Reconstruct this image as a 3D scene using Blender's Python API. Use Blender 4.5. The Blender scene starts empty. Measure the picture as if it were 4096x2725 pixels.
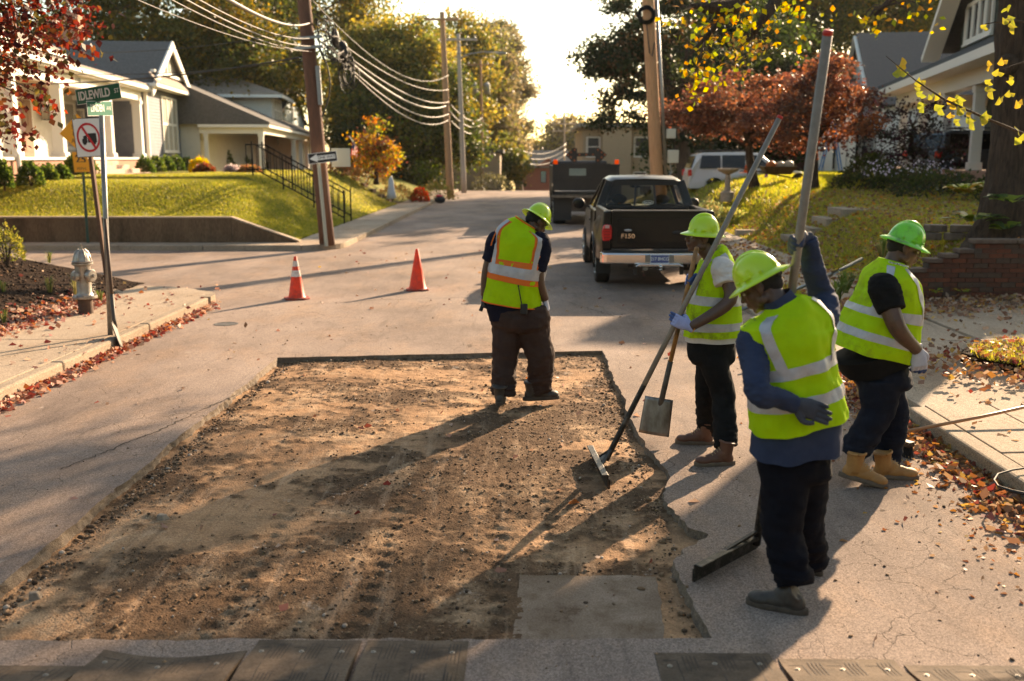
import bpy, math, random
import numpy as np
from mathutils import Vector, Matrix, noise
from math import sin, cos, pi, radians as R, sqrt

scene = bpy.context.scene
COL = scene.collection
rnd = random.Random(11)
rng = np.random.default_rng(11)

# ---------------------------------------------------------------- camera
CAM_H, PITCH, YAW, FPX = 2.2, R(10.4), 0.0121, 995.0
cd = bpy.data.cameras.new('camera')
cam = bpy.data.objects.new('camera', cd)
COL.objects.link(cam)
cam.location = (0, 0, CAM_H)
cam.rotation_euler = (R(90) - PITCH, 0, YAW)
cd.sensor_width = 36
cd.lens = 36 * FPX / 1024
cd.clip_end = 3000
cd.dof.use_dof = True
cd.dof.focus_distance = 7.6
cd.dof.aperture_fstop = 1.9
scene.camera = cam

# ---------------------------------------------------------------- sky and sun
SUN_AZ, SUN_EL = R(32), R(21)
w = bpy.data.worlds.new('World')
scene.world = w
w.use_nodes = True
nt = w.node_tree
sky = nt.nodes.new('ShaderNodeTexSky')
sky.sky_type = 'NISHITA'
sky.sun_disc = False
sky.sun_elevation = SUN_EL
sky.sun_rotation = SUN_AZ
sky.air_density = 1.0
sky.dust_density = 1.2
sky.ozone_density = 0.6
bg = nt.nodes['Background']
nt.links.new(sky.outputs[0], bg.inputs[0])
bg.inputs[1].default_value = 0.1
sd = bpy.data.lights.new('sun', 'SUN')
sun = bpy.data.objects.new('sun', sd)
COL.objects.link(sun)
sd.energy = 5.0
sd.angle = R(0.55)
sd.color = (1.0, 0.77, 0.615)
sdir = Vector((sin(SUN_AZ) * cos(SUN_EL), cos(SUN_AZ) * cos(SUN_EL), sin(SUN_EL)))
sun.rotation_euler = sdir.to_track_quat('Z', 'Y').to_euler()
sun.location = (20, 40, 30)
vs = scene.view_settings
vs.view_transform = 'Standard'
vs.look = 'None'
vs.exposure = 1.68
vs.gamma = 1.0
vs.use_curve_mapping = False
try:
    vs.use_white_balance = True
    vs.white_balance_temperature = 7800
    vs.white_balance_tint = 3
except Exception:
    pass
scene.cycles.max_bounces = 6
scene.cycles.transparent_max_bounces = 6
scene.cycles.sample_clamp_indirect = 6

# ---------------------------------------------------------------- helpers
_fwd = Vector((-sin(YAW) * cos(PITCH), cos(YAW) * cos(PITCH), -sin(PITCH)))
_rt = Vector((cos(YAW), sin(YAW), 0))
_up = _rt.cross(_fwd)
EYE = Vector((0, 0, CAM_H))


def at(px, py, Y):
    d = _fwd + _rt * ((px - 512) / FPX) - _up * ((py - 340.5) / FPX)
    return EYE + d * (Y / d.y)


def onz(px, py, z=0.0):
    d = _fwd + _rt * ((px - 512) / FPX) - _up * ((py - 340.5) / FPX)
    return EYE + d * ((z - CAM_H) / d.z)


def V(*a):
    return Vector(a)


def tag(o, label=None, cat=None, group=None, kind=None):
    if label: o['label'] = label
    if cat: o['category'] = cat
    if group: o['group'] = group
    if kind: o['kind'] = kind
    return o


ORIG = {}


def thing(name, loc, label, cat, group=None):
    o = bpy.data.objects.new(name, None)
    o.empty_display_size = 0.2
    COL.objects.link(o)
    o.location = loc
    ORIG[o.name] = Vector(loc)
    return tag(o, label, cat, group)


def link(name, me, parent=None, loc=None):
    o = bpy.data.objects.new(name, me)
    COL.objects.link(o)
    if parent is not None:
        o.parent = parent
        ORIG[o.name] = ORIG[parent.name]
    else:
        o.location = loc if loc is not None else (0, 0, 0)
        ORIG[o.name] = Vector(o.location)
    return o


def dup(root, loc, rotz=0.0, label=None, group=None, scale=1.0):
    r = root.copy()
    COL.objects.link(r)
    r.location = loc
    r.rotation_euler = (0, 0, rotz)
    r.scale = (scale,) * 3
    ORIG[r.name] = Vector(loc)
    if label: r['label'] = label
    if group: r['group'] = group
    for ch in list(root.children):
        c = ch.copy()
        COL.objects.link(c)
        c.parent = r
        for g in list(ch.children):
            d = g.copy()
            COL.objects.link(d)
            d.parent = c
    return r


def frame(loc, rz=0.0, rx=0.0, ry=0.0):
    return Matrix.Translation(loc) @ Matrix.Rotation(rz, 4, 'Z') @ Matrix.Rotation(ry, 4, 'Y') @ Matrix.Rotation(rx, 4, 'X')


def axes(o, x, y, z):
    m = Matrix.Identity(4)
    for i, a in enumerate((x, y, z)):
        for j in range(3):
            m[j][i] = a[j]
    for j in range(3):
        m[j][3] = o[j]
    return m


def perp(d):
    d = d.normalized()
    a = Vector((0, 0, 1)) if abs(d.z) < 0.9 else Vector((1, 0, 0))
    s = d.cross(a).normalized()
    return s, s.cross(d).normalized()


class MB:
    def __init__(s, F=None):
        s.v, s.f, s.m, s.F, s.cm = [], [], [], F, 0

    def add(s, ps):
        n = len(s.v)
        if s.F is None:
            s.v.extend(tuple(p) for p in ps)
        else:
            s.v.extend(tuple(s.F @ Vector(p)) for p in ps)
        return n

    def face(s, *i):
        s.f.append(tuple(i)); s.m.append(s.cm)

    def quad(s, *ps):
        n = s.add(ps); s.face(*range(n, n + len(ps)))

    def box(s, x0, y0, z0, x1, y1, z1):
        n = s.add([(x0, y0, z0), (x1, y0, z0), (x1, y1, z0), (x0, y1, z0), (x0, y0, z1), (x1, y0, z1), (x1, y1, z1), (x0, y1, z1)])
        for q in ((0, 3, 2, 1), (4, 5, 6, 7), (0, 1, 5, 4), (1, 2, 6, 5), (2, 3, 7, 6), (3, 0, 4, 7)):
            s.face(*[n + k for k in q])

    def cbox(s, c, sx, sy, sz):
        s.box(c[0] - sx / 2, c[1] - sy / 2, c[2] - sz / 2, c[0] + sx / 2, c[1] + sy / 2, c[2] + sz / 2)

    def bar(s, a, b, wd, th, upv=(0, 0, 1)):
        a, b = Vector(a), Vector(b)
        d = (b - a).normalized()
        x = d.cross(Vector(upv))
        x = x.normalized() if x.length > 1e-4 else perp(d)[0]
        y = x.cross(d)
        ps = []
        for p in (a, b):
            for i, j in ((-1, -1), (1, -1), (1, 1), (-1, 1)):
                ps.append(p + x * (wd / 2 * i) + y * (th / 2 * j))
        n = s.add(ps)
        s.face(n + 3, n + 2, n + 1, n); s.face(n + 4, n + 5, n + 6, n + 7)
        for k in range(4):
            l = (k + 1) % 4
            s.face(n + k, n + l, n + 4 + l, n + 4 + k)

    def prism(s, pts, fa, fb):
        k = len(pts)
        n = s.add([fa(*p) for p in pts] + [fb(*p) for p in pts])
        s.face(*range(n + k - 1, n - 1, -1)); s.face(*range(n + k, n + 2 * k))
        for i in range(k):
            j = (i + 1) % k
            s.face(n + i, n + j, n + k + j, n + k + i)

    def prz(s, pts, z0, z1):
        s.prism(pts, lambda x, y: (x, y, z0), lambda x, y: (x, y, z1))

    def prx(s, pts, x0, x1):
        s.prism(pts, lambda y, z: (x0, y, z), lambda y, z: (x1, y, z))

    def pry(s, pts, y0, y1):
        s.prism(pts, lambda x, z: (x, y0, z), lambda x, z: (x, y1, z))

    def rings(s, rs, cap=True, closed=False):
        k = len(rs[0])
        n = s.add([p for r in rs for p in r])
        m = len(rs)
        for a in range(m if closed else m - 1):
            b = (a + 1) % m
            for i in range(k):
                j = (i + 1) % k
                s.face(n + a * k + i, n + a * k + j, n + b * k + j, n + b * k + i)
        if cap and not closed:
            s.face(*range(n + k - 1, n - 1, -1)); s.face(*range(n + (m - 1) * k, n + m * k))

    def tube(s, path, r, n=8, cap=True, flat=1.0, ref=None):
        path = [Vector(p) for p in path]
        if not hasattr(r, '__len__'): r = [r] * len(path)
        rs = []
        d0 = (path[1] - path[0]).normalized()
        sx, sy = perp(d0)
        if ref is not None:
            sx = (Vector(ref) - d0 * Vector(ref).dot(d0)).normalized(); sy = sx.cross(d0)
        for i, p in enumerate(path):
            d = (path[min(i + 1, len(path) - 1)] - path[max(i - 1, 0)]).normalized()
            sx = (sx - d * sx.dot(d)).normalized(); sy = d.cross(sx)
            rs.append([p + sx * (r[i] * cos(2 * pi * k / n)) + sy * (r[i] * flat * sin(2 * pi * k / n)) for k in range(n)])
        s.rings(rs, cap)

    def lathe(s, c, prof, n=20, ax=(0, 0, 1), cap=True):
        c = Vector(c); ax = Vector(ax).normalized(); a, b = perp(ax)
        if ax.z > 0.99: a, b = V(1, 0, 0), V(0, 1, 0)
        s.rings([[c + ax * z + a * (r * cos(2 * pi * k / n)) + b * (r * sin(2 * pi * k / n)) for k in range(n)] for r, z in prof], cap)

    def ell(s, c, rx, ry, rz, n=12, m=8, X=(1, 0, 0), Y=(0, 1, 0), Z=(0, 0, 1)):
        c, X, Y, Z = Vector(c), Vector(X), Vector(Y), Vector(Z)
        rs = []
        for i in range(m + 1):
            t = -pi / 2 + pi * (i + 0.0) / m
            t = max(-pi / 2 + 0.06, min(pi / 2 - 0.06, t))
            rs.append([c + X * (rx * cos(t) * cos(2 * pi * k / n)) + Y * (ry * cos(t) * sin(2 * pi * k / n)) + Z * (rz * sin(t)) for k in range(n)])
        s.rings(rs)

    def build(s, name, mats, parent=None, smooth=False, loc=None, bevel=0, seg=2, voxel=0, post=None, smoothit=0, autos=None):
        if not isinstance(mats, (list, tuple)): mats = [mats]
        o0 = ORIG[parent.name] if parent is not None else (Vector(loc) if loc is not None else Vector((0, 0, 0)))
        me = bpy.data.meshes.new(name)
        me.from_pydata([(x - o0.x, y - o0.y, z - o0.z) for x, y, z in s.v], [], s.f)
        for m_ in mats: me.materials.append(m_)
        if len(mats) > 1: me.polygons.foreach_set('material_index', s.m)
        o = link(name, me, parent, loc)
        if voxel or bevel:
            if voxel:
                md = o.modifiers.new('r', 'REMESH'); md.mode = 'VOXEL'; md.voxel_size = voxel; md.use_smooth_shade = True
                if smoothit:
                    ms = o.modifiers.new('s', 'SMOOTH'); ms.iterations = smoothit; ms.factor = 0.6
            if bevel:
                mb = o.modifiers.new('b', 'BEVEL'); mb.width = bevel; mb.segments = seg; mb.limit_method = 'ANGLE'; mb.angle_limit = R(35)
            dg = bpy.context.evaluated_depsgraph_get()
            me2 = bpy.data.meshes.new_from_object(o.evaluated_get(dg))
            o.modifiers.clear(); o.data = me2; bpy.data.meshes.remove(me); me = me2; me.name = name
            if not len(me.materials):
                for m_ in mats: me.materials.append(m_)
        if post is not None:
            k = len(me.vertices)
            co = np.empty(k * 3, 'f'); me.vertices.foreach_get('co', co); co = co.reshape(-1, 3)
            no = np.empty(k * 3, 'f'); me.vertices.foreach_get('normal', no); no = no.reshape(-1, 3)
            for i in range(k):
                d = post(Vector(co[i]) + o0, Vector(no[i]))
                co[i] += no[i] * d
            me.vertices.foreach_set('co', co.ravel()); me.update()
        if smooth or voxel:
            me.polygons.foreach_set('use_smooth', [True] * len(me.polygons))
        if autos:
            try:
                me.set_sharp_from_angle(angle=R(autos))
            except Exception:
                pass
        return o


def np_mesh(name, verts, faces_flat, k, mat, parent=None, cols=None, smooth=False, loc=None):
    """verts (N,3) world, faces_flat flat indices of k-gons"""
    o0 = ORIG[parent.name] if parent is not None else (Vector(loc) if loc is not None else Vector((0, 0, 0)))
    me = bpy.data.meshes.new(name)
    verts = np.asarray(verts, 'f') - np.array(o0, 'f')
    fl = np.asarray(faces_flat, 'i').ravel()
    nf = len(fl) // k
    me.vertices.add(len(verts)); me.vertices.foreach_set('co', verts.ravel())
    me.loops.add(len(fl)); me.loops.foreach_set('vertex_index', fl)
    me.polygons.add(nf); me.polygons.foreach_set('loop_start', np.arange(nf, dtype='i') * k)
    me.polygons.foreach_set('loop_total', np.full(nf, k, 'i'))
    if smooth: me.polygons.foreach_set('use_smooth', np.ones(nf, bool))
    me.update(calc_edges=True)
    me.materials.append(mat)
    if cols is not None:
        a = me.color_attributes.new('Col', 'FLOAT_COLOR', 'POINT')
        c4 = np.ones((len(verts), 4), 'f'); c4[:, :3] = cols
        a.data.foreach_set('color', c4.ravel())
    return link(name, me, parent, loc)


def grid(name, xs, ys, hf, mat, parent=None, kind='structure', skip=None, cf=None):
    xs, ys = np.asarray(xs, float), np.asarray(ys, float)
    X, Y = np.meshgrid(xs, ys)
    Z = hf(X, Y)
    nx, ny = len(xs), len(ys)
    v = np.stack([X, Y, Z], -1).reshape(-1, 3)
    i = np.arange(nx * ny).reshape(ny, nx)
    f = np.stack([i[:-1, :-1], i[:-1, 1:], i[1:, 1:], i[1:, :-1]], -1).reshape(-1, 4)
    if skip is not None:
        cx = v[f].mean(1)
        f = f[~skip(cx[:, 0], cx[:, 1])]
    cols = None if cf is None else np.repeat(cf(X, Y).reshape(-1, 1), 3, 1)
    o = np_mesh(name, v, f, 4, mat, parent, cols, smooth=True)
    if kind and parent is None: o['kind'] = kind
    return o


def fbm(X, Y, sc, seed=0, oct=4):
    """cheap tileless value noise, numpy"""
    out = np.zeros_like(X, float); amp = 1.0; tot = 0
    for o_ in range(oct):
        r = np.random.default_rng(seed * 31 + o_)
        T = r.random((128, 128))
        x = X * sc * 2 ** o_ + 17.3 * o_; y = Y * sc * 2 ** o_ + 5.1 * o_
        xi = np.floor(x).astype(int); yi = np.floor(y).astype(int)
        fx = x - xi; fy = y - yi
        fx = fx * fx * (3 - 2 * fx); fy = fy * fy * (3 - 2 * fy)
        a = T[yi % 128, xi % 128]; b = T[yi % 128, (xi + 1) % 128]
        c = T[(yi + 1) % 128, xi % 128]; d = T[(yi + 1) % 128, (xi + 1) % 128]
        out += amp * ((a * (1 - fx) + b * fx) * (1 - fy) + (c * (1 - fx) + d * fx) * fy)
        tot += amp; amp *= 0.5
    return out / tot


def SM(t):
    t = np.clip(t, 0, 1)
    return t * t * (3 - 2 * t)


# ---------------------------------------------------------------- materials
class NT:
    def __init__(s, name):
        s.mat = bpy.data.materials.new(name); s.mat.use_nodes = True
        s.t = s.mat.node_tree; s.b = s.t.nodes['Principled BSDF']; s.out = s.t.nodes['Material Output']
        s.geo = s.t.nodes.new('ShaderNodeNewGeometry')

    def n(s, ty, **kw):
        nd = s.t.nodes.new('ShaderNode' + ty)
        for k, v in kw.items():
            if k.startswith('i_'):
                nd.inputs[int(k[2:])].default_value = v
            elif hasattr(nd, k): setattr(nd, k, v)
            else: nd.inputs[k.replace('_', ' ')].default_value = v
        return nd

    def l(s, a, b): s.t.links.new(a, b)

    def pos(s, sc=(1, 1, 1)):
        m = s.n('Mapping'); m.inputs['Scale'].default_value = sc
        s.l(s.geo.outputs['Position'], m.inputs[0]); return m.outputs[0]

    def noise(s, scale, detail=4, rough=0.6, st=(1, 1, 1), lo=0.35, hi=0.65, dist=0):
        nd = s.n('TexNoise', Scale=scale, Detail=detail, Roughness=rough, Distortion=dist)
        s.l(s.pos(st), nd.inputs['Vector'])
        mr = s.n('MapRange'); mr.inputs[1].default_value = lo; mr.inputs[2].default_value = hi
        s.l(nd.outputs[0], mr.inputs[0]); return mr.outputs[0]

    def mix(s, fac, a, b, mode='MIX'):
        m = s.n('Mix', data_type='RGBA', blend_type=mode)
        for inp, val in ((m.inputs[0], fac), (m.inputs[6], a), (m.inputs[7], b)):
            if isinstance(val, (int, float)): inp.default_value = val
            elif isinstance(val, tuple): inp.default_value = (*val[:3], 1)
            else: s.l(val, inp)
        return m.outputs[2]

    def math(s, op, a, b=0.5):
        m = s.n('Math', operation=op)
        for inp, val in ((m.inputs[0], a), (m.inputs[1], b)):
            if isinstance(val, (int, float)): inp.default_value = val
            else: s.l(val, inp)
        return m.outputs[0]

    def bump(s, h, strength=0.5, dist=0.01, prev=None):
        b = s.n('Bump', Strength=strength, Distance=dist)
        s.l(h, b.inputs['Height'])
        if prev is not None: s.l(prev, b.inputs['Normal'])
        return b.outputs[0]


MATS = {}


def M(name, c, c2=None, sc=6.0, rough=0.6, metal=0.0, bump=0.0, bsc=60.0, bd=0.004, st=(1, 1, 1), spec=0.5, coat=0, tr=0, lo=0.35, hi=0.65, c3=None, sc3=1.0, emis=0, fine=None):
    if name in MATS: return MATS[name]
    k = NT(name)
    col = None
    if c2 is not None:
        col = k.mix(k.noise(sc, 6, 0.65, st, lo, hi), c, c2)
    if c3 is not None:
        col = k.mix(k.noise(sc3, 5, 0.7, st, 0.5, 0.68), col if col is not None else c, c3)
    if fine is not None:
        col = k.mix(k.noise(fine[0], 2, 0.5, st, 0.3, 0.7), col if col is not None else c, fine[1], 'MULTIPLY')
    if col is not None: k.l(col, k.b.inputs['Base Color'])
    else: k.b.inputs['Base Color'].default_value = (*c, 1)
    k.b.inputs['Roughness'].default_value = rough
    k.b.inputs['Metallic'].default_value = metal
    k.b.inputs['Specular IOR Level'].default_value = spec
    if coat: k.b.inputs['Coat Weight'].default_value = coat; k.b.inputs['Coat Roughness'].default_value = 0.05
    if bump:
        k.l(k.bump(k.noise(bsc, 4, 0.6, st, 0, 1), bump, bd), k.b.inputs['Normal'])
    if tr:
        t = k.n('BsdfTranslucent'); m = k.n('MixShader'); m.inputs[0].default_value = tr
        if col is not None: k.l(col, t.inputs[0])
        else: t.inputs[0].default_value = (*c, 1)
        k.l(k.b.outputs[0], m.inputs[1]); k.l(t.outputs[0], m.inputs[2]); k.l(m.outputs[0], k.out.inputs[0])
    if emis:
        k.b.inputs['Emission Color'].default_value = (*c, 1); k.b.inputs['Emission Strength'].default_value = emis
    MATS[name] = k.mat
    return k.mat


def leafmat(name, tr=0.5, rough=0.5):
    k = NT(name)
    a = k.n('Attribute', attribute_name='Col')
    k.l(a.outputs[0], k.b.inputs['Base Color'])
    k.b.inputs['Roughness'].default_value = rough
    k.b.inputs['Specular IOR Level'].default_value = 0.35
    t = k.n('BsdfTranslucent'); m = k.n('MixShader'); m.inputs[0].default_value = tr
    hs = k.n('HueSaturation', Saturation=1.08, Value=1.6)
    k.l(a.outputs[0], hs.inputs['Color']); k.l(hs.outputs[0], t.inputs[0])
    k.l(k.b.outputs[0], m.inputs[1]); k.l(t.outputs[0], m.inputs[2]); k.l(m.outputs[0], k.out.inputs[0])
    return k.mat


LEAF = leafmat('leaf')
DRY = leafmat('fallen_leaf', 0.25, 0.6)


def asphalt(name, c1, c2, crack=0.5, warm=(0.25, 0.18, 0.12)):
    k = NT(name)
    big = k.noise(0.45, 7, 0.68, (1, 0.55, 1), 0.34, 0.62)
    col = k.mix(big, c1, c2)
    blotch = k.noise(1.3, 7, 0.72, (1, 0.45, 1), 0.48, 0.66)
    col = k.mix(k.math('MULTIPLY', blotch, 0.45), col, warm)
    vo = k.n('TexVoronoi', Scale=150.0); k.l(k.pos(), vo.inputs['Vector'])
    sp = k.n('MapRange'); sp.inputs[1].default_value = 0.0; sp.inputs[2].default_value = 0.9; sp.inputs[3].default_value = 0.50; sp.inputs[4].default_value = 1.5
    bw = k.n('RGBToBW'); k.l(vo.outputs['Color'], bw.inputs[0]); k.l(bw.outputs[0], sp.inputs[0])
    cc = k.n('CombineColor'); [k.l(sp.outputs[0], cc.inputs[i]) for i in range(3)]
    col = k.mix(1.0, col, cc.outputs[0], 'MULTIPLY')
    # pale worn scuffs
    sc = k.noise(5.0, 8, 0.75, (1, 0.4, 1), 0.63, 0.72)
    col = k.mix(k.math('MULTIPLY', sc, 0.55), col, (0.55, 0.47, 0.4))
    st_ = k.noise(2.2, 6, 0.7, (3.5, 0.35, 1), 0.56, 0.7)
    col = k.mix(k.math('MULTIPLY', st_, 0.4), col, (0.09, 0.068, 0.055))
    # crack network
    cv = k.n('TexVoronoi', feature='DISTANCE_TO_EDGE', Scale=3.2); 
    wn = k.n('TexNoise', Scale=4.0, Detail=4.0); k.l(k.pos(), wn.inputs['Vector'])
    ad = k.n('VectorMath', operation='MULTIPLY_ADD'); ad.inputs[1].default_value = (0.3, 0.3, 0.3)
    k.l(wn.outputs[1], ad.inputs[0]); k.l(k.geo.outputs['Position'], ad.inputs[2]); k.l(ad.outputs[0], cv.inputs['Vector'])
    cr = k.n('MapRange'); cr.inputs[1].default_value = 0.0; cr.inputs[2].default_value = 0.012; cr.inputs[3].default_value = 1; cr.inputs[4].default_value = 0
    k.l(cv.outputs['Distance'], cr.inputs[0])
    msk = k.math('MULTIPLY', k.math('MULTIPLY', cr.outputs[0], k.noise(0.8, 3, 0.5, (1, 1, 1), 0.5, 0.62)), crack)
    col = k.mix(msk, col, (0.05, 0.04, 0.03))
    k.l(col, k.b.inputs['Base Color'])
    k.b.inputs['Roughness'].default_value = 0.9
    k.b.inputs['Specular IOR Level'].default_value = 0.12
    b1 = k.bump(vo.outputs['Distance'], 0.4, 0.003)
    b2 = k.bump(k.math('SUBTRACT', 1.0, msk), 0.6, 0.01, b1)
    k.l(b2, k.b.inputs['Normal'])
    return k.mat


MA = asphalt('asphalt', (0.135, 0.100, 0.082), (0.285, 0.217, 0.177), 1.0, (0.31, 0.20, 0.13))
MC = asphalt('concrete', (0.29, 0.225, 0.165), (0.37, 0.29, 0.215), 0.8, (0.25, 0.165, 0.10))
MKERB = asphalt('kerb_concrete', (0.26, 0.205, 0.15), (0.34, 0.27, 0.20), 0.3, (0.17, 0.12, 0.08))
# ================================================================ SETTING
def road_z(Y):
    Y = np.asarray(Y, float)
    t = np.maximum(Y - 66, 0)
    return -(t ** 2) / (2 * 160) * (t < 30) - (t >= 30) * (30 ** 2 / 320 + (t - 30) * 0.11)


XL, XL2, XR = -4.75, -4.45, 3.25      # kerb lines: near left, far-left block, right
YC0, YC1 = 16.4, 23.9                 # cross street

# --- hole outline (jagged), counter-clockwise
def jag(a, b, n, amp, seed, fixed=True):
    r = random.Random(seed); out = []
    a, b = Vector(a), Vector(b); d = b - a; p = Vector((-d.y, d.x)).normalized()
    off = 0
    for i in range(n + 1):
        t = i / n
        off = off * 0.75 + r.uniform(-amp, amp)
        e = min(1, 6 * t, 6 * (1 - t)) if fixed else 1
        out.append(a + d * t + p * off * e)
    return out


HL = jag((-2.74, 4.25), (-2.76, 10.9), 110, 0.010, 3)
HF = jag((-2.76, 10.9), (0.91, 11.35), 60, 0.010, 4)
HRa = jag((0.91, 11.35), (0.93, 7.75), 60, 0.012, 5)
HRb = jag((0.93, 7.75), (1.03, 6.7), 14, 0.02, 6)
HRb2 = jag((1.03, 6.7), (0.92, 6.25), 8, 0.03, 16)
HRc = jag((0.92, 6.25), (1.10, 5.62), 14, 0.03, 7)
HRd = jag((1.10, 5.62), (0.83, 5.22), 8, 0.03, 8)
HRe = jag((0.83, 5.22), (0.88, 4.32), 16, 0.012, 9)
HB = jag((0.88, 4.32), (-2.74, 4.25), 70, 0.012, 10)
hole = []
for seg in (HL, HF, HRa, HRb, HRb2, HRc, HRd, HRe, HB):
    hole += [(p.x, p.y) for p in seg[:-1]]

from mathutils.geometry import tessellate_polygon
FAR = 66.0
outer = [(-40, YC0), (-40, YC1), (XL2 - 0.9, YC1)]
for k in range(1, 8):
    a = pi / 2 * k / 8
    outer.append((XL2 - 0.9 + 0.9 * sin(a), YC1 + 0.9 - 0.9 * cos(a)))
outer += [(XL2, YC1 + 0.9), (XL2, FAR), (XR, FAR), (XR, -6), (XL, -6), (XL, YC0 - 1.5)]
for k in range(1, 8):
    a = pi / 2 * k / 8
    outer.append((XL - 1.5 + 1.5 * cos(a), YC0 - 1.5 + 1.5 * sin(a)))
outer += [(XL - 1.5, YC0)]
tri = tessellate_polygon([[Vector((x, y, 0)) for x, y in outer], [Vector((x, y, 0)) for x, y in hole]])
allp = [(x, y, 0.0) for x, y in outer + hole]
def upw(t):
    a, b_, c_ = (allp[i] for i in t)
    return t if (b_[0] - a[0]) * (c_[1] - a[1]) - (b_[1] - a[1]) * (c_[0] - a[0]) > 0 else t[::-1]
road = MB(); road.v = allp; road.f = [upw(t) for t in tri]; road.m = [0] * len(tri)
road = road.build('road', MA); tag(road, kind='structure')
ysf = np.concatenate([np.arange(FAR, 130, 2.5), [130, 160, 200, 260]])
grid('road', [XL2, -0.6, XR], ysf, lambda X, Y: road_z(Y), MA)

# broken asphalt edge of the cut, down to the bed
DEP = 0.052
me_ = MB(); nh = len(hole); r_ = random.Random(2)
cx_, cy_ = -0.9, 7.6
top = me_.add([(x, y, 0.0) for x, y in hole])
mid_, bot_ = [], []
for i, (x, y) in enumerate(hole):
    d = Vector((cx_ - x, cy_ - y)).normalized() if abs(x - cx_) > 1.5 else Vector((0, math.copysign(1, cy_ - y)))
    if abs(x - cx_) > 1.4: d = Vector((math.copysign(1, cx_ - x), 0))
    k1 = r_.uniform(-0.004, 0.010)
    mid_.append((x + d.x * k1, y + d.y * k1, -0.03 + r_.uniform(-.008, .008)))
    k2 = r_.uniform(0.004, 0.028)
    bot_.append((x + d.x * k2, y + d.y * k2, -DEP - 0.03))
m0 = me_.add(mid_); b0 = me_.add(bot_)
for i in range(nh):
    j = (i + 1) % nh
    me_.face(top + i, top + j, m0 + j, m0 + i); me_.face(m0 + i, m0 + j, b0 + j, b0 + i)
MEDGE = M('broken_asphalt_edge', (0.30, 0.23, 0.16), (0.16, 0.12, 0.09), 25, 0.85, bump=1.0, bsc=120, bd=0.01, fine=(150, (0.5, 0.45, 0.4)))
tag(me_.build('asphalt_cut_edge', MEDGE), kind='structure')


# --- dug-out bed
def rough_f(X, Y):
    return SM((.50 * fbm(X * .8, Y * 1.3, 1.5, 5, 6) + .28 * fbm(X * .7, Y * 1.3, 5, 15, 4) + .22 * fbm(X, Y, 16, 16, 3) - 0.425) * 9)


def bed_h(X, Y):
    h = -DEP + 0.030 * (fbm(X, Y, 0.9, 1, 3) - 0.5) + 0.022 * (fbm(X, Y, 4, 2, 4) - 0.5) + 0.010 * (fbm(X, Y, 22, 3, 3) - 0.5)
    rough = rough_f(X, Y)
    h += rough * (0.016 * (fbm(X, Y, 45, 6, 3) - 0.5) + 0.008)
    # tyre and machine tracks, in the near half, running along the street
    tr = np.clip((7.4 - Y) / 1.6, 0, 1)
    for tx in (-1.55, -0.85, -0.18, 0.12):
        xx = X - tx - 0.05 * np.sin(Y * 1.7) - (Y - 5) * 0.05
        lug = ((np.sin(Y * 42 + np.abs(xx) * 30) > 0.1) * 1.0)
        h -= tr * 0.014 * np.exp(-(xx / 0.07) ** 2) * (0.35 + lug)
    # smooth slab of old concrete
    sl = SM((X + 0.05) * 12) * SM((0.78 - X) * 12) * SM((5.15 - Y) * 12) * SM((Y - 4.3) * 12)
    h = h * (1 - sl) + sl * (-0.045 + 0.003 * fbm(X, Y, 14, 8, 3))
    # left side ditch close to the cut
    h -= 0.02 * np.exp(-((X + 2.68) / 0.10) ** 2)
    return h


kb = NT('dirt')
big = kb.noise(1.1, 7, 0.68, (1, 0.8, 1), 0.40, 0.60)
col = kb.mix(big, (0.46, 0.285, 0.165), (0.26, 0.155, 0.09))
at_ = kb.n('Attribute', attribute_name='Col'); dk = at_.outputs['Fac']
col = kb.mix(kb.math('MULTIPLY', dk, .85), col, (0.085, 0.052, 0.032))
pal = kb.noise(1.6, 8, 0.75, (1.1, 0.9, 1), 0.53, 0.64)
col = kb.mix(kb.math('MULTIPLY', pal, 0.7), col, (0.56, 0.39, 0.25))
wh = kb.noise(3.4, 10, 0.8, (1, .8, 1), 0.615, 0.68)
col = kb.mix(kb.math('MULTIPLY', wh, 0.6), col, (0.62, 0.56, 0.50))
gr = kb.noise(60, 4, 0.7, (1, 1, 1), 0.2, 0.8)
gc = kb.mix(gr, (0.45, 0.42, 0.38), (1.3, 1.25, 1.2))
col = kb.mix(1.0, col, gc, 'MULTIPLY')
vo = kb.n('TexVoronoi', Scale=75.0); kb.l(kb.pos(), vo.inputs['Vector'])
vb = kb.n('RGBToBW'); kb.l(vo.outputs['Color'], vb.inputs[0])
spk = kb.n('MapRange'); spk.inputs[1].default_value = 0.72; spk.inputs[2].default_value = 0.8; kb.l(vb.outputs[0], spk.inputs[0])
col = kb.mix(kb.math('MULTIPLY', kb.noise(1.6, 7, .7, (5, .5, 1), .54, .66), .55), col, (0.15, 0.095, 0.058))
str_ = kb.noise(2.0, 6, .7, (4.5, .45, 1), .53, .64)
col = kb.mix(kb.math('MULTIPLY', str_, .26), col, (0.56, 0.39, 0.26))
str2 = kb.noise(1.7, 7, .72, (.35, 2.2, 1), .52, .63)
col = kb.mix(kb.math('MULTIPLY', str2, .45), col, (0.12, 0.075, 0.045))
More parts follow.
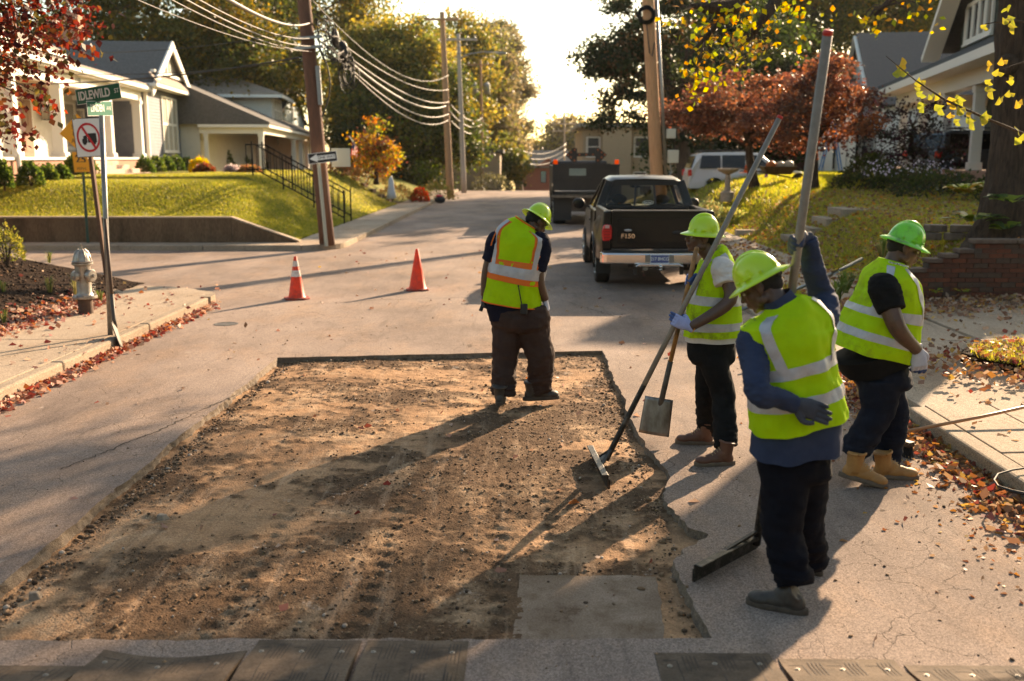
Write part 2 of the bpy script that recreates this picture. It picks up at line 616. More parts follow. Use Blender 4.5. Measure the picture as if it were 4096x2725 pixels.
# slab area greyer
kb.l(col, kb.b.inputs['Base Color']); kb.b.inputs['Roughness'].default_value = 0.9; kb.b.inputs['Specular IOR Level'].default_value = 0.1
n1 = kb.bump(kb.math('MULTIPLY', kb.noise(70, 6, 0.75, (1, 1, 1), 0, 1), kb.math('ADD', kb.math('MULTIPLY', dk, .8), .25)), 0.7, 0.010)
n2 = kb.bump(vo.outputs['Distance'], 0.7, 0.006, n1)
kb.l(n2, kb.b.inputs['Normal'])
MDIRT = kb.mat
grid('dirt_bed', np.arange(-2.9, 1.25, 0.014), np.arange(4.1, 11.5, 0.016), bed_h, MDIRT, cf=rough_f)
# exposed old concrete pad in the bed
sl = MB(); pad = jag((-0.06, 4.36), (-0.02, 5.12), 14, .008, 31) + jag((-0.02, 5.12), (0.72, 5.10), 14, .01, 32) + jag((0.72, 5.10), (0.66, 4.36), 14, .01, 33) + jag((0.66, 4.36), (-0.06, 4.36), 12, .006, 34)
sl.prz([(p.x, p.y) for p in pad], -0.075, -0.040)
MPAD = M('old_concrete', (0.20, 0.14, 0.095), (0.36, 0.28, 0.22), 6, 0.85, spec=.1, bump=.6, bsc=70, c3=(0.12, 0.075, 0.045), sc3=3, fine=(120, (.6, .55, .5)))
tag(sl.build('concrete_pad', MPAD), kind='structure')


# --- loose stones
def stones(name, n, xy, hfun, smin, smax, mat, colf, parent=None, seed=1):
    r = np.random.default_rng(seed)
    phi = (1 + 5 ** .5) / 2
    iv = np.array([(-1, phi, 0), (1, phi, 0), (-1, -phi, 0), (1, -phi, 0), (0, -1, phi), (0, 1, phi), (0, -1, -phi), (0, 1, -phi), (phi, 0, -1), (phi, 0, 1), (-phi, 0, -1), (-phi, 0, 1)], float) / 1.9
    fi = np.array([(0, 11, 5), (0, 5, 1), (0, 1, 7), (0, 7, 10), (0, 10, 11), (1, 5, 9), (5, 11, 4), (11, 10, 2), (10, 7, 6), (7, 1, 8), (3, 9, 4), (3, 4, 2), (3, 2, 6), (3, 6, 8), (3, 8, 9), (4, 9, 5), (2, 4, 11), (6, 2, 10), (8, 6, 7), (9, 8, 1)])
    x, y = xy(n, r)
    n = len(x)
    z = hfun(x, y)
    s = smin * (smax / smin) ** (r.random(n) ** 3.4)
    sc = s[:, None] * r.uniform(0.6, 1.25, (n, 3)) * np.array([1, 1, 0.7])
    v = iv[None] * (1 + r.uniform(-.22, .22, (n, 12, 1)))
    a = r.uniform(0, 2 * pi, n); ca, sa = np.cos(a), np.sin(a)
    v = v * sc[:, None, :]
    vx = v[..., 0] * ca[:, None] - v[..., 1] * sa[:, None]; vy = v[..., 0] * sa[:, None] + v[..., 1] * ca[:, None]
    v = np.stack([vx + x[:, None], vy + y[:, None], v[..., 2] + (z + s * 0.25)[:, None]], -1)
    f = fi[None] + (np.arange(n) * 12)[:, None, None]
    c = np.repeat(colf(n, r), 12, 0)
    o = np_mesh(name, v.reshape(-1, 3), f, 3, mat, parent, c)
    return o


kk = NT('stone'); aa = kk.n('Attribute', attribute_name='Col'); 
kk.l(kk.mix(1.0, aa.outputs[0], kk.mix(kk.noise(90, 3, .6, (1, 1, 1), .3, .7), (.7, .68, .65), (1.15, 1.15, 1.15)), 'MULTIPLY'), kk.b.inputs['Base Color']); kk.b.inputs['Roughness'].default_value = 0.85; kk.b.inputs['Specular IOR Level'].default_value = 0.15
MSTONE = kk.mat


def inhole(x, y):
    return (x > -2.72) & (x < np.where(y < 5.3, 0.84, 0.95)) & (y > 4.35) & (y < 10.95 + (x + 2.76) * 0.12)


def xy_bed(n, r):
    x = r.uniform(-2.72, 0.95, n * 3); y = 4.35 + (r.random(n * 3) ** 1.0) * 6.9
    k = inhole(x, y) & (r.random(n * 3) < rough_f(x, y) * 0.9 + 0.07)
    k &= ~((x > -.06) & (x < .7) & (y < 5.1) & (r.random(n * 3) < .85))
    return x[k][:n], y[k][:n]


def stonecol(n, r):
    base = np.array([(0.085, 0.055, 0.036), (0.22, 0.135, 0.078), (0.30, 0.19, 0.115), (0.48, 0.38, 0.30), (0.14, 0.09, 0.056)])
    return base[r.choice(5, n, p=[.20, .34, .24, .06, .16])] * r.uniform(.75, 1.2, (n, 1))


tag(stones('gravel', 15000, xy_bed, bed_h, 0.0025, 0.015, MSTONE, stonecol, seed=3), 'loose gravel and asphalt crumbs strewn over the brown dug-out bed', 'gravel', kind='stuff')


def xy_edge(n, r):
    t = r.random(n); side = r.random(n)
    x = np.where(side < .55, -2.70 + np.abs(r.normal(0, .07, n)), np.where(side < .85, 0.90 - np.abs(r.normal(0, .09, n)), r.uniform(-2.7, .9, n)))
    y = np.where(side < .85, 4.4 + t * 6.5, 10.95 + (x + 2.76) * .12 - np.abs(r.normal(0, .08, n)))
    return x, y


tag(stones('rubble', 2400, xy_edge, bed_h, 0.005, 0.024, MSTONE, stonecol, seed=5), 'clumps of broken asphalt lying along the cut edges', 'rubble', kind='stuff')


def xy_road(n, r):
    x = r.uniform(-4.6, 3.2, n); y = 4 + r.random(n) ** 1.6 * 14
    k = ~inhole(x, y)
    return x[k], y[k]


tag(stones('grit', 1500, xy_road, lambda x, y: x * 0, 0.003, 0.014, MSTONE, stonecol, seed=6), 'scattered grit and small stones on the asphalt', 'grit', kind='stuff')
# a few bigger lumps one can tell apart
MLUMP = M('asphalt_lump', (0.33, 0.26, 0.19), (0.2, 0.15, 0.11), 30, .9, bump=.8, bsc=80)
for i, (px, py, s, lab) in enumerate([(163, 521, .05, 'pale wedge-shaped chunk of broken asphalt beside the left cut edge'), (36, 599, .045, 'squared lump of asphalt in the lower left corner of the dug bed'),
                                      (84, 510, .035, 'flat tan stone between the left cut edge and the wedge-shaped chunk')]):
    p = onz(px, py, -DEP)
    b = MB(frame(p, rnd.uniform(0, 6)))
    b.prism([(-s, -s * .6), (s * .9, -s * .5), (s * .6, s * .7), (-s * .7, s * .55)], lambda x, y: (x, y, -.01), lambda x, y: (x * .6 + s * .2, y * .6, s * .9))
    o = b.build('asphalt_chunk', MLUMP, loc=p, bevel=.006); tag(o, lab, 'asphalt chunk')

# --- base ground far below/around
MGR = NT('far_ground'); MGR.l(MGR.mix(MGR.noise(.3, 5), (0.10, 0.11, 0.03), (0.22, 0.18, 0.06)), MGR.b.inputs['Base Color']); MGR.b.inputs['Roughness'].default_value = .9; MGR = MGR.mat
xs = np.concatenate([[-900, -400, -200], np.arange(-120, 121, 6.0), [200, 400, 900]])
ys = np.concatenate([[-300, -100, -40], np.arange(-12, 66, 6.0), np.arange(66, 300, 6.0), [400, 600, 900, 1500]])
grid('ground', xs, ys, lambda X, Y: road_z(Y) * SM((Y - 60) / 10) - 0.25 - 0 * X, MGR)

# --- pavements and kerbs
def strip(name, pts, z0, z1, mat, bevel=0.02):
    b = MB(); b.prz(pts, z0, z1); o = b.build(name, mat, bevel=bevel); tag(o, kind='structure'); return o


# near left: kerb pieces then slabs
KH = 0.13
def arc(cx, cy, r, a0, a1, n=10):
    return [(cx + r * cos(a0 + (a1 - a0) * i / n), cy + r * sin(a0 + (a1 - a0) * i / n)) for i in range(n + 1)]


kerbL = thing('kerb', (XL, 10, 0), None, None); kerbL['kind'] = 'structure'
y = -2.0
while y < YC0 - 1.6:
    y2 = min(y + 2.4, YC0 - 1.5)
    b = MB(); b.box(XL - 0.15, y + .006, -.2, XL, y2 - .006, KH + rnd.uniform(-.006, .006)); b.build('kerb_stone', MKERB, kerbL, bevel=.025)
    y = y2
o_, i_ = arc(XL - 1.5, YC0 - 1.5, 1.5, 0, pi / 2, 14), arc(XL - 1.5, YC0 - 1.5, 1.35, 0, pi / 2, 14)
for k in range(14):
    b = MB(); zt = KH * (1 - 0.75 * k / 13)
    b.prz([o_[k], o_[k + 1], i_[k + 1], i_[k]], -.2, zt); b.build('kerb_stone', MKERB, kerbL)
b = MB(); b.box(XL - 3.4, YC0 - .15, -.2, XL - 1.5, YC0, 0.03); b.build('kerb_stone', MKERB, kerbL, bevel=.01)
pave = thing('pavement', (XL - .8, 10, 0), None, None); pave['kind'] = 'structure'
ys_ = [-2, -.5, 1.0, 2.5, 4.0, 5.5, 7.0, 8.45, 9.75, 11.3, 12.75, 14.2]
for a, c in zip(ys_[:-1], ys_[1:]):
    b = MB(); t = rnd.uniform(-.006, .006)
    b.box(XL - 1.62, a + .008, -.1, XL - .155, c - .008, KH - .004 + t); b.build('paving_slab', MC, pave, bevel=.006)
b = MB(); b.prz([(XL - 1.62, 14.21), (XL - .155, 14.21)] + [(XL - .155, YC0 - 1.5)] + i_[1:] + [(XL - 2.4, YC0 - .155), (XL - 2.4, 15.4)], -.1, KH - .01)
b.build('paving_slab', MC, pave, bevel=.006)

# far-left block
pf = thing('pavement', (XL2 - .8, 40, 0), None, None); pf['kind'] = 'structure'
SW = 1.2
y = YC1 + 1.0
while y < 66:
    b = MB(); b.box(XL2 - SW - .15, y + .01, -.2, XL2 - .16, y + 1.49, .125 + rnd.uniform(-.005, .005)); b.build('paving_slab', MC, pf)
    y += 1.5
oc, ic = arc(XL2 - .9, YC1 + .9, .9, -pi / 2, 0, 8), arc(XL2 - .9, YC1 + .9, .75, -pi / 2, 0, 8)
b = MB(); b.prz([(XL2 - SW - .15, YC1 + .16)] + ic + [(XL2 - .16, YC1 + 1), (XL2 - SW - .15, YC1 + 1)], -.2, .125); b.build('paving_slab', MC, pf)
x = XL2 - SW - .17
while x > -34:
    b = MB(); b.box(x - 1.48, YC1 + .16, -.2, x, YC1 + .9, .125 + rnd.uniform(-.004, .004)); b.build('paving_slab', MC, pf); x -= 1.5
kf = thing('kerb', (XL2, 40, 0), None, None); kf['kind'] = 'structure'
for k in range(8):
    b = MB(); b.prz([oc[k], oc[k + 1], ic[k + 1], ic[k]], -.2, .13); b.build('kerb_stone', MKERB, kf)
y = YC1 + .9
while y < 66:
    b = MB(); b.box(XL2 - .15, y + .008, -.2, XL2, y + 2.39, .13); b.build('kerb_stone', MKERB, kf, bevel=.02); y += 2.4
x = XL2 - .9
while x > -34:
    b = MB(); b.box(x - 2.39, YC1, -.2, x - .008, YC1 + .15, .13 + rnd.uniform(-.004, .004)); b.build('kerb_stone', MKERB, kf, bevel=.02); x -= 2.4

# right side kerb, driveway apron slabs, pavement
kr = thing('kerb', (XR, 10, 0), None, None); kr['kind'] = 'structure'
y = -1.0
while y < 66:
    hh = .13 if (y < 8.0 or y > 14.0) else .05
    b = MB(); b.box(XR, y + .006, -.2, XR + .16, y + 2.3, hh); b.build('kerb_stone', MKERB, kr, bevel=.02); y += 2.31
pr_ = thing('pavement', (XR + 1.5, 10, 0), None, None); pr_['kind'] = 'structure'
def rz(x): return 0.12 + 0.028 * (x - XR)
def slab(parent, x0, y0, x1, y1, dz=0):
    b = MB(); n = b.add([(x0, y0, -.2), (x1, y0, -.2), (x1, y1, -.2), (x0, y1, -.2), (x0, y0, rz(x0) + dz), (x1, y0, rz(x1) + dz), (x1, y1, rz(x1) + dz), (x0, y1, rz(x0) + dz)])
    for q in ((0, 3, 2, 1), (4, 5, 6, 7), (0, 1, 5, 4), (1, 2, 6, 5), (2, 3, 7, 6), (3, 0, 4, 7)): b.face(*[n + k for k in q])
    return b.build('paving_slab', MC, parent, bevel=.006)
for a, c in ((0, 2.6), (2.6, 5.1), (5.1, 6.9), (6.9, 8.3)):
    for x0, x1 in ((XR + .17, 3.95), (3.96, 5.3), (5.31, 6.7), (6.71, 8.5)):
        slab(pr_, x0, a + .008, x1 - .008, c - .008, rnd.uniform(-.004, .004))
for a, c in ((8.3, 9.7), (9.7, 11.3), (11.3, 12.9), (12.9, 14.4)):
    for x0, x1 in ((XR + .17, 5.2), (5.21, 7.2), (7.21, 9.4)):
        slab(pr_, x0, a + .01, x1 - .01, c - .01, -.03 if x0 < 3.6 else -.01)
y = 14.4
while y < 60:
    slab(pr_, 4.35, y + .01, 5.6, y + 1.5); y += 1.5

# --- lawns and banks
def grassmat(name, c1, c2, c3):
    k = NT(name)
    col = k.mix(k.noise(.8, 6, .65, (1, 1, 1), .38, .62), c1, c2)
    col = k.mix(k.noise(5, 5, .7, (1, 1, 1), .5, .7), col, c3)
    f = k.noise(45, 3, .7, (1, 1, .3), .25, .75)
    col = k.mix(1.0, col, k.mix(f, (.45, .5, .4), (1.35, 1.3, 1.1)), 'MULTIPLY')
    k.l(col, k.b.inputs['Base Color']); k.b.inputs['Roughness'].default_value = .9; k.b.inputs['Specular IOR Level'].default_value = .15
    k.l(k.bump(k.noise(30, 5, .8, (1, 1, .4), 0, 1), 1.0, .05), k.b.inputs['Normal'])
    return k.mat


MG1 = grassmat('lawn_grass', (0.15, 0.16, 0.025), (0.25, 0.22, 0.04), (0.32, 0.25, 0.07))
MG2 = grassmat('leafy_grass', (0.16, 0.16, 0.03), (0.24, 0.18, 0.05), (0.33, 0.15, 0.05))
EX = XL2 - SW - .15


def h_left(X, Y):
    d1 = EX - X; d2 = Y - 24.95
    amp = 1.5 - 0.75 * SM((Y - 44) / 18)
    A = .13 + amp * SM(d1 / 3.0)
    B = .70 + 0.95 * SM(d2 / 4.3)
    B = np.where(Y > 31, 9, B)
    kk_ = .18
    h = -kk_ * np.log(np.exp(-A / kk_) + np.exp(-B / kk_))
    h = np.where(Y > 31, A, np.minimum(h, A))
    h = h + SM((-X - 15) / 8) * .15 + road_z(Y)
    return np.maximum(h, .10 + road_z(Y) * 1.0) + .01 * fbm(X, Y, 1.5, 9, 3)


def h_right(X, Y):
    A = .12 + .85 * SM((X - 5.62) / 2.1)
    B = A + .55 * SM((Y - 20) / 14) * SM((X - 6) / 4)
    return B * (1 - .5 * SM((Y - 48) / 20)) + .015 * fbm(X, Y, 1.2, 12, 3) + road_z(Y)


grid('lawn', np.concatenate([np.arange(-34, -12, .6), np.arange(-12, EX + .001, .15)]), np.concatenate([np.arange(24.98, 34, .2), np.arange(34, 66, .6)]), h_left, MG1)
lr = grid('lawn', np.concatenate([np.arange(5.62, 9, .12), np.arange(9, 40, .6)]), np.concatenate([np.arange(14.62, 26, .15), np.arange(26, 66, .6)]), h_right, MG2)
# distant verges
grid('verge', np.array([-60, -30, -15, -8, XL2 - .2]), np.arange(66, 140, 4), lambda X, Y: road_z(Y) + .1 + 0 * X, MG2)
grid('verge', np.array([XR + .2, 8, 20, 60]), np.arange(66, 140, 4), lambda X, Y: road_z(Y) + .1 + 0 * X, MG2)
grid('verge', np.array([XR + .17, 3.9, 4.34]), np.arange(14.45, 66, .8), lambda X, Y: .125 + 0 * X, MG2)
grid('verge', np.array([8.52, 12, 30]), np.arange(-3, 14.5, 1.2), lambda X, Y: .26 + 0 * X, MG2)


def blades(name, n, x0, x1, y0, y1, hf, hmin, hmax, wd, pal, seed, parent=None, dens=None, lean=.5):
    r = np.random.default_rng(seed)
    x = r.uniform(x0, x1, n); y = y0 + (y1 - y0) * r.random(n) ** 1.35
    if dens is not None:
        k = r.random(n) < dens(x, y); x, y = x[k], y[k]
    n = len(x); z = hf(x, y) - .005
    a = r.uniform(0, 2 * pi, n); h = r.uniform(hmin, hmax, n); w_ = wd * r.uniform(.6, 1.4, n)
    dx, dy = np.cos(a) * w_, np.sin(a) * w_
    lx, ly = r.normal(0, lean, n) * h, r.normal(0, lean, n) * h
    v = np.stack([np.stack([x - dx, y - dy, z], -1), np.stack([x + dx, y + dy, z], -1), np.stack([x + lx, y + ly, z + h], -1)], 1)
    pal = np.array(pal); c = pal[r.integers(0, len(pal), n)] * r.uniform(.75, 1.25, (n, 1))
    return np_mesh(name, v.reshape(-1, 3), np.arange(n * 3), 3, LEAF, parent, np.repeat(c, 3, 0))


GP = [(.20, .21, .03), (.28, .26, .04), (.16, .18, .03), (.36, .30, .07)]
tag(blades('grass', 110000, -16, EX, 24.95, 33, h_left, .03, .07, .012, GP, 1), 'short green grass covering the raised corner lawn above the concrete wall', 'grass', kind='stuff')
tag(blades('grass', 26000, -12, EX, 33, 46, h_left, .03, .08, .02, GP + [(.42, .34, .10)], 2), 'sunlit yellowish grass on the bank beyond the hand rail', 'grass', kind='stuff')
GP2 = [(.24, .27, .03), (.36, .34, .05), (.44, .34, .07), (.28, .30, .04)]
tag(blades('grass', 90000, 5.65, 13, 14.7, 30, h_right, .04, .11, .008, GP2, 3), 'long leafy grass on the bank right of the pickup', 'grass', kind='stuff')
tag(blades('grass', 26000, 5.65, 16, 30, 48, h_right, .05, .13, .02, GP2, 13), 'olive grass on the far right lawn before the bird bath and white car', 'grass', kind='stuff')
tag(blades('grass', 7000, XR + .2, 4.33, 14.5, 40, lambda x, y: .125 + 0 * x, .04, .10, .012, GP2, 4), 'thin grass on the verge behind the parked pickup', 'grass', kind='stuff')

# --- mulch bed on the near left corner
BX = XL - 1.63


def h_mulch(X, Y):
    d = BX - X
    return .12 + .20 * np.minimum(d, 4) * SM((d + .1) / .5) * 1.0 * SM((17.0 - Y) / .35 + .25) + .03 * (fbm(X, Y, 6, 21, 4) - .5) + .008 * fbm(X, Y, 40, 22, 2)


MMUL = M('mulch', (0.022, 0.013, 0.009), (0.055, 0.032, 0.02), 14, .95, spec=.08, bump=1.0, bsc=70, bd=.03, fine=(60, (.5, .45, .4)))
grid('mulch_bed', np.arange(BX - 8, BX + .01, .05), np.arange(4, 16.6, .05), h_mulch, MMUL)
tag(stones('mulch_chips', 9000, lambda n, r: (r.uniform(BX - 4.2, BX, n), r.uniform(8, 16.5, n)), h_mulch, .008, .04, MSTONE, lambda n, r: np.array([(.035, .02, .014), (.06, .035, .022), (.02, .013, .01), (.09, .055, .032)])[r.integers(0, 4, n)], seed=8), 'dark bark chips covering the corner bed', 'mulch chips', kind='stuff')
# sloping concrete edging between the bed and the cross street
b = MB()
pa = [(BX - .0, 15.42, .13), (BX - .85, 16.1, .22), (BX - 2.3, 16.75, .60), (BX - 8, 16.8, .95)]
for (x0, y0, z0), (x1, y1, z1) in zip(pa[:-1], pa[1:]):
    d = Vector((x1 - x0, y1 - y0)).normalized(); q = Vector((-d.y, d.x)) * .09
    n = b.add([(x0 + q.x, y0 + q.y, -.2), (x0 - q.x, y0 - q.y, -.2), (x1 - q.x, y1 - q.y, -.2), (x1 + q.x, y1 + q.y, -.2), (x0 + q.x, y0 + q.y, z0), (x0 - q.x, y0 - q.y, z0), (x1 - q.x, y1 - q.y, z1), (x1 + q.x, y1 + q.y, z1)])
    for qf in ((0, 3, 2, 1), (4, 5, 6, 7), (0, 1, 5, 4), (1, 2, 6, 5), (2, 3, 7, 6), (3, 0, 4, 7)): b.face(*[n + k for k in qf])
o = b.build('edging_wall', MC, loc=(BX, 16, 0)); tag(o, 'pale sloping concrete edging between the mulch bed and the side street', 'edging wall')

# --- retaining wall of the corner lot
MWALL = M('stained_concrete', (0.20, 0.135, 0.085), (0.13, 0.085, 0.055), 2.5, .9, spec=.1, bump=.5, bsc=30, st=(1, 1, .25), c3=(0.08, 0.055, 0.035), sc3=1.5, fine=(40, (.7, .65, .6)))
WY = 24.82
rw = thing('retaining_wall', (-10, WY, 0), 'long low stained concrete retaining wall below the corner lawn', 'retaining wall')
xs_ = [-34, -29, -24.2, -19.5, -15, -11, -7.3]
for a, c in zip(xs_[:-1], xs_[1:]):
    b = MB(); b.box(a + .008, WY, -.1, c, WY + .22, .72); b.build('wall_panel', MWALL, rw)
    b = MB(); b.box(a, WY - .015, .722, c, WY + .235, .76); b.build('coping', MC, rw, bevel=.008)
b = MB(); b.pry([(-7.292, -.1), (-5.7, -.1), (-5.7, .13), (-7.292, .72)], WY, WY + .22); b.build('wall_panel', MWALL, rw)
b = MB(); b.pry([(-7.292, .722), (-5.62, .135), (-5.62, .17), (-7.292, .76)], WY - .015, WY + .235); b.build('coping', MC, rw)

# --- entrance stairs with two iron railings
ST = thing('garden_steps', (-7, 32, 0), 'concrete garden steps climbing the lawn bank between black railings', 'steps')
for i in range(9):
    b = MB(); x1 = EX - i * .28; b.box(x1 - .30, 31.6, -.1, x1, 32.75, float(h_left(np.array([x1 - .02]), np.array([32.]))[0]) - .02); b.build('step', MC, ST)
MIRON = M('black_iron', (0.010, 0.010, 0.010), rough=.8, spec=.2)
def railing(Y, label):
    t = thing('stair_railing', (-7, Y, .1), label, 'railing', 'iron railings of the garden steps')
    def g(x): return .16 + 1.5 * max(0, min(1, (EX - x) / 2.5))
    x0, x1 = EX + .12, EX - 2.9
    for hh in (.95, .18):
        b = MB(); b.tube([(x0, Y, g(x0) + hh), (x1 + .3, Y, g(x1) + hh), (x1, Y, g(x1) + hh)], .024, 6); b.build('rail', MIRON, t)
    n = 17
    for i in range(n):
        x = x0 + (x1 - x0) * i / (n - 1)
        b = MB(); b.tube([(x, Y, g(x) + (0 if i % 5 == 0 else .18)), (x, Y, g(x) + (1.05 if i % 5 == 0 else .95))], .026 if i % 5 == 0 else .014, 6); b.build('post' if i % 5 == 0 else 'baluster', MIRON, t)
railing(31.55, 'nearer black iron railing up the lawn bank behind the one way sign')
railing(32.8, 'farther black iron railing along the top of the garden steps')
# dark step edge on the second bank
b = MB()
for i in range(7):
    x1 = EX - i * .38; b.box(x1 - .4, 46, -.1, x1, 47.2, float(h_left(np.array([x1 - .2]), np.array([46.5]))[0]) + .03)
o = b.build('garden_steps', MWALL, loc=(-7, 46, 0)); tag(o, 'brown steps cut in the second lawn bank further up the street', 'steps')

# --- concrete steps on the right bank
SR = thing('garden_steps', (7, 23, .1), 'pale concrete steps rising through the leaf-strewn right bank', 'steps')
for i in range(4):
    x0 = 6.12 + i * .36
    b = MB(); b.box(x0, 22.7, -.1, x0 + .5 + (.7 if i == 3 else 0), 23.9, 0.20 + .215 * (i + 1)); b.build('step', MKERB, SR, bevel=.01)
b = MB(); b.box(5.63, 26.5, -.1, 6.6, 26.75, .32); b.build('kerb', MC, loc=None)['kind'] = 'structure'

# --- brick garden wall with stepped top
MBR = [M('brick_dark', (0.085, 0.03, 0.018), (0.14, 0.045, 0.022), 20, .9, bump=.4, bsc=60), M('brick_red', (0.20, 0.055, 0.025), (0.13, 0.04, 0.02), 20, .9, bump=.4, bsc=60),
       M('brick_brown', (0.11, 0.065, 0.04), (0.07, 0.04, 0.03), 20, .9, bump=.4, bsc=60)]
MMOR = M('mortar', (0.11, 0.085, 0.065), (0.06, 0.045, 0.035), 15, .95, bump=.4)
BWX0, BWY = 5.05, 14.46
bw = thing('brick_wall', (6.5, BWY, .15), 'dark red brick garden wall with a stepped top below the leafy bank', 'brick wall')
def wall_top(x):
    return .42 if x < 5.62 else .56 if x < 5.86 else .70 if x < 6.08 else .77 if x < 6.3 else .84 if x < 6.52 else .98
CH = .07; row = 0; z = .14; shared = {}
def brick_mesh(w_, mi):
    k = (round(w_, 2), mi)
    if k not in shared:
        b = MB(); b.box(0, 0, 0, w_, .1, CH - .012); me = bpy.data.meshes.new('brick')
        me.from_pydata(b.v, [], b.f); me.materials.append(MBR[mi]); shared[k] = me
    return shared[k]
nb = 0; rest = MB()
while z < .97:
    x = BWX0 + (0 if row % 2 else -.105)
    while x < 9.6:
        w_ = .20; xa = max(x, BWX0)
        ww = x + w_ - xa
        if ww > .05 and z + CH <= wall_top(xa + ww / 2) + .002:
            mi = rnd.choice((0, 0, 1, 2, 0, 2)); dy = rnd.uniform(-.008, .006)
            if nb < 298 and xa < 8.2:
                o = link('brick', brick_mesh(.2 if ww > .19 else .095, mi), bw); o.location = Vector((xa, BWY + dy, z + .006)) - ORIG[bw.name]; nb += 1
            else:
                rest.cm = mi; rest.box(xa, BWY + dy, z + .006, xa + ww - .012, BWY + .1, z + CH - .006)
        x += .21
    z += CH; row += 1
o = rest.build('brick', MBR, bw); o['kind'] = 'stuff'
b = MB()
pts = [(BWX0, .0)] + [(BWX0, .42), (5.62, .42), (5.62, .56), (5.86, .56), (5.86, .70), (6.08, .70), (6.08, .77), (6.3, .77), (6.3, .84), (6.52, .84), (6.52, .98), (9.6, .98), (9.6, 0)]
b.pry([(x, z_ - .006 if z_ > .1 else z_) for x, z_ in pts], BWY + .012, BWY + .2); b.build('mortar_core', MMOR, bw)
x = 6.52
MCAP = M('cap_stone', (0.10, 0.06, 0.045), (0.16, 0.11, 0.08), 8, .9, bump=.5)
for (x0, x1, zt) in [(BWX0 - .03, 5.6, .42), (5.6, 5.85, .56), (5.85, 6.07, .70), (6.07, 6.29, .77), (6.29, 6.51, .84)] + [(6.5 + i * .62, 7.11 + i * .62, .98) for i in range(5)]:
    b = MB(); b.box(x0, BWY - .03, zt + .001, x1 - .01, BWY + .23, zt + .065); b.build('coping', MCAP, bw, bevel=.012)

# --- block edging round the big tree
MBLK = M('landscape_block', (0.12, 0.085, 0.06), (0.18, 0.13, 0.10), 12, .9, bump=.8, bsc=50)
bk = thing('block_edging', (7.4, 16.3, 1.0), 'two-course edging of grey-brown concrete blocks round the big tree', 'block wall')
for j in range(2):
    x = 6.55 + j * .1; i = 0
    while x < 9.6:
        p = V(x, 16.7 - .10 * i + .03 * j, .86 + j * .13)
        b = MB(frame(p, rnd.uniform(-.14, .14) - .28))
        b.prism([(0, .0), (.10, -.05), (.28, -.05), (.38, .0), (.33, .24), (.05, .24)], lambda a, c: (a, c, 0), lambda a, c: (a, c, .115)); b.build('block', MBLK, bk, bevel=.012)
        x += .40; i += 1


# tarred seams and long cracks in the asphalt
MSEAM = M('crack_dark', (0.045, 0.03, 0.02), rough=.95)
sr_ = random.Random(12)
for pts in ([onz(300, 305), onz(380, 300), onz(490, 297)], [onz(60, 470), onz(160, 430), onz(235, 395)], [onz(560, 300), onz(620, 318), onz(690, 322)], [onz(250, 268), onz(420, 262), onz(560, 262)]):
    b = MB()
    for a_, c_ in zip(pts[:-1], pts[1:]):
        n_ = 26; P = [a_.lerp(c_, i / n_) + V(sr_.uniform(-.02, .02), sr_.uniform(-.03, .03), 0) for i in range(n_ + 1)]
        for p, q in zip(P[:-1], P[1:]):
            d = (q - p).normalized(); w_ = V(-d.y, d.x, 0) * sr_.uniform(.003, .009); b.quad(p - w_ + V(0, 0, .003), q - w_ + V(0, 0, .003), q + w_ + V(0, 0, .003), p + w_ + V(0, 0, .003))
    tag(b.build('road_crack', MSEAM), kind='structure')

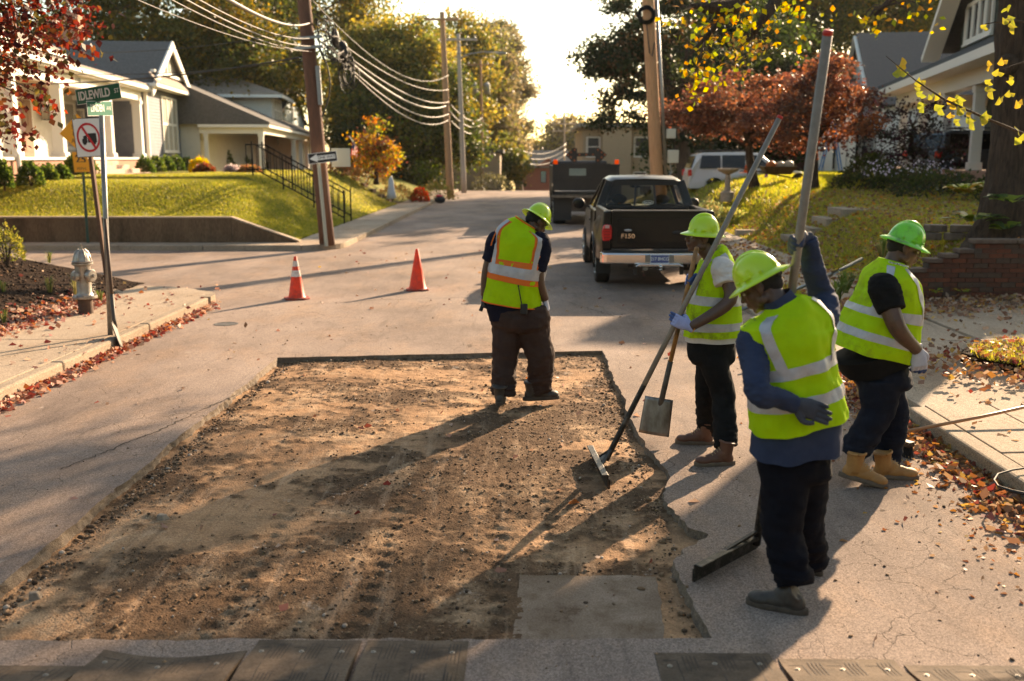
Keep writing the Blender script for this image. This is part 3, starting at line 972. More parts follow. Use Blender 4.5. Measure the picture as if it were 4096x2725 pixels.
# --- speed hump of rubber mats bolted across the street
MRUB = M('speed_hump_rubber', (0.10, 0.075, 0.055), (0.17, 0.125, 0.09), 5, .85, spec=.15, bump=.5, bsc=60, c3=(0.06, 0.045, 0.035), sc3=3, fine=(80, (.7, .65, .6)))
MBOLT = M('bolt_zinc', (0.28, 0.24, 0.19), rough=.6, metal=.3)
MGROOVE = M('groove_dark', (0.035, 0.025, 0.02), rough=.9)
sh = thing('speed_hump', (0, 4, 0), 'dusty rubber speed hump laid across the street at the front edge of the dug bed', 'speed hump')
def mat_piece(x0, x1, yf, seed, warp=0.0, last=None):
    """one rubber mat, front edge near camera at y=3.3, back edge at yf; ramps up to 4 cm"""
    r = random.Random(seed)
    nx, ny = 30, 14
    b = MB(); W = x1 - x0; D = yf - 3.1
    def top(u, v):
        hz = .045 * float(SM(min(1, (1 - v) * 3.2)))
        if last == 'R': hz *= float(SM(min(1, (1 - u) * 6)))
        if last == 'L': hz *= float(SM(min(1, u * 3)))
        yy = 3.1 + D * v - warp * math.sin(pi * u) * v
        return (x0 + .012 + (W - .024) * u, yy, .004 + hz)
    g = [[top(i / nx, j / ny) for i in range(nx + 1)] for j in range(ny + 1)]
    n = b.add([p for row_ in g for p in row_])
    for j in range(ny):
        for i in range(nx):
            a = n + j * (nx + 1) + i; b.face(a, a + 1, a + nx + 2, a + nx + 1)
    m_ = b.add([(x0 + .012 + (W - .024) * i / nx, g[ny][i][1], -.03) for i in range(nx + 1)])
    for i in range(nx): b.face(n + ny * (nx + 1) + i, n + ny * (nx + 1) + i + 1, m_ + i + 1, m_ + i)
    for ii in (0, nx):
        m2 = b.add([(g[j][ii][0], g[j][ii][1], -.03) for j in range(ny + 1)])
        for j in range(ny): b.face(n + j * (nx + 1) + ii, n + (j + 1) * (nx + 1) + ii, m2 + j + 1, m2 + j)
    o = b.build('rubber_mat', MRUB, sh, smooth=True, autos=40)
    gb = MB()
    def seg(u0, v0, u1, v1, k=6):
        P = [Vector(top(u0 + (u1 - u0) * i / k, v0 + (v1 - v0) * i / k)) + V(0, 0, .0012) for i in range(k + 1)]
        for a_, c_ in zip(P[:-1], P[1:]):
            d = (c_ - a_).normalized(); q = V(-d.y, d.x, 0) * .0022
            gb.quad(a_ - q, a_ + q, c_ + q, c_ - q)
    for cx in (.20, .52, .80):
        for k in range(4): seg(cx + k * .034, .05, cx + k * .034 + .03, .97)
    for cx in (.05, .38, .70):
        seg(cx, .93, cx + .12, .93, 2); seg(cx, .55, cx + .1, .56, 2); seg(cx + .12, .93, cx + .13, .6, 3); seg(cx, .62, cx + .12, .62, 2)
    gb.build('groove', MGROOVE, o)
    for u in (.10, .48, .86):
        p = Vector(top(u, .88)); bb = MB(); bb.lathe(p, [(.012, -.002), (.012, .003), (.006, .004), (.006, .007)], 10); bb.build('bolt', MBOLT, o)
mat_piece(-2.75, -1.92, 4.02, 1, 0, 'L'); mat_piece(-1.915, -1.24, 4.17, 2, .07); mat_piece(-1.235, -.735, 4.27, 3); mat_piece(-.73, -.24, 4.27, 4, 0, 'R')
mat_piece(.58, 1.12, 4.17, 6, 0, 'L'); mat_piece(1.125, 1.66, 4.12, 7); mat_piece(1.665, 2.2, 4.07, 8); mat_piece(2.205, 2.74, 4.02, 9); mat_piece(2.745, 3.2, 3.98, 10, 0, 'R')
# ================================================================ SIGNS AND STREET FURNITURE
def text(body, size, o, x, n, mat, parent, name='lettering', sx=1.0, extrude=.0008, align='CENTER', bold=.0):
    """flat text centred at o, reading along x, facing n"""
    cu = bpy.data.curves.new(name, 'FONT'); cu.body = body; cu.size = size; cu.align_x = align; cu.align_y = 'CENTER'; cu.extrude = extrude; cu.offset = bold
    tmp = bpy.data.objects.new('tmp', cu); COL.objects.link(tmp)
    dg = bpy.context.evaluated_depsgraph_get()
    me = bpy.data.meshes.new_from_object(tmp.evaluated_get(dg)); bpy.data.objects.remove(tmp); me.name = name
    x = Vector(x).normalized(); n = Vector(n).normalized(); y = n.cross(x)
    o0 = ORIG[parent.name] if parent is not None else V(0, 0, 0)
    for v in me.vertices:
        c = v.co.copy(); v.co = Vector(o) + x * c.x * sx + y * c.y + n * (c.z + .0) - o0
    me.materials.clear(); me.materials.append(mat)
    return link(name, me, parent)


MGAL = M('galvanised', (0.30, 0.30, 0.29), (0.22, 0.22, 0.21), 30, .45, metal=.8, bump=.1)
MSG = M('sign_green', (0.0, 0.12, 0.065), rough=.35)
MSW = M('sign_white', (0.78, 0.78, 0.74), rough=.4)
MSK = M('sign_black', (0.012, 0.012, 0.014), rough=.4)
MSR = M('sign_red', (0.55, 0.01, 0.02), rough=.35)
MSY = M('sign_yellow', (0.85, 0.36, 0.01), rough=.4, tr=.15)
MRUST = M('rusty_post', (0.10, 0.055, 0.035), (0.16, 0.08, 0.045), 20, .8, bump=.3)
MSGP = M('sign_green_faded', (0.02, 0.17, 0.11), rough=.35)

# street name sign at the corner
P0 = V(-4.93, 11.62, KH - .05)
Pt = at(101.5, 115.5, 11.75)
sn = thing('street_name_sign', P0, 'leaning street name post at the corner with IDLEWILD ST above LINDEN AVE', 'street sign')
b = MB(); b.tube([P0, P0.lerp(Pt, .5), Pt], [.03, .03, .03], 12); b.build('post', MGAL, sn, smooth=True)
pd = (Pt - P0).normalized()
def blade(c, x, n, w_, h_, mats, parent, name='sign_panel', rad=.02):
    x = Vector(x).normalized(); n = Vector(n).normalized(); y = n.cross(x)
    b = MB(axes(c, x, y, n)); b.box(-w_ / 2, -h_ / 2, -.004, w_ / 2, h_ / 2, -.001); o = b.build('sign_back' if False else name, mats[0], parent)
    b = MB(axes(c, x, y, n)); b.box(-w_ / 2 + rad, -h_ / 2 + rad, -.001, w_ / 2 - rad, h_ / 2 - rad, .0005); b.build('sign_face', mats[1], o)
    return o
# tilted blades: x axis chosen to match the lean seen in the photograph
bx = (at(124, 90, 11.55) - at(71, 98.3, 11.78)).normalized()
n1_ = V(0.12, -1, 0.02); n1_ = (n1_ - bx * n1_.dot(bx)).normalized()
c1 = at(98.0, 94.0, 11.66)
o = blade(c1, bx, n1_, .63, .175, (MSW, MSG), sn, rad=.006)
text('IDLEWILD', .135, c1 + bx * -.055, bx, n1_, MSW, o, sx=.74, bold=.004).location = n1_ * .0015
text('ST', .07, c1 + bx * .262 + V(0, 0, .005), bx, n1_, MSW, o, sx=.9, bold=.001).location = n1_ * .0015
b = MB(); b.tube([c1 - V(0, -.01, .085), c1 - V(0, -.01, .10)], .022, 10); b.build('bracket', MGAL, sn)
bx2 = V(1, .55, .0).normalized(); bx2 = (at(112.5, 107, 12) - at(87, 107, 11.5)).normalized()
n2_ = V(.5, -1, 0); n2_ = (n2_ - bx2 * n2_.dot(bx2)).normalized()
c2_ = at(100, 108.5, 11.74)
n2_ = V(bx2.y, -bx2.x, 0).normalized()
o = blade(c2_, bx2, n2_, .50, .168, (MSW, MSGP), sn, rad=.007)
text('LINDEN', .112, c2_ + bx2 * -.05, bx2, n2_, MSW, o, sx=.68, bold=.003).location = n2_ * .0015
text('AVE', .06, c2_ + bx2 * .175, bx2, n2_, MSW, o, sx=.9).location = n2_ * .0015

# no-trucks sign on a rusty square post, corner back edge
Q0 = V(-6.72, 15.9, KH - .1); Q1 = at(86, 120, 15.6)
ntk = thing('no_trucks_sign', Q0, 'white no trucks sign with red slashed circle on a rusty post', 'road sign')
b = MB(); b.bar(Q0, Q1 + (Q1 - Q0) * .0, .055, .055); b.build('post', MRUST, ntk)
up_ = (Q1 - Q0).normalized(); nn = V(.50, -.87, 0).normalized()
up_ = (up_ - nn * up_.dot(nn)).normalized(); sx_ = up_.cross(nn).normalized()
cc_ = at(88.5, 137.5, 15.55)
KS = .78
o = blade(cc_, sx_, nn, .56 * KS * .92, .75 * KS, (MSK, MSW), ntk, rad=.008)
sw_, shh = .56, .72
fr = axes(cc_ + nn * .001, sx_ * KS * .95, up_ * KS, nn)
b = MB(fr)
for k in range(48):
    a0, a1 = 2 * pi * k / 48, 2 * pi * (k + 1) / 48; ro, ri = 1, .84
    b.quad((.225 * ro * cos(a0), .285 * ro * sin(a0), .0012), (.225 * ro * cos(a1), .285 * ro * sin(a1), .0012), (.225 * ri * cos(a1), .285 * ri * sin(a1), .0012), (.225 * ri * cos(a0), .285 * ri * sin(a0), .0012))
ring = b.build('red_ring', MSR, o)
b = MB(fr)
for pts in ([(-.02, .08), (.155, .08), (.155, -.10), (-.02, -.10)], [(-.13, -.10), (-.13, -.03), (-.105, -.02), (-.10, .03), (-.03, .05), (-.03, -.10)]):
    b.quad(*[(x, y, .0009) for x, y in pts])
for wx in (-.085, .10):
    b.quad(*[(wx + .035 * cos(2 * pi * k / 14), -.105 + .038 * sin(2 * pi * k / 14), .0011) for k in range(14)])
b.build('truck_symbol', MSK, o)
b = MB(fr); dd = V(.28, -.40, 0).normalized(); qq = V(-dd.y, dd.x, 0) * .022
a_, c_ = V(-.115, .235, .0016), V(.125, -.235, .0016)
b.quad(a_ - qq, c_ - qq, c_ + qq, a_ + qq); b.build('red_slash', MSR, o)

# speed bump ahead sign, on the far side of the side street
S0 = V(at(88, 244, 24.6).x, 24.6, .1); S1 = at(79.5, 120, 24.42)
sb = thing('speed_bump_sign', S0, 'yellow diamond SPEED BUMP AHEAD sign above a 25 MPH plate on a green post', 'road sign')
MGP = M('green_post', (0.03, 0.075, 0.055), rough=.5)
b = MB(); b.bar(S0, S1, .06, .04); b.build('post', MGP, sb)
n3 = V(.75, -.66, 0).normalized(); x3 = V(.66, .75, 0).normalized(); z3 = V(-.06, 0, 1).normalized()
c3_ = at(79.5, 134, 24.35)
hd_ = .48
b = MB(axes(c3_, x3, z3, n3)); b.prism([(0, -hd_), (hd_, 0), (0, hd_), (-hd_, 0)], lambda x, y: (x, y, -.004), lambda x, y: (x, y, 0)); o = b.build('sign_panel', MSY, sb)
for i, tx in enumerate(('SPEED', 'BUMP', 'AHEAD')):
    text(tx, .155, c3_ + z3 * (.165 - .165 * i) , x3, n3, MSK, o, sx=.85).location = n3 * .002
c4_ = at(81, 162, 24.3)
b = MB(axes(c4_, x3, z3, n3)); b.box(-.19, -.24, -.004, .19, .24, 0); o = b.build('speed_plate', MSY, sb, bevel=.02)
text('25', .27, c4_ + z3 * .06, x3, n3, MSK, o, bold=.006).location = n3 * .002
text('M.P.H.', .09, c4_ - z3 * .16, x3, n3, MSK, o).location = n3 * .002

# one way sign on its own post beside the utility pole
W0 = V(at(326.5, 246, 24.0).x, 24.0, .1); W1 = at(318, 158, 23.9)
ow = thing('one_way_sign', W0, 'black and white ONE WAY arrow sign on a pale post beside the utility pole', 'road sign')
b = MB(); b.bar(W0, W1, .085, .05); b.build('post', M('pale_post', (.38, .40, .34), rough=.5), ow)
cw = at(322.6, 157.5, 23.8); xw = (at(336.5, 155.5, 23.8) - at(308.7, 158.8, 23.8)).normalized(); nw = V(xw.y, -xw.x, 0).normalized()
o = blade(cw, xw, nw, .69, .245, (MSW, MSK), ow, rad=.012)
yw = nw.cross(xw)
fw_ = axes(cw + nw * .0012, xw, yw, nw); b = MB(fw_)
b.quad((-.31, 0, 0), (-.13, -.095, 0), (-.13, -.05, 0), (-.13, .05, 0), (-.13, .095, 0)); b.quad((-.13, -.05, 0), (.30, -.05, 0), (.30, .05, 0), (-.13, .05, 0)); b.build('arrow', MSW, o)
text('ONE WAY', .088, cw + xw * .09, xw, nw, MSK, o, bold=.001).location = nw * .0022
cw2 = at(341, 157.5, 24.25)
b = MB(axes(cw2, V(1, .9, 0).normalized(), V(0, 0, 1), V(.9, -1, 0).normalized())); b.box(-.26, -.22, -.004, .26, .22, 0); b.build('sign_panel', M('sign_back', (.55, .52, .40), rough=.5), ow)

# fire hydrant
H0 = V(-5.95, 13.3, KH - .02)
hy = thing('fire_hydrant', H0, 'silver fire hydrant on a rusty standpipe at the mulch bed corner', 'fire hydrant')
MSIL = M('silver_paint', (0.42, 0.38, 0.33), (0.30, 0.26, 0.22), 12, .42, metal=.65, bump=.15, bsc=40)
b = MB(); b.lathe(H0, [(.098, 0), (.098, .22)], 24); b.build('standpipe', M('rusty_iron', (0.13, .075, .05), (.07, .045, .035), 9, .75, metal=.3, bump=.3), hy, smooth=True, autos=40)
b = MB(); b.lathe(H0, [(.155, .22), (.16, .225), (.16, .25), (.15, .258), (.12, .262), (.105, .28), (.098, .30), (.094, .52), (.098, .60), (.102, .66), (.125, .672), (.135, .68), (.135, .70), (.122, .71)], 28); body = b.build('barrel', MSIL, hy, smooth=True, autos=40)
b = MB(); b.lathe(H0, [(.135, .712), (.14, .72), (.118, .732), (.112, .76), (.098, .81), (.07, .855), (.04, .88), (.03, .885)], 28); bn = b.build('bonnet', MSIL, hy, smooth=True, autos=40)
b = MB()
for k in range(8):
    a = 2 * pi * k / 8; b.tube([H0 + V(.118 * cos(a), .118 * sin(a), .73), H0 + V(.112 * cos(a), .112 * sin(a), .78), H0 + V(.085 * cos(a), .085 * sin(a), .845), H0 + V(.04 * cos(a), .04 * sin(a), .885)], .008, 6)
b.build('rib', MSIL, bn)
b = MB(); b.lathe(H0, [(.022, .88), (.022, .905), (.03, .906), (.03, .915), (.018, .918), (.018, .955)], 5); b.build('operating_nut', MSIL, hy)
for ang, rr, ln, nm in ((-20, .075, .175, 'pumper_outlet'), (-115, .052, .16, 'hose_outlet'), (160, .052, .155, 'hose_outlet')):
    a = R(ang); ax = V(cos(a), sin(a), 0); c = H0 + V(0, 0, .53)
    b = MB(); b.lathe(c, [(rr * .85, .05), (rr * .85, .11), (rr * 1.15, .112), (rr * 1.18, .15), (rr, .165), (rr * .35, .168), (rr * .3, ln + .03)], 18, ax); b.build(nm, MSIL, hy, smooth=True, autos=35)
b = MB()
for k in range(16):
    t = k / 15; p = H0 + V(.15 + .02 * sin(k), -.05 - .01 * cos(k * 2), .50 - .20 * sin(pi * t) * 1.0)
    p = H0 + V(.14 + .04 * t, -.06 - .02 * t, .46 - .18 * sin(pi * t))
    b.lathe(p, [(.006, -.008), (.009, 0), (.006, .008)], 6, V(cos(k * 1.6), sin(k * 1.6), .6))
b.build('chain', MSIL, hy)
b = MB()
for k in range(10):
    a = 2 * pi * k / 10; b.lathe(H0 + V(.142 * cos(a), .142 * sin(a), .258), [(.011, 0), (.011, .014)], 6)
b.build('flange_bolt', MSIL, hy)

# traffic cones
MOR = M('cone_orange', (0.85, 0.075, 0.015), (0.65, 0.06, 0.02), 14, .5, tr=.25, c3=(.45, .06, .03), sc3=9)
MREFL = M('cone_white_band', (.72, .70, .66), (.55, .50, .46), 30, .4, c3=(.4, .3, .25), sc3=8)
MCB = M('cone_base', (0.42, 0.05, 0.02), (0.12, 0.03, 0.02), 8, .7)
def cone(loc, hh, r0, bw_, bands, rz, label):
    loc = Vector(loc); t = thing('traffic_cone', loc, label, 'traffic cone', 'traffic cones on the street')
    b = MB(frame(loc, rz)); s = bw_; b.prz([(-s, -s * .6), (-s * .6, -s), (s * .6, -s), (s, -s * .6), (s, s * .6), (s * .6, s), (-s * .6, s), (-s, s * .6)], .0, .028); b.build('base', MCB, t, bevel=.006)
    def rr(z): return r0 + (.024 - r0) * (z / hh)
    b = MB(); b.lathe(loc, [(r0 + .012, .03), (rr(.05), .05), (rr(hh * .5), hh * .5), (rr(hh), hh), (.018, hh + .006)], 28); cb = b.build('cone_body', MOR, t, smooth=True, autos=40)
    for z0, z1 in bands:
        b = MB(); b.lathe(loc, [(rr(z0) + .003, z0), (rr(z1) + .003, z1)], 28, cap=False); b.build('white_band', MREFL, t, smooth=True)
    return t
cone((-3.6, 15.6, 0), .67, .135, .19, [(.36, .46), (.52, .61)], .35, 'orange traffic cone with two dirty white bands, nearer the hydrant')
cone((-1.80, 16.7, 0), .69, .15, .19, [], .1, 'plain bright orange traffic cone without bands in mid street')

# leaning shovel at the street sign post
MWOODD = M('dark_wood', (0.05, 0.025, 0.015), (0.10, 0.055, 0.03), 8, .6, bump=.2, st=(1, 1, .2))
MSTEELD = M('worn_steel', (0.05, 0.042, 0.035), (0.11, 0.09, 0.07), 12, .6, metal=.2, bump=.2)
def blade_round(b, tip, ax, wide, nrm, L=.27, W=.115, cv=.03):
    """shovel blade loft from socket down to tip"""
    ax, wide, nrm = Vector(ax).normalized(), Vector(wide).normalized(), Vector(nrm).normalized()
    return
sp = thing('leaning_shovel', V(-4.78, 11.38, 0), 'round-point shovel leaning upright against the street sign post at the kerb', 'shovel')
s_tip = V(-4.66, 11.33, .0); s_sock = V(-4.80, 11.45, .34); s_top = P0.lerp(Pt, .545) + V(.02, -.06, 0)
b = MB(); b.tube([s_sock, s_sock.lerp(s_top, .5), s_top], [.021, .019, .018], 10); b.build('handle', MWOODD, sp, smooth=True)
def shovel_blade(name, sock, tip, wide, W, taper, mat, parent, square=False, cup=.03):
    sock, tip = Vector(sock), Vector(tip); ax = (tip - sock); L = ax.length; ax.normalize(); wide = Vector(wide); wide = (wide - ax * wide.dot(ax)).normalized(); nr = ax.cross(wide)
    b = MB(); nu, nv = 10, 10; P = []
    for j in range(nv + 1):
        v = j / nv
        hw = W * (.92 + .08 * v) if square else W * (1.0 if v < .55 else sqrt(max(0.0, 1 - ((v - .55) / .47) ** 2)) )
        for i in range(nu + 1):
            u = -1 + 2 * i / nu
            dz = cup * (u * u) * (1.0 if not square else 1.0) - .02 * math.exp(-(u * 4) ** 2) * (1 - v)
            P.append(sock + ax * (L * v) + wide * (hw * u) + nr * dz)
    n = b.add(P)
    for j in range(nv):
        for i in range(nu): a = n + j * (nu + 1) + i; b.face(a, a + 1, a + nu + 2, a + nu + 1)
    o = b.build(name, mat, parent, smooth=True)
    m_ = o.modifiers.new('s', 'SOLIDIFY'); m_.thickness = .003
    return o
shovel_blade('blade', s_sock + V(.0, 0, -.06), s_tip, V(.5, -1, 0), .105, 0, MSTEELD, sp)
b = MB(); b.tube([s_sock + V(.03, -.02, -.10), s_sock, s_sock.lerp(s_top, .25)], [.012, .023, .022], 10); b.build('socket', MSTEELD, sp, smooth=True)

# small round valve cover in the street
vc = onz(226, 324, 0); b = MB(); b.lathe(vc, [(.16, 0), (.16, .004), (.135, .005), (.13, .002)], 28); o = b.build('valve_cover', MSTEELD, loc=vc); tag(o, 'small round iron valve cover set in the street near the kerb', 'manhole cover')

# ================================================================ VEHICLES
MBLACK = M('truck_black_paint', (0.008, 0.007, 0.0065), rough=.32, spec=.22, coat=.2)
MTRIM = M('black_plastic', (0.012, 0.011, 0.011), rough=.5)
MCHR = M('chrome', (0.75, 0.72, 0.68), rough=.12, metal=1)
MTYRE = M('tyre_rubber', (0.018, 0.016, 0.015), (.03, .026, .022), 20, .85)
MRIM = M('alloy_rim', (0.45, 0.44, 0.42), rough=.3, metal=.9)
MTAIL = M('tail_light_red', (0.75, 0.015, 0.02), rough=.15, coat=1, tr=.2)
MTAILW = M('reverse_light', (0.6, 0.35, 0.32), rough=.15)
MUNDER = M('chassis_dirt', (0.035, 0.025, 0.02), (.07, .05, .035), 9, .85)
kg = NT('tinted_glass'); kg.b.inputs['Base Color'].default_value = (.30, .30, .26, 1); kg.b.inputs['Transmission Weight'].default_value = 1.0; kg.b.inputs['Roughness'].default_value = .02; kg.b.inputs['IOR'].default_value = 1.03
kg.b.inputs['Coat Weight'].default_value = .35
MGLASS = kg.mat
MDGL = M('dark_glass', (0.012, 0.012, 0.012), rough=.12, spec=.3)
MSEAT = M('seat_cloth', (0.05, 0.045, 0.04), rough=.9)


def wheel(c, r, wd, parent, rimr=.62, out=-1, mrim=None):
    c = Vector(c); b = MB()
    b.lathe(c, [(r * rimr, -wd / 2), (r * .93, -wd / 2), (r, -wd / 2 + .03), (r * 1.0, wd / 2 - .03), (r * .93, wd / 2), (r * rimr, wd / 2)], 36, (1, 0, 0), cap=False)
    w_ = b.build('wheel', MTYRE, parent, smooth=True, autos=40)
    b = MB(); x = out * wd / 2
    b.lathe(c, [(r * rimr, x), (r * rimr * .94, x - out * .03), (r * .25, x - out * .06), (r * .2, x - out * .02), (r * .02, x - out * .015)], 24, (1, 0, 0), cap=False)
    for k in range(5):
        a = 2 * pi * k / 5; b.bar(c + V(x - out * .02, .1 * cos(a), .1 * sin(a)), c + V(x - out * .015, r * rimr * .93 * cos(a), r * rimr * .93 * sin(a)), .02, .07, (1, 0, 0))
    b.build('rim', mrim or MRIM, w_, smooth=True, autos=30)
    return w_


TX, TY = 2.27, 16.72         # pickup: centre line, rear bumper face
pk = thing('pickup_truck', (TX, TY + 2.7, 0), 'black extended-cab pickup truck parked at the right kerb, tail to the camera', 'pickup truck')
F0 = frame((TX, TY, 0))


def T(): return MB(F0)


def bow(x, z):  # how far body side is from centre by height
    return x
# bed box (flareside): narrow box with bulging rear fenders
b = T()
# left and right inner bed sides
for s in (-1, 1):
    prof = [(s * .80, .62), (s * .80, 1.30), (s * .835, 1.335), (s * .90, 1.335), (s * .925, 1.30), (s * .93, .62)]
    b.pry(prof, .22, 2.05)
b.box(-.80, .22, .62, .80, 2.05, .66); b.box(-.80, 2.0, .66, .80, 2.05, 1.30)
b.build('bed', MBLACK, pk, bevel=.02)
# fender bulge with wheel arch
WC, WR = 1.18, .385
for s in (-1, 1):
    b = T(); n = 28; rs = []
    for i in range(n + 1):
        t = i / n; y = .14 + 1.95 * t
        bul = (sin(pi * min(1, max(0, (t - .0) / 1.0)))) ** .5 * .10
        zt = 1.0 + .16 * sin(pi * t) ** .8
        dy = y - WC; zb = .50
        if abs(dy) < .49: zb = max(.50, .385 + sqrt(.49 ** 2 - dy * dy))
        zt = max(zt, zb + .05)
        rs.append([V(s * .91, y, zb), V(s * (.94 + bul), y, zb), V(s * (.95 + bul), y, zb + .04), V(s * (.93 + bul * .9), y, (zb + zt) / 2 + .06), V(s * .925, y, zt + .03), V(s * .90, y, zt + .03)])
    if s > 0: rs = [r[::-1] for r in rs]
    b.rings(rs); f_ = b.build('rear_fender', MBLACK, pk, smooth=True, autos=40)
    b = T(); P = [V(s * 1.045, WC + .50 * cos(a), .385 + .50 * sin(a)) for a in [R(-8 + 196 * k / 24) for k in range(25)]]
    b.tube(P, .022, 6); b.build('arch_lip', MBLACK, f_, smooth=True)
    b = T(); b.box(s * .70, WC - .52, .30, s * .93, WC + .5, .82) if False else None
# tailgate
b = T(); b.pry([(-.785, .69), (.785, .69), (.785, 1.30), (.76, 1.33), (-.76, 1.33), (-.785, 1.30)], .13, .20); tg = b.build('tailgate', MBLACK, pk, bevel=.018, seg=3)
b = T(); b.pry([(-.70, .80), (.70, .80), (.70, 1.20), (-.70, 1.20)], .121, .14); b.build('pressed_panel', MBLACK, tg, bevel=.012)
b = T(); b.box(-.79, .115, 1.315, .79, .21, 1.338); b.build('edge_trim', M('trim_gray', (.16, .13, .11), rough=.35), tg, bevel=.008)
b = T(); b.ell((.31, .117, .96), .09, .010, .036, 20, 8); b.build('handle', MTRIM, tg, smooth=True)
text('F150', .105, F0 @ V(-.52, .1175, .90), (1, 0, 0), (0, -1, 0), MCHR, tg, 'badge', sx=1.15, extrude=.003, bold=.002)
b = T(); b.ell((-.52, .118, 1.00), .065, .004, .022, 16, 6); b.build('maker_badge', M('badge_gray', (.35, .35, .38), rough=.3, metal=.8), tg)
# corner pillars with lamps
for s in (-1, 1):
    b = T(); b.pry([(s * .79, .66), (s * .955, .66), (s * .965, 1.0), (s * .93, 1.32), (s * .79, 1.335)] if s > 0 else [(s * .79, 1.335), (s * .93, 1.32), (s * .965, 1.0), (s * .955, .66), (s * .79, .66)], .135, .30); b.build('bed_corner', MBLACK, pk, bevel=.03, seg=3)
    b = T(); b.prism([(-.085, -.10), (-.03, -.14), (.065, -.14), (.085, -.05), (.085, .04), (.06, .12), (.02, .14), (-.06, .13), (-.085, .07)], lambda x, z: (s * (.875) + x * -s * -1, .137, .96 + z), lambda x, z: (s * .875 + x * -s * -1, .105, .96 + z)); tl = b.build('tail_light', MTAIL, pk, bevel=.02, seg=3)
    b = T(); b.cbox((s * .872, .102, 1.06), .075, .01, .055); b.build('reverse_lamp', MTAILW, tl, bevel=.01)
    b = T(); [b.cbox((s * .872, .101, zz), .10, .008, .006) for zz in (.88, .93, .98, 1.02)]; b.build('lens_rib', M('lens_dark', (.12, .004, .006), rough=.2), tl)
# bumper
b = T(); b.rings([[V(x, y, .63), V(x, y - .02, .60), V(x, y - .02, .47), V(x, y, .44), V(x, y + .12, .46), V(x, y + .12, .63)] for x, y in [(-.98, .16), (-.95, .05), (-.88, .0), (-.55, -.03), (0, -.04), (.55, -.03), (.88, .0), (.95, .05), (.98, .16)]])
bp = b.build('bumper', MCHR, pk, bevel=.012)
b = T(); b.box(-.93, .02, .632, .93, .2, .665); b.build('step_pad', MTRIM, bp, bevel=.01)
b = T(); b.box(-.24, -.062, .475, .24, -.0, .60); b.build('plate_recess', M('bumper_shade', (.25, .22, .2), rough=.4, metal=.6), bp)
b = T(); b.pry([(-.42, .405), (.42, .405), (.34, .455), (-.34, .455)], -.075, .02); b.build('hitch_step', MCHR, bp, bevel=.01)
b = T(); b.box(-.155, -.075, .455, .155, -.068, .61); pl = b.build('number_plate', MSW, pk)
MPL = M('plate_blue', (0.06, 0.08, 0.22), (.10, .12, .28), 20, .4)
b = T(); b.box(-.148, -.0765, .47, .148, -.0745, .60); b.build('plate_face', MPL, pl)
text('217 BHCG', .078, F0 @ V(0, -.0772, .535), (1, 0, 0), (0, -1, 0), MSW, pl, sx=.86, bold=.001)
# cab
CY0, CY1 = 2.12, 4.05
def cab_ring(y, zt, wt, ws=.955, zb=.42, inset=0):
    return [V(-ws, y, zb), V(-ws - .0, y, .80), V(-ws + .02, y, 1.24), V(-wt - .03, y, zt - .10), V(-wt + .05, y, zt - .015), V(-.3, y, zt + .03), V(.3, y, zt + .03), V(wt - .05, y, zt - .015), V(wt + .03, y, zt - .10), V(ws - .02, y, 1.24), V(ws, y, .80), V(ws, y, zb)]
# lower cab body (below windows), doors and front end
b = T(); prof = [(-.955, .40), (-.97, .80), (-.945, 1.22), (-.90, 1.25), (.90, 1.25), (.945, 1.22), (.97, .80), (.955, .40)]
b.pry(prof[::-1], CY0, 4.15); b.build('cab_body', MBLACK, pk, bevel=.015)
b = T(); b.rings([[V(x * sc, y, z * 1.0 if z < .5 else .4 + (z - .4) * hz) for x, z in prof] for y, sc, hz in ((4.16, 1, .98), (5.0, .99, .86), (5.3, .93, .78), (5.38, .85, .7))]); b.build('bonnet', MBLACK, pk, smooth=True, autos=40)
for s in (-1, 1):
    for y0, y1 in ((2.75, 4.0),):
        b = T(); b.box(min(s * .968, s * .975), y0, .50, max(s * .968, s * .975), y1, 1.20); d_ = b.build('door', MBLACK, pk, bevel=.006)
        b = T(); b.bar(F0.inverted() @ (F0 @ V(s * .985, 2.85, 1.02)), V(s * .985, 3.02, 1.02), .03, .02); b.build('handle', MTRIM, d_)
# roof and pillars: greenhouse open so one looks through
b = T()
def rr_(y, z, w_): return [V(-w_, y, z - .02), V(-w_ + .10, y, z + .035), V(0, y, z + .055), V(w_ - .10, y, z + .035), V(w_, y, z - .02), V(w_ - .1, y, z - .035), V(0, y, z - .02), V(-w_ + .1, y, z - .035)]
b.rings([rr_(2.26, 1.76, .66), rr_(2.36, 1.80, .68), rr_(2.9, 1.83, .70), rr_(3.5, 1.82, .68), rr_(3.75, 1.78, .64)]); b.build('roof', MBLACK, pk, smooth=True, autos=50)
for s in (-1, 1):
    for q0, q1, w0_, w1_ in (((s * .865, CY0 + .03, 1.24), (s * .675, 2.27, 1.77), .13, .09), ((s * .90, 3.05, 1.24), (s * .70, 2.98, 1.80), .05, .08), ((s * .90, 4.12, 1.24), (s * .65, 3.70, 1.78), .06, .05)):
        b = T(); b.bar(q0, q1, w0_, w1_, (0, 1, 0)); b.build('pillar', MBLACK, pk, bevel=.01)
    b = T(); b.quad((s * .885, 2.25, 1.25), (s * .895, 3.02, 1.25), (s * .70, 2.96, 1.78), (s * .69, 2.36, 1.76)); b.build('side_window', MGLASS, pk); b = T(); b.quad((s * .897, 3.08, 1.25), (s * .90, 4.05, 1.25), (s * .66, 3.66, 1.77), (s * .70, 3.0, 1.79)); b.build('side_window', MGLASS, pk)
# rear window: frame, three panes
b = T(); b.prism([(-.86, 1.235), (.86, 1.235), (.68, 1.77), (-.68, 1.77), ], lambda x, z: (x, CY0 - .005 + (z - 1.235) * .28, z), lambda x, z: (x, CY0 + .03 + (z - 1.235) * .28, z))
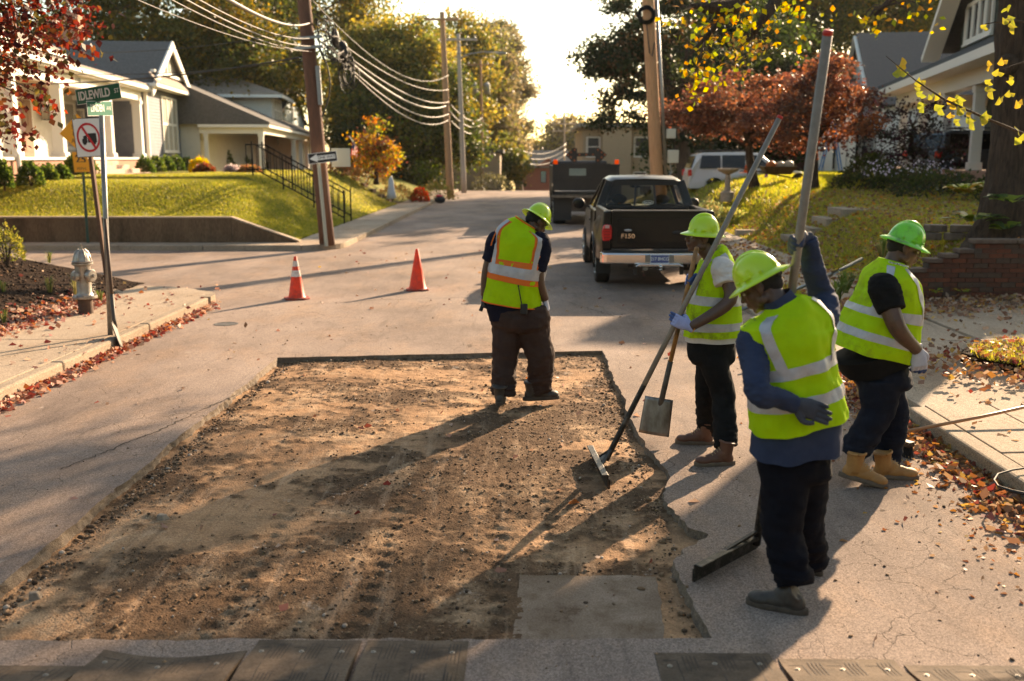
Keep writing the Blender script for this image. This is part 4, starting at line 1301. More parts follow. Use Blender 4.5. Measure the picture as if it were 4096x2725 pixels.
# build frame as bars instead of a filled panel
b = T()
def rw_(x, z): return V(x, CY0 + .0 + (z - 1.235) * .28, z)
b.bar(rw_(-.86, 1.27), rw_(.86, 1.27), .05, .10, (0, 0, 1)); b.bar(rw_(-.70, 1.735), rw_(.70, 1.735), .05, .08, (0, 0, 1))
for x0, x1 in ((-.20, -.17), (.20, .17)): b.bar(rw_(x0, 1.27), rw_(x1, 1.74), .035, .03, (0, 1, 0))
b.bar(rw_(-.80, 1.27), rw_(-.655, 1.74), .09, .04, (0, 1, 0)); b.bar(rw_(.80, 1.27), rw_(.655, 1.74), .09, .04, (0, 1, 0))
b.build('window_frame', MTRIM, pk)
for x0, x1, t0, t1 in ((-.77, -.215, -.64, -.185), (-.18, .18, -.155, .155), (.215, .77, .185, .64)):
    b = T(); b.quad(rw_(x0, 1.31) + V(0, -.004, 0), rw_(x1, 1.31) + V(0, -.004, 0), rw_(t1, 1.70) + V(0, -.004, 0), rw_(t0, 1.70) + V(0, -.004, 0)); pn = b.build('rear_pane', MGLASS, pk)
    if x0 == -.18:
        b = T(); P = [rw_(.06 + .10 * cos(a), 1.375 + .035 * sin(a)) + V(0, -.008, 0) for a in [2 * pi * k / 24 for k in range(25)]]; b.tube(P, .0035, 5)
        b.build('sticker', MSW, pn)
        text('Hunter', .05, F0 @ (rw_(.06, 1.375) + V(0, -.01, 0)), (1, 0, 0), (0, -1, .28), MSW, pn)
b = T(); b.cbox((0, 2.29, 1.775), .34, .03, .035); b.build('high_brake_light', MTAIL, pk, bevel=.008)
b = T(); b.quad((-.84, 4.12, 1.25), (.84, 4.12, 1.25), (.62, 3.72, 1.77), (-.62, 3.72, 1.77)); b.build('windscreen', MGLASS, pk)
for x in (-.42, .42):
    b = T(); b.cbox((x, 2.95, 1.12), .50, .16, .40); b.build('seat', MSEAT, pk, bevel=.05, seg=3)
    b = T(); b.ell((x, 2.92, 1.40), .15, .07, .095, 16, 10); b.build('headrest', MSEAT, pk, smooth=True)
b = T(); b.ell((-.02, 3.72, 1.62), .12, .02, .03, 12, 6); b.build('rear_view_mirror', MTRIM, pk)
b = T(); P = [V(-.42 + .17 * cos(a), 3.62 + .04 * sin(a), 1.24 + .16 * sin(a)) for a in [2 * pi * k / 20 for k in range(21)]]; b.tube(P, .016, 6); b.build('steering_wheel', MTRIM, pk)
b = T(); b.pry([(-.88, .95), (.88, .95), (.88, 1.24), (-.88, 1.24)], 3.75, 3.95); b.build('dashboard', MSEAT, pk)
for s in (-1, 1):
    b = T(); b.ell((s * 1.16, 3.72, 1.29), .13, .06, .115, 16, 10); mm_ = b.build('wing_mirror', MTRIM, pk, smooth=True)
    b = T(); b.bar((s * .93, 3.76, 1.22), (s * 1.06, 3.74, 1.25), .05, .04); b.build('mirror_arm', MTRIM, mm_)
    b = T(); b.ell((s * 1.165, 3.668, 1.29), .11, .008, .09, 16, 8); b.build('mirror_glass', MDGL, mm_)
for s in (-1, 1):
    for yy in (WC, WC + 3.45): wheel(F0 @ V(s * .87, yy, .385), .385, .25, pk, .60, s)
    b = T(); b.box(s * .76, .57, .22, s * 1.02, .59, .62) if s > 0 else b.box(-1.02, .57, .22, -.76, .59, .62); b.build('mud_flap', MTRIM, pk)
b = T(); b.box(-.55, .25, .45, .55, 3.8, .60); b.tube([(-.85, WC, .385), (.85, WC, .385)], .05, 8); b.ell((0, WC, .385), .15, .14, .14, 12, 8); b.box(-.80, 2.2, .34, .80, 4.1, .46)
b.box(-.05, -.06, .36, .05, .3, .45); b.box(-.5, .1, .38, .5, .2, .46); b.box(-.42, .04, .26, -.36, .10, .42); b.box(.36, .04, .26, .42, .10, .42)
b.build('chassis', MUNDER, pk)
b = T(); b.box(-.27, -.03, .35, -.19, .06, .42); b.build('tow_socket', M('steel_gray', (.3, .26, .22), rough=.5, metal=.6), pk)
b = T(); b.tube([(.0, -.12, .36), (.08, -.02, .36)], .018, 6); b.ell((.02, -.12, .41), .028, .028, .028, 12, 8); b.build('tow_ball', MCHR, pk, smooth=True)
b = T(); b.tube([(.45, .35, .33), (.62, .12, .35)], .03, 10); b.build('exhaust_pipe', MUNDER, pk)
b = T()
for k in range(9): b.bar((-.93 + .0, 2.1, 0), (-.93, 2.1, 0.001), .001, .001) if False else None

# dump truck parked ahead
DX, DY = 2.02, 33.0
F1 = frame((DX, DY, 0)); dt = thing('dump_truck', (DX, DY + 3, 0), 'dark dump truck carrying a folded arrow board, parked beyond the pickup', 'dump truck')
MDK = M('dump_paint', (0.012, 0.009, 0.008), (.022, .016, .012), 3, .5)
b = MB(F1); b.box(-1.1, .0, 1.15, 1.1, .06, 1.97); b.build('tailgate', MDK, dt, bevel=.02)
b = MB(F1)
for s in (-1, 1): b.box(min(s * 1.1, s * 1.02), .06, 1.05, max(s * 1.1, s * 1.02), 3.6, 1.95)
b.box(-1.1, .06, 1.02, 1.1, 3.6, 1.12); b.box(-1.1, 3.55, 1.1, 1.1, 3.62, 2.0)
b.build('dump_body', MDK, dt)
b = MB(F1); [b.box(x - .03, -.03, 1.15, x + .03, .0, 1.97) for x in (-1.05, 1.05)]; b.box(-1.1, -.04, 1.50, 1.1, .0, 1.56); b.box(-1.1, -.04, 1.93, 1.1, .0, 1.99); b.build('tailgate_rib', MDK, dt)
b = MB(F1); b.box(-1.12, -.12, .92, 1.12, .1, 1.0); b.build('rear_sill', M('worn_edge', (.22, .17, .13), (.1, .08, .06), 8, .5, metal=.4), dt)
b = MB(F1); b.box(-.55, -.012, 1.63, .0, -.003, 1.86); b.build('sign_panel', M('dull_green_panel', (.16, .2, .17), (.25, .28, .24), 3, .5), dt)
for x0, x1 in ((-1.05, -.45), (.45, 1.05)): b = MB(F1); b.box(x0, .3, .16, x1, .34, .92); b.build('mud_flap', MTRIM, dt)
b = MB(F1); b.box(-.45, .2, .45, .45, 7, .9); b.box(-1.0, 1.0, .5, 1.0, 6, .6); b.build('chassis', MUNDER, dt)
for s in (-1, 1):
    for yy in (1.2, 5.2): wheel(F1 @ V(s * .82, yy, .48), .48, .42, dt, .55, s)
b = MB(F1); b.box(-1.05, 4.2, .7, 1.05, 5.8, 2.1); b.build('cab', MDK, dt, bevel=.1, seg=3)
b = MB(F1); b.box(-.9, 4.185, 1.5, .9, 4.2, 1.95); b.build('cab_window', MDGL, dt)
for s in (-1, 1):
    b = MB(F1); b.box(s * 1.30 - .11, 4.7, 1.28, s * 1.30 + .11, 4.76, 1.72); mm_ = b.build('wing_mirror', MTRIM, dt)
    b = MB(F1); b.box(s * 1.30 - .09, 4.692, 1.30, s * 1.30 + .09, 4.7, 1.70); b.build('mirror_glass', M('mirror_sky', (.25, .33, .45), rough=.1, metal=.8), mm_)
    b = MB(F1); b.lathe((s * 1.0, .05, 2.0), [(.07, 0), (.075, .02), (.07, .13), (.04, .15)], 16); b.build('beacon', M('amber_lens', (.85, .20, .01), rough=.2, tr=.5), dt, smooth=True, autos=30)
b = MB(F1); b.box(-1.12, -.02, 1.28, -1.02, .02, 1.38); b.build('reflector', M('pale_tape', (.7, .55, .4), rough=.4), dt)
ab = MB(F1)
ab.pry([(-.68, 2.30), (-.40, 2.53), (-.30, 2.50), (-.30, 2.08), (-.40, 2.02)], .0, .08); ab.pry([(.68, 2.30), (.40, 2.53), (.30, 2.50), (.30, 2.08), (.40, 2.02)][::-1], .0, .08); ab.box(-.32, .01, 2.25, .32, .07, 2.36)
a_ = ab.build('arrow_board', MDK, dt)
b = MB(F1)
for x, z in [(-.6, 2.3), (-.5, 2.38), (-.5, 2.22), (-.38, 2.46), (-.38, 2.12), (-.22, 2.305), (0, 2.305), (.22, 2.305), (.6, 2.3), (.5, 2.38), (.5, 2.22), (.38, 2.46), (.38, 2.12)]:
    b.lathe((x, 0, z), [(.035, 0), (.03, .012)], 10, (0, -1, 0))
b.build('arrow_lamp', M('amber_dim', (.30, .07, .01), rough=.3), a_)

# white SUV in the driveway, seen from its left side (front to the right)
def suv(label, base, rz, paint, sc=1.0):
    F = frame(base, rz); t = thing('parked_car', base, label, 'car')
    L = 4.9
    side = [(.0, .55), (.02, 1.0), (.12, 1.20), (.30, 1.74), (.60, 1.83), (2.2, 1.86), (2.9, 1.80), (3.55, 1.20), (4.5, 1.08), (4.82, .95), (4.9, .6), (4.85, .40)]
    # lower outline with arches
    low = []
    for cx in (3.95, 1.05):
        low += [(cx + .42 * cos(a), .40 + .42 * sin(a)) for a in [R(k * 18) for k in range(11)]]
    low += [(.05, .38)]
    b = MB(F); b.prism(side + low, lambda x, z: (x - L / 2, -.90 + max(0, z - 1.15) * .22, z), lambda x, z: (x - L / 2, .90 - max(0, z - 1.15) * .22, z)); b.build('body', paint, t, bevel=.03, seg=2)
    for nm, pts in (('side_window', [(.42, 1.20), (1.28, 1.20), (1.28, 1.72), (.52, 1.72)]), ('side_window', [(1.34, 1.20), (2.28, 1.20), (2.28, 1.73), (1.34, 1.73)]), ('side_window', [(2.34, 1.20), (3.35, 1.20), (2.9, 1.62), (2.72, 1.73), (2.34, 1.74)])):
        for s in (-1, 1):
            b = MB(F); P = [(x - L / 2, s * (.905 - max(0, z - 1.15) * .22), z) for x, z in pts]
            b.quad(*(P if s < 0 else P[::-1])); b.build(nm, MDGL, t)
    b = MB(F); b.prism([(.10, 1.22), (.26, 1.70), (.28, 1.70), (.13, 1.22)], lambda x, z: (x - L / 2 - .02, -.72, z), lambda x, z: (x - L / 2 - .02, .72, z)); b.build('rear_window', MDGL, t)
    for s in (-1, 1):
        b = MB(F); b.cbox((.05 - L / 2, s * .80, 1.02), .16, .22, .26); b.build('tail_light', MTAIL, t, bevel=.03)
        b = MB(F); b.cbox((4.80 - L / 2, s * .72, .88), .16, .3, .16); b.build('headlight', M('amber_lens', (.85, .20, .01)), t, bevel=.03)
        b = MB(F); b.tube([(.5 - L / 2, s * .62, 1.87), (.7 - L / 2, s * .62, 1.92), (2.3 - L / 2, s * .62, 1.93), (2.5 - L / 2, s * .62, 1.88)], .02, 6); b.build('roof_rail', MTRIM, t)
        b = MB(F); b.ell((3.25 - L / 2, s * 1.02, 1.20), .09, .1, .09); b.build('wing_mirror', paint, t, smooth=True)
        for hx in (2.15, 3.2 - .9 + .55): b = MB(F); b.cbox((hx - L / 2, s * .905, 1.10), .2, .02, .035); b.build('handle', MTRIM, t)
        for cx in (1.05, 3.95):
            c = V(cx - L / 2, s * .80, .37); bb = MB(F); bb.lathe(c, [(.22, -.11), (.34, -.11), (.37, -.08), (.37, .08), (.34, .11), (.22, .11)], 28, (0, 1, 0), cap=False); w_ = bb.build('wheel', MTYRE, t, smooth=True, autos=40)
            bb = MB(F); bb.lathe(c, [(.23, s * .10), (.2, s * .07), (.02, s * .08)], 20, (0, 1, 0), cap=False); bb.build('rim', MRIM, w_)
    b = MB(F); b.box(-2.44, -.88, .42, 2.42, .88, .62); b.build('sill', M('sill_gray', (.42, .40, .37), rough=.5), t, bevel=.02)
    return t
MWHT = M('car_white', (.62, .60, .58), rough=.25, coat=.6)
suv('white sport utility vehicle standing in the driveway behind the bird bath', (9.15, 42.0, .58), 0, MWHT)
suv('dark car with red tail lamp half hidden by shrubs near the white porch columns', (16.2, 36.5, 1.30), .35, M('car_grayblue', (.10, .12, .15), rough=.25, coat=.6))

# bird bath and wheelbarrow on the far right lawn
MSTN = M('cast_stone', (.36, .31, .25), (.24, .2, .16), 10, .9, bump=.4)
bp_ = V(6.75, 33.5, 1.02)
bb_ = thing('bird_bath', bp_, 'weathered stone bird bath on the lawn in front of the white car', 'bird bath')
b = MB(); b.lathe(bp_, [(.22, -.25), (.22, .06), (.13, .10), (.09, .2), (.10, .5), (.07, .62), (.12, .68)], 20); b.build('pedestal', MSTN, bb_, smooth=True, autos=40)
b = MB(); b.lathe(bp_, [(.12, .66), (.30, .74), (.36, .80), (.36, .84), (.32, .84), (.22, .79), (.02, .77)], 24); b.build('bowl', MSTN, bb_, smooth=True, autos=40)
wp = V(8.7, 34.5, 1.30); wbr = thing('wheelbarrow', wp, 'old dark wheelbarrow filled with pumpkins and gourds on the lawn', 'wheelbarrow')
b = MB(); b.rings([[wp + V(-.45, -.2, .35), wp + V(.35, -.2, .35), wp + V(.35, .2, .35), wp + V(-.45, .2, .35)], [wp + V(-.65, -.35, .62), wp + V(.5, -.35, .6), wp + V(.5, .35, .6), wp + V(-.65, .35, .62)]]); b.build('tray', MWOODD, wbr)
b = MB(); b.tube([wp + V(-1.3, -.25, .55), wp + V(.6, -.1, .2)], .025, 6); b.tube([wp + V(-1.3, .25, .55), wp + V(.6, .1, .2)], .025, 6); b.build('handle', MWOODD, wbr)
b = MB(); b.lathe(wp + V(.65, 0, .2), [(.1, -.03), (.2, -.03), (.2, .03), (.1, .03)], 18, (0, 1, 0)); b.build('wheel', MTYRE, wbr)
MPUM = M('pumpkin_orange', (.55, .16, .03), rough=.5); MGOU = M('gourd_white', (.5, .48, .38), rough=.5)
for i, (dx, s, mt, lab) in enumerate([(-.30, .17, MPUM, 'orange pumpkin at the handle end of the wheelbarrow'), (.02, .15, MGOU, 'pale green gourd in the middle of the wheelbarrow load'), (.30, .18, MGOU, 'round white pumpkin at the wheel end of the wheelbarrow')]):
    p = wp + V(dx, 0, .66); b = MB()
    b.ell(p, s, s, s * .85, 16, 10); o = b.build('pumpkin', mt, loc=p, smooth=True); tag(o, lab, 'pumpkin' if i != 1 else 'gourd')
for x, y, zz, mt, lab in ((9.1, 38, 1.0, M('purple_felt', (.20, .03, .30), rough=.8), 'purple witch hat decoration standing behind the white car bonnet'), (8.3, 37.6, 1.45, M('orange_felt', (.7, .12, .02), rough=.8), 'bright orange witch hat decoration left of the purple one')):
    p = V(x, y, zz); hh = thing('witch_hat', p, lab, 'yard decoration'); b = MB(); b.tube([p + V(0, 0, -zz + .8), p + V(0, 0, .2)], .015, 6); b.build('stake', MIRON, hh)
    b = MB(); b.lathe(p, [(.30, .2), (.30, .215), (.15, .22), (.10, .42), (.03, .65), (.005, .72)], 18); b.build('hat', mt, hh, smooth=True, autos=40)
# ================================================================ HOUSES
MSIDE = M('siding_cream', (.62, .58, .50), (.56, .52, .44), 3, .7)
MGRAY = M('siding_bluegray', (.11, .12, .15), (.14, .15, .18), 3, .7)
MTW = M('trim_white', (.72, .68, .61), rough=.55)
MROOF = M('shingles_gray', (.085, .078, .072), (.13, .12, .11), 14, .9, bump=.6, bsc=25, bd=.02, fine=(9, (.7, .68, .66)))
MROOFL = M('shingles_taupe', (.26, .215, .18), (.34, .28, .235), 14, .9, bump=.6, bsc=25, bd=.02, fine=(9, (.75, .72, .7)))
MROOFD = M('shingles_dark', (.05, .045, .042), (.09, .08, .075), 14, .9, bump=.6, bsc=25, bd=.02)
MDOOR = M('door_wood', (.17, .075, .035), (.24, .11, .05), 6, .5, st=(4, 4, .6))
MCEIL = M('porch_ceiling', (.30, .19, .10), rough=.7)
MBRF = M('foundation_brick', (.30, .13, .08), (.42, .24, .16), 12, .9, bump=.6, bsc=18, bd=.02, st=(1, 1, 3))
MBST = M('step_brick', (.42, .25, .17), (.55, .40, .30), 9, .9, bump=.5, bsc=20, st=(1, 1, 3))
MWIN = M('window_glass', (.05, .055, .06), rough=.06, spec=.9, coat=1)
MBLIND = M('window_blind', (.42, .38, .30), (.34, .31, .25), 5, .5, coat=.6)
MGRN = M('siding_green', (.018, .034, .022), (.026, .044, .03), 3, .7)


def siding(mb, p0, p1, z0, z1, bd=.14, ztop=None):
    """lapped boards between two ground points, outward normal to the right of p0->p1"""
    p0, p1 = Vector((p0[0], p0[1], 0)), Vector((p1[0], p1[1], 0)); d = (p1 - p0).normalized(); n = V(d.y, -d.x, 0); z = z0
    while z < z1 - .01:
        zt = min(z1, z + bd)
        a0, a1, c0, c1 = p0, p1, p0, p1
        if ztop:   # gable: clip length by height
            t0, t1 = ztop(z), ztop(zt)
            a0, a1 = p0 + (p1 - p0) * t0, p1 - (p1 - p0) * t0; c0, c1 = p0 + (p1 - p0) * t1, p1 - (p1 - p0) * t1
        mb.quad(a0 + n * .022 + V(0, 0, z), a1 + n * .022 + V(0, 0, z), c1 + V(0, 0, zt), c0 + V(0, 0, zt))
        mb.quad(a0 + V(0, 0, z), a1 + V(0, 0, z), a1 + n * .022 + V(0, 0, z), a0 + n * .022 + V(0, 0, z))
        z += bd


def wbox(b, F, x0, x1, z0, z1, y0, y1):
    b.F = F; b.box(x0, y0, z0, x1, y1, z1)


def window(parent, F, w_, h_, cols=1, glass=None, sash=True, lites=1):
    """F: origin bottom centre on the wall, local -y faces outwards"""
    t = .09
    b = MB(F); b.box(-w_ / 2 - t, -.055, -t, w_ / 2 + t, .0, 0); b.box(-w_ / 2 - t, -.055, h_, w_ / 2 + t, .0, h_ + t); b.box(-w_ / 2 - t - .02, -.08, -t - .05, w_ / 2 + t + .02, -.0, -t)
    for s in (-1, 1): b.box(min(s * (w_ / 2), s * (w_ / 2 + t)), -.055, 0, max(s * (w_ / 2), s * (w_ / 2 + t)), 0, h_)
    for k in range(1, cols):
        x = -w_ / 2 + w_ * k / cols; b.box(x - .05, -.05, 0, x + .05, 0, h_)
    fr = b.build('window', MTW, parent)
    for k in range(cols):
        x0, x1 = -w_ / 2 + w_ * k / cols + .04, -w_ / 2 + w_ * (k + 1) / cols - .04
        b = MB(F); b.box(x0, -.015, .02, x1, -.008, h_ - .02); b.build('pane', glass or MWIN, fr)
        b = MB(F)
        if sash: b.box(x0, -.04, h_ * .48, x1, -.012, h_ * .53)
        b.box(x0, -.035, 0, x0 + .035, -.012, h_); b.box(x1 - .035, -.035, 0, x1, -.012, h_)
        for m in range(1, lites): xm = x0 + (x1 - x0) * m / lites; b.box(xm - .01, -.03, h_ * .5, xm + .01, -.012, h_)
        b.build('sash', MTW, fr)
    return fr


def column(parent, F, x, y, z0, z1, w_=.26):
    b = MB(F); b.box(x - w_ / 2, y - w_ / 2, z0, x + w_ / 2, y + w_ / 2, z1); b.box(x - w_ * .68, y - w_ * .68, z0, x + w_ * .68, y + w_ * .68, z0 + .16); b.box(x - w_ * .62, y - w_ * .62, z1 - .14, x + w_ * .62, y + w_ * .62, z1 - .001)
    return b.build('column', MTW, parent, bevel=.01)


def plane_roof(b, pts, th=.12):
    b.rings([[Vector(p) for p in pts], [Vector(p) + V(0, 0, th) for p in pts]])


O1 = at(55, 157, 33.0); O1.z = 0
HA = R(6.66)
HF = frame(O1, HA)
HX, HY = V(cos(HA), sin(HA), 0), V(-sin(HA), cos(HA), 0)


def fy(px, xl, z=2.2):
    p = O1 + HX * xl + V(0, 0, z) - EYE; k = (px - 512) / FPX
    return -(p.dot(_rt) - k * p.dot(_fwd)) / (HY.dot(_rt) - k * HY.dot(_fwd))


def fz(py, xl, yl):
    p = O1 + HX * xl + HY * yl; p.z = CAM_H
    d = (p - EYE).dot(_fwd); q = p - EYE
    # solve height so that it projects at py
    k = (340.5 - py) / FPX
    return CAM_H + (k * d - q.dot(_up)) / (_up.z - k * _fwd.z)


SIDEF = lambda x, y, z: HF @ Matrix.Translation((x, y, z)) @ Matrix.Rotation(R(90), 4, 'Z')     # window frame on a street-facing wall (faces +x)

# --- house 1: cream porch house
yA, yB, yD = fy(14, 0), fy(61, 0), fy(140, 0)
fl = 2.22; bt = fz(83.5, 0, yB)
h1 = thing('porch_house', O1 + V(0, 0, 1.6), 'cream house with deep white-columned porch and wooden door on the corner lot', 'house')
b = MB(HF); b.box(-2.6, yA - 9, 1.5, .25, yD + .35, fl - .08); b.build('foundation', MBRF, h1)
b = MB(HF); b.box(-2.6, yA - 9, fl - .078, .33, yD + .42, fl); b.build('porch_floor', MTW, h1)
b = MB(HF); siding(b, (-2.6, yA - 9), (-2.6, yD + .3), fl, bt + .3); siding(b, (-11, yA - 9), (-2.6, yA - 9), fl, bt + .9); b.box(-11, yA - 8.98, 1.5, -2.62, yD + .28, bt + .9); b.build('wall', MSIDE, h1)
b = MB(HF); siding(b, (-2.6, yD + .3), (-11, yD + .3), 1.6, bt + .9); b.build('wall', MSIDE, h1)
for y in (yA - 4.9, yA, yB, (yB + yD) / 2 + .6, yD): column(h1, HF, 0, y, fl, bt, .34)
b = MB(HF); b.box(-.17, yA - 9, bt + .001, .17, yD + .17, bt + .42); b.box(-2.6, yD - .17, bt + .001, -.172, yD + .17, bt + .42); b.build('porch_beam', MTW, h1)
b = MB(HF); b.box(-2.58, yA - 8.9, bt + .2, -.18, yD - .18, bt + .24); b.build('porch_ceiling', MCEIL, h1)
et = bt + .42
b = MB(HF); b.box(.18, yA - 9.3, et - .02, .48, yD + .62, et + .12); b.box(.48, yA - 9.3, et + .03, .58, yD + .66, et + .17); b.box(-2.6, yD + .18, et - .02, .18, yD + .62, et + .12); b.build('gutter', MTW, h1)
b = MB(HF); plane_roof(b, [(.52, yA - 9.3, et + .16), (.52, yD + .62, et + .16), (-2.9, yD - 1.6, et + 1.15), (-2.9, yA - 9.3, et + 1.15)]); plane_roof(b, [(.52, yD + .62, et + .16), (-6, yD + .62, et + .16), (-6, yD - 1.6, et + 1.15), (-2.9, yD - 1.6, et + 1.15)]); b.build('porch_roof', MROOFL, h1)
b = MB(HF); b.box(-2.5, yA - 9, et + .9, -2.25, yD - 2.0, et + 1.25); b.box(-2.25, yA - 9, et + 1.1, -2.12, yD - 1.95, et + 1.28); b.build('eave_trim', MTW, h1)
zr = fz(18, -7, fy(82, -7, 7.5))
b = MB(HF); yr0, yr1 = yA - 9, yD - 2.0
plane_roof(b, [(-2.2, yr0, et + 1.28), (-2.2, yr1, et + 1.28), (-7, yr1 - 4.6, et + 4.3), (-7, yr0, et + 4.3)]); plane_roof(b, [(-2.2, yr1, et + 1.28), (-11.8, yr1, et + 1.28), (-7, yr1 - 4.6, et + 4.3), (-7.01, yr1 - 4.6, et + 4.3)])
b.build('main_roof', MROOFL, h1)
cx_ = -5.6; cy_ = fy(76, -5.6, 7)
b = MB(HF); b.box(cx_ - .4, cy_ - .45, et + 2, cx_ + .4, cy_ + .45, fz(14, cx_, cy_)); b.build('chimney', MBRF, h1)
yd = fy(27, -2.6)
b = MB(HF); b.box(-2.6, yd - .75, fl, -2.52, yd + .75, fl + 2.35); dr = b.build('door_surround', MTW, h1)
b = MB(HF); b.box(-2.52, yd - .48, fl + .02, -2.47, yd + .48, fl + 2.1); b.box(-2.47, yd - .36, fl + .2, -2.455, yd + .36, fl + 1.0); b.box(-2.47, yd - .36, fl + 1.15, -2.455, yd - .04, fl + 1.95); b.box(-2.47, yd + .04, fl + 1.15, -2.455, yd + .36, fl + 1.95); b.build('door', MDOOR, dr)
yl = fy(46, -2.5)
lc = HF @ V(-2.42, yl, fl + 1.62)
b = MB(HF); b.box(-2.5, yl - .17, fl + 1.42, -2.22, yl + .17, fl + 1.44); b.box(-2.5, yl - .2, fl + 1.92, -2.2, yl + .2, fl + 1.97); b.prz([(-2.48, yl - .15), (-2.24, yl - .15), (-2.24, yl + .15), (-2.48, yl + .15)], 1.97 + fl, fl + 2.02)
for sx, sy in ((-2.49, -.17), (-2.23, -.17), (-2.23, 0), (-2.23, .15), (-2.49, .15)): b.box(sx, yl + sy, fl + 1.44, sx + .015, yl + sy + .02, fl + 1.92)
ln = b.build('wall_lantern', MIRON, h1)
b = MB(HF); b.box(-2.46, yl - .14, fl + 1.45, -2.25, yl + .14, fl + 1.90); b.build('lantern_glass', MBLIND, ln)
for py_ in (72, 99, 118): window(h1, SIDEF(-2.58, fy(py_, -2.6), fl + .45), 1.25, 1.75, 1, MBLIND)
tb = HF @ V(.18, fy(84.5, .2), bt + .23)
text('1194', .30, tb, HY, HX, MSK, h1, 'house_number', bold=.004)
b = MB(HF)
ys0, ys1 = fy(97, 1.2), fy(136, 1.2)
h1s = [(.25, .55, fl - .12), (.55, .9, fl - .27), (.9, 1.25, fl - .42), (1.25, 1.6, fl - .57)]
for i, (x0, x1, zt) in enumerate(h1s):
    bb = MB(HF); bb.box(x0 + .001, ys0 - i * .15, 1.4, x1, ys1 + i * .15, zt); bb.build('brick_step', MBST, h1, bevel=.02)
b = MB(HF); b.tube([(.42, yA - 1.9, et + .05), (.30, yA - 1.9, et - .5), (.30, yA - 1.9, 1.9), (.6, yA - 1.9, 1.7)], .05, 8); b.build('downpipe', MTW, h1)
yp = fy(18, .35, 1.9); b = MB(HF); b.tube([(.34, yp, 2.35), (.38, yp, 2.3), (.38, yp, 1.75)], .06, 10); b.build('drain_pipe', MTW, h1)

# --- house 2: blue-gray gabled house
x2 = .25; y2a, y2b = fy(150, x2), fy(188, x2)
h2 = thing('gabled_house', HF @ V(x2, y2a, 1.6), 'blue-gray clapboard house with white gable and triple window, second from the corner', 'house')
e2 = fz(85, x2, y2a); yc2 = (y2a + y2b) / 2; ap = fz(44, x2, yc2)
b = MB(HF); siding(b, (-9, y2a), (x2, y2a), 1.7, e2); siding(b, (x2, y2a), (x2, y2b), 1.7, e2); siding(b, (x2, y2b), (-9, y2b), 1.7, e2)
b.build('wall', MGRAY, h2)
b = MB(HF); b.box(x2 - .10, y2a - .035, 1.7, x2 + .035, y2a + .12, e2); b.box(x2 - .10, y2b - .12, 1.7, x2 + .035, y2b + .03, e2); b.build('corner_board', MTW, h2)
ov = .45
def gz(y): return ap - (ap - e2) * abs(y - yc2) / ((y2b - y2a) / 2)
b = MB(HF); yl0, yl1 = y2a - ov, y2b + ov
plane_roof(b, [(x2 + .35, yl0, gz(yl0)), (x2 + .35, yc2, ap), (-12, yc2, ap), (-12, yl0, gz(yl0))][::-1]); plane_roof(b, [(x2 + .35, yc2, ap), (x2 + .35, yl1, gz(yl1)), (-12, yl1, gz(yl1)), (-12, yc2, ap)][::-1]); b.build('roof', MROOF, h2)
b = MB(HF)
for yy in (yl0, yl1):
    b.rings([[V(x2 + .35, yy, gz(yy) - .26), V(x2 + .43, yy, gz(yy) - .26), V(x2 + .43, yy, gz(yy) + .14), V(x2 + .35, yy, gz(yy) + .14)], [V(x2 + .35, yc2, ap - .26), V(x2 + .43, yc2, ap - .26), V(x2 + .43, yc2, ap + .14), V(x2 + .35, yc2, ap + .14)]])
b.build('rake_board', MTW, h2)
b = MB(HF); siding(b, (x2 + .05, y2a), (x2 + .05, y2b), e2 + .35, ap - .1, .16, ztop=lambda z: max(0, (z - e2) / (ap - e2)) / 2); b.build('gable_wall', M('gable_gray', (.50, .47, .44), rough=.7), h2)
b = MB(HF); b.box(x2 + .1, y2a - ov - .1, e2 - .08, x2 + .62, y2b + ov + .1, e2 + .06); b.box(x2 + .055, y2a + .8, e2 + .62, x2 + .25, y2b - .8, e2 + .74); b.box(-9, y2a - ov - .08, e2 - .12, x2 + .1, y2a - .03, e2 - .0); b.build('eave_trim', MTW, h2)
b = MB(HF); plane_roof(b, [(x2 + .62, y2a - ov - .1, e2 + .07), (x2 + .62, y2b + ov + .1, e2 + .07), (x2 + .1, y2b - .3, e2 + .55), (x2 + .1, y2a + .3, e2 + .55)], .05); b.build('pent_roof', MROOFL, h2)
window(h2, SIDEF(x2 + .03, fy(171, x2) , fz(150, x2, yc2) ), 2.9, 2.35, 3, MBLIND)
window(h2, SIDEF(x2 + .08, yc2 + .15, e2 + .85), .55, .95, 1, MBLIND)
window(h2, HF @ Matrix.Translation((-3.0, y2a - .03, 2.0)), 1.1, 2.2, 1, MBLIND)

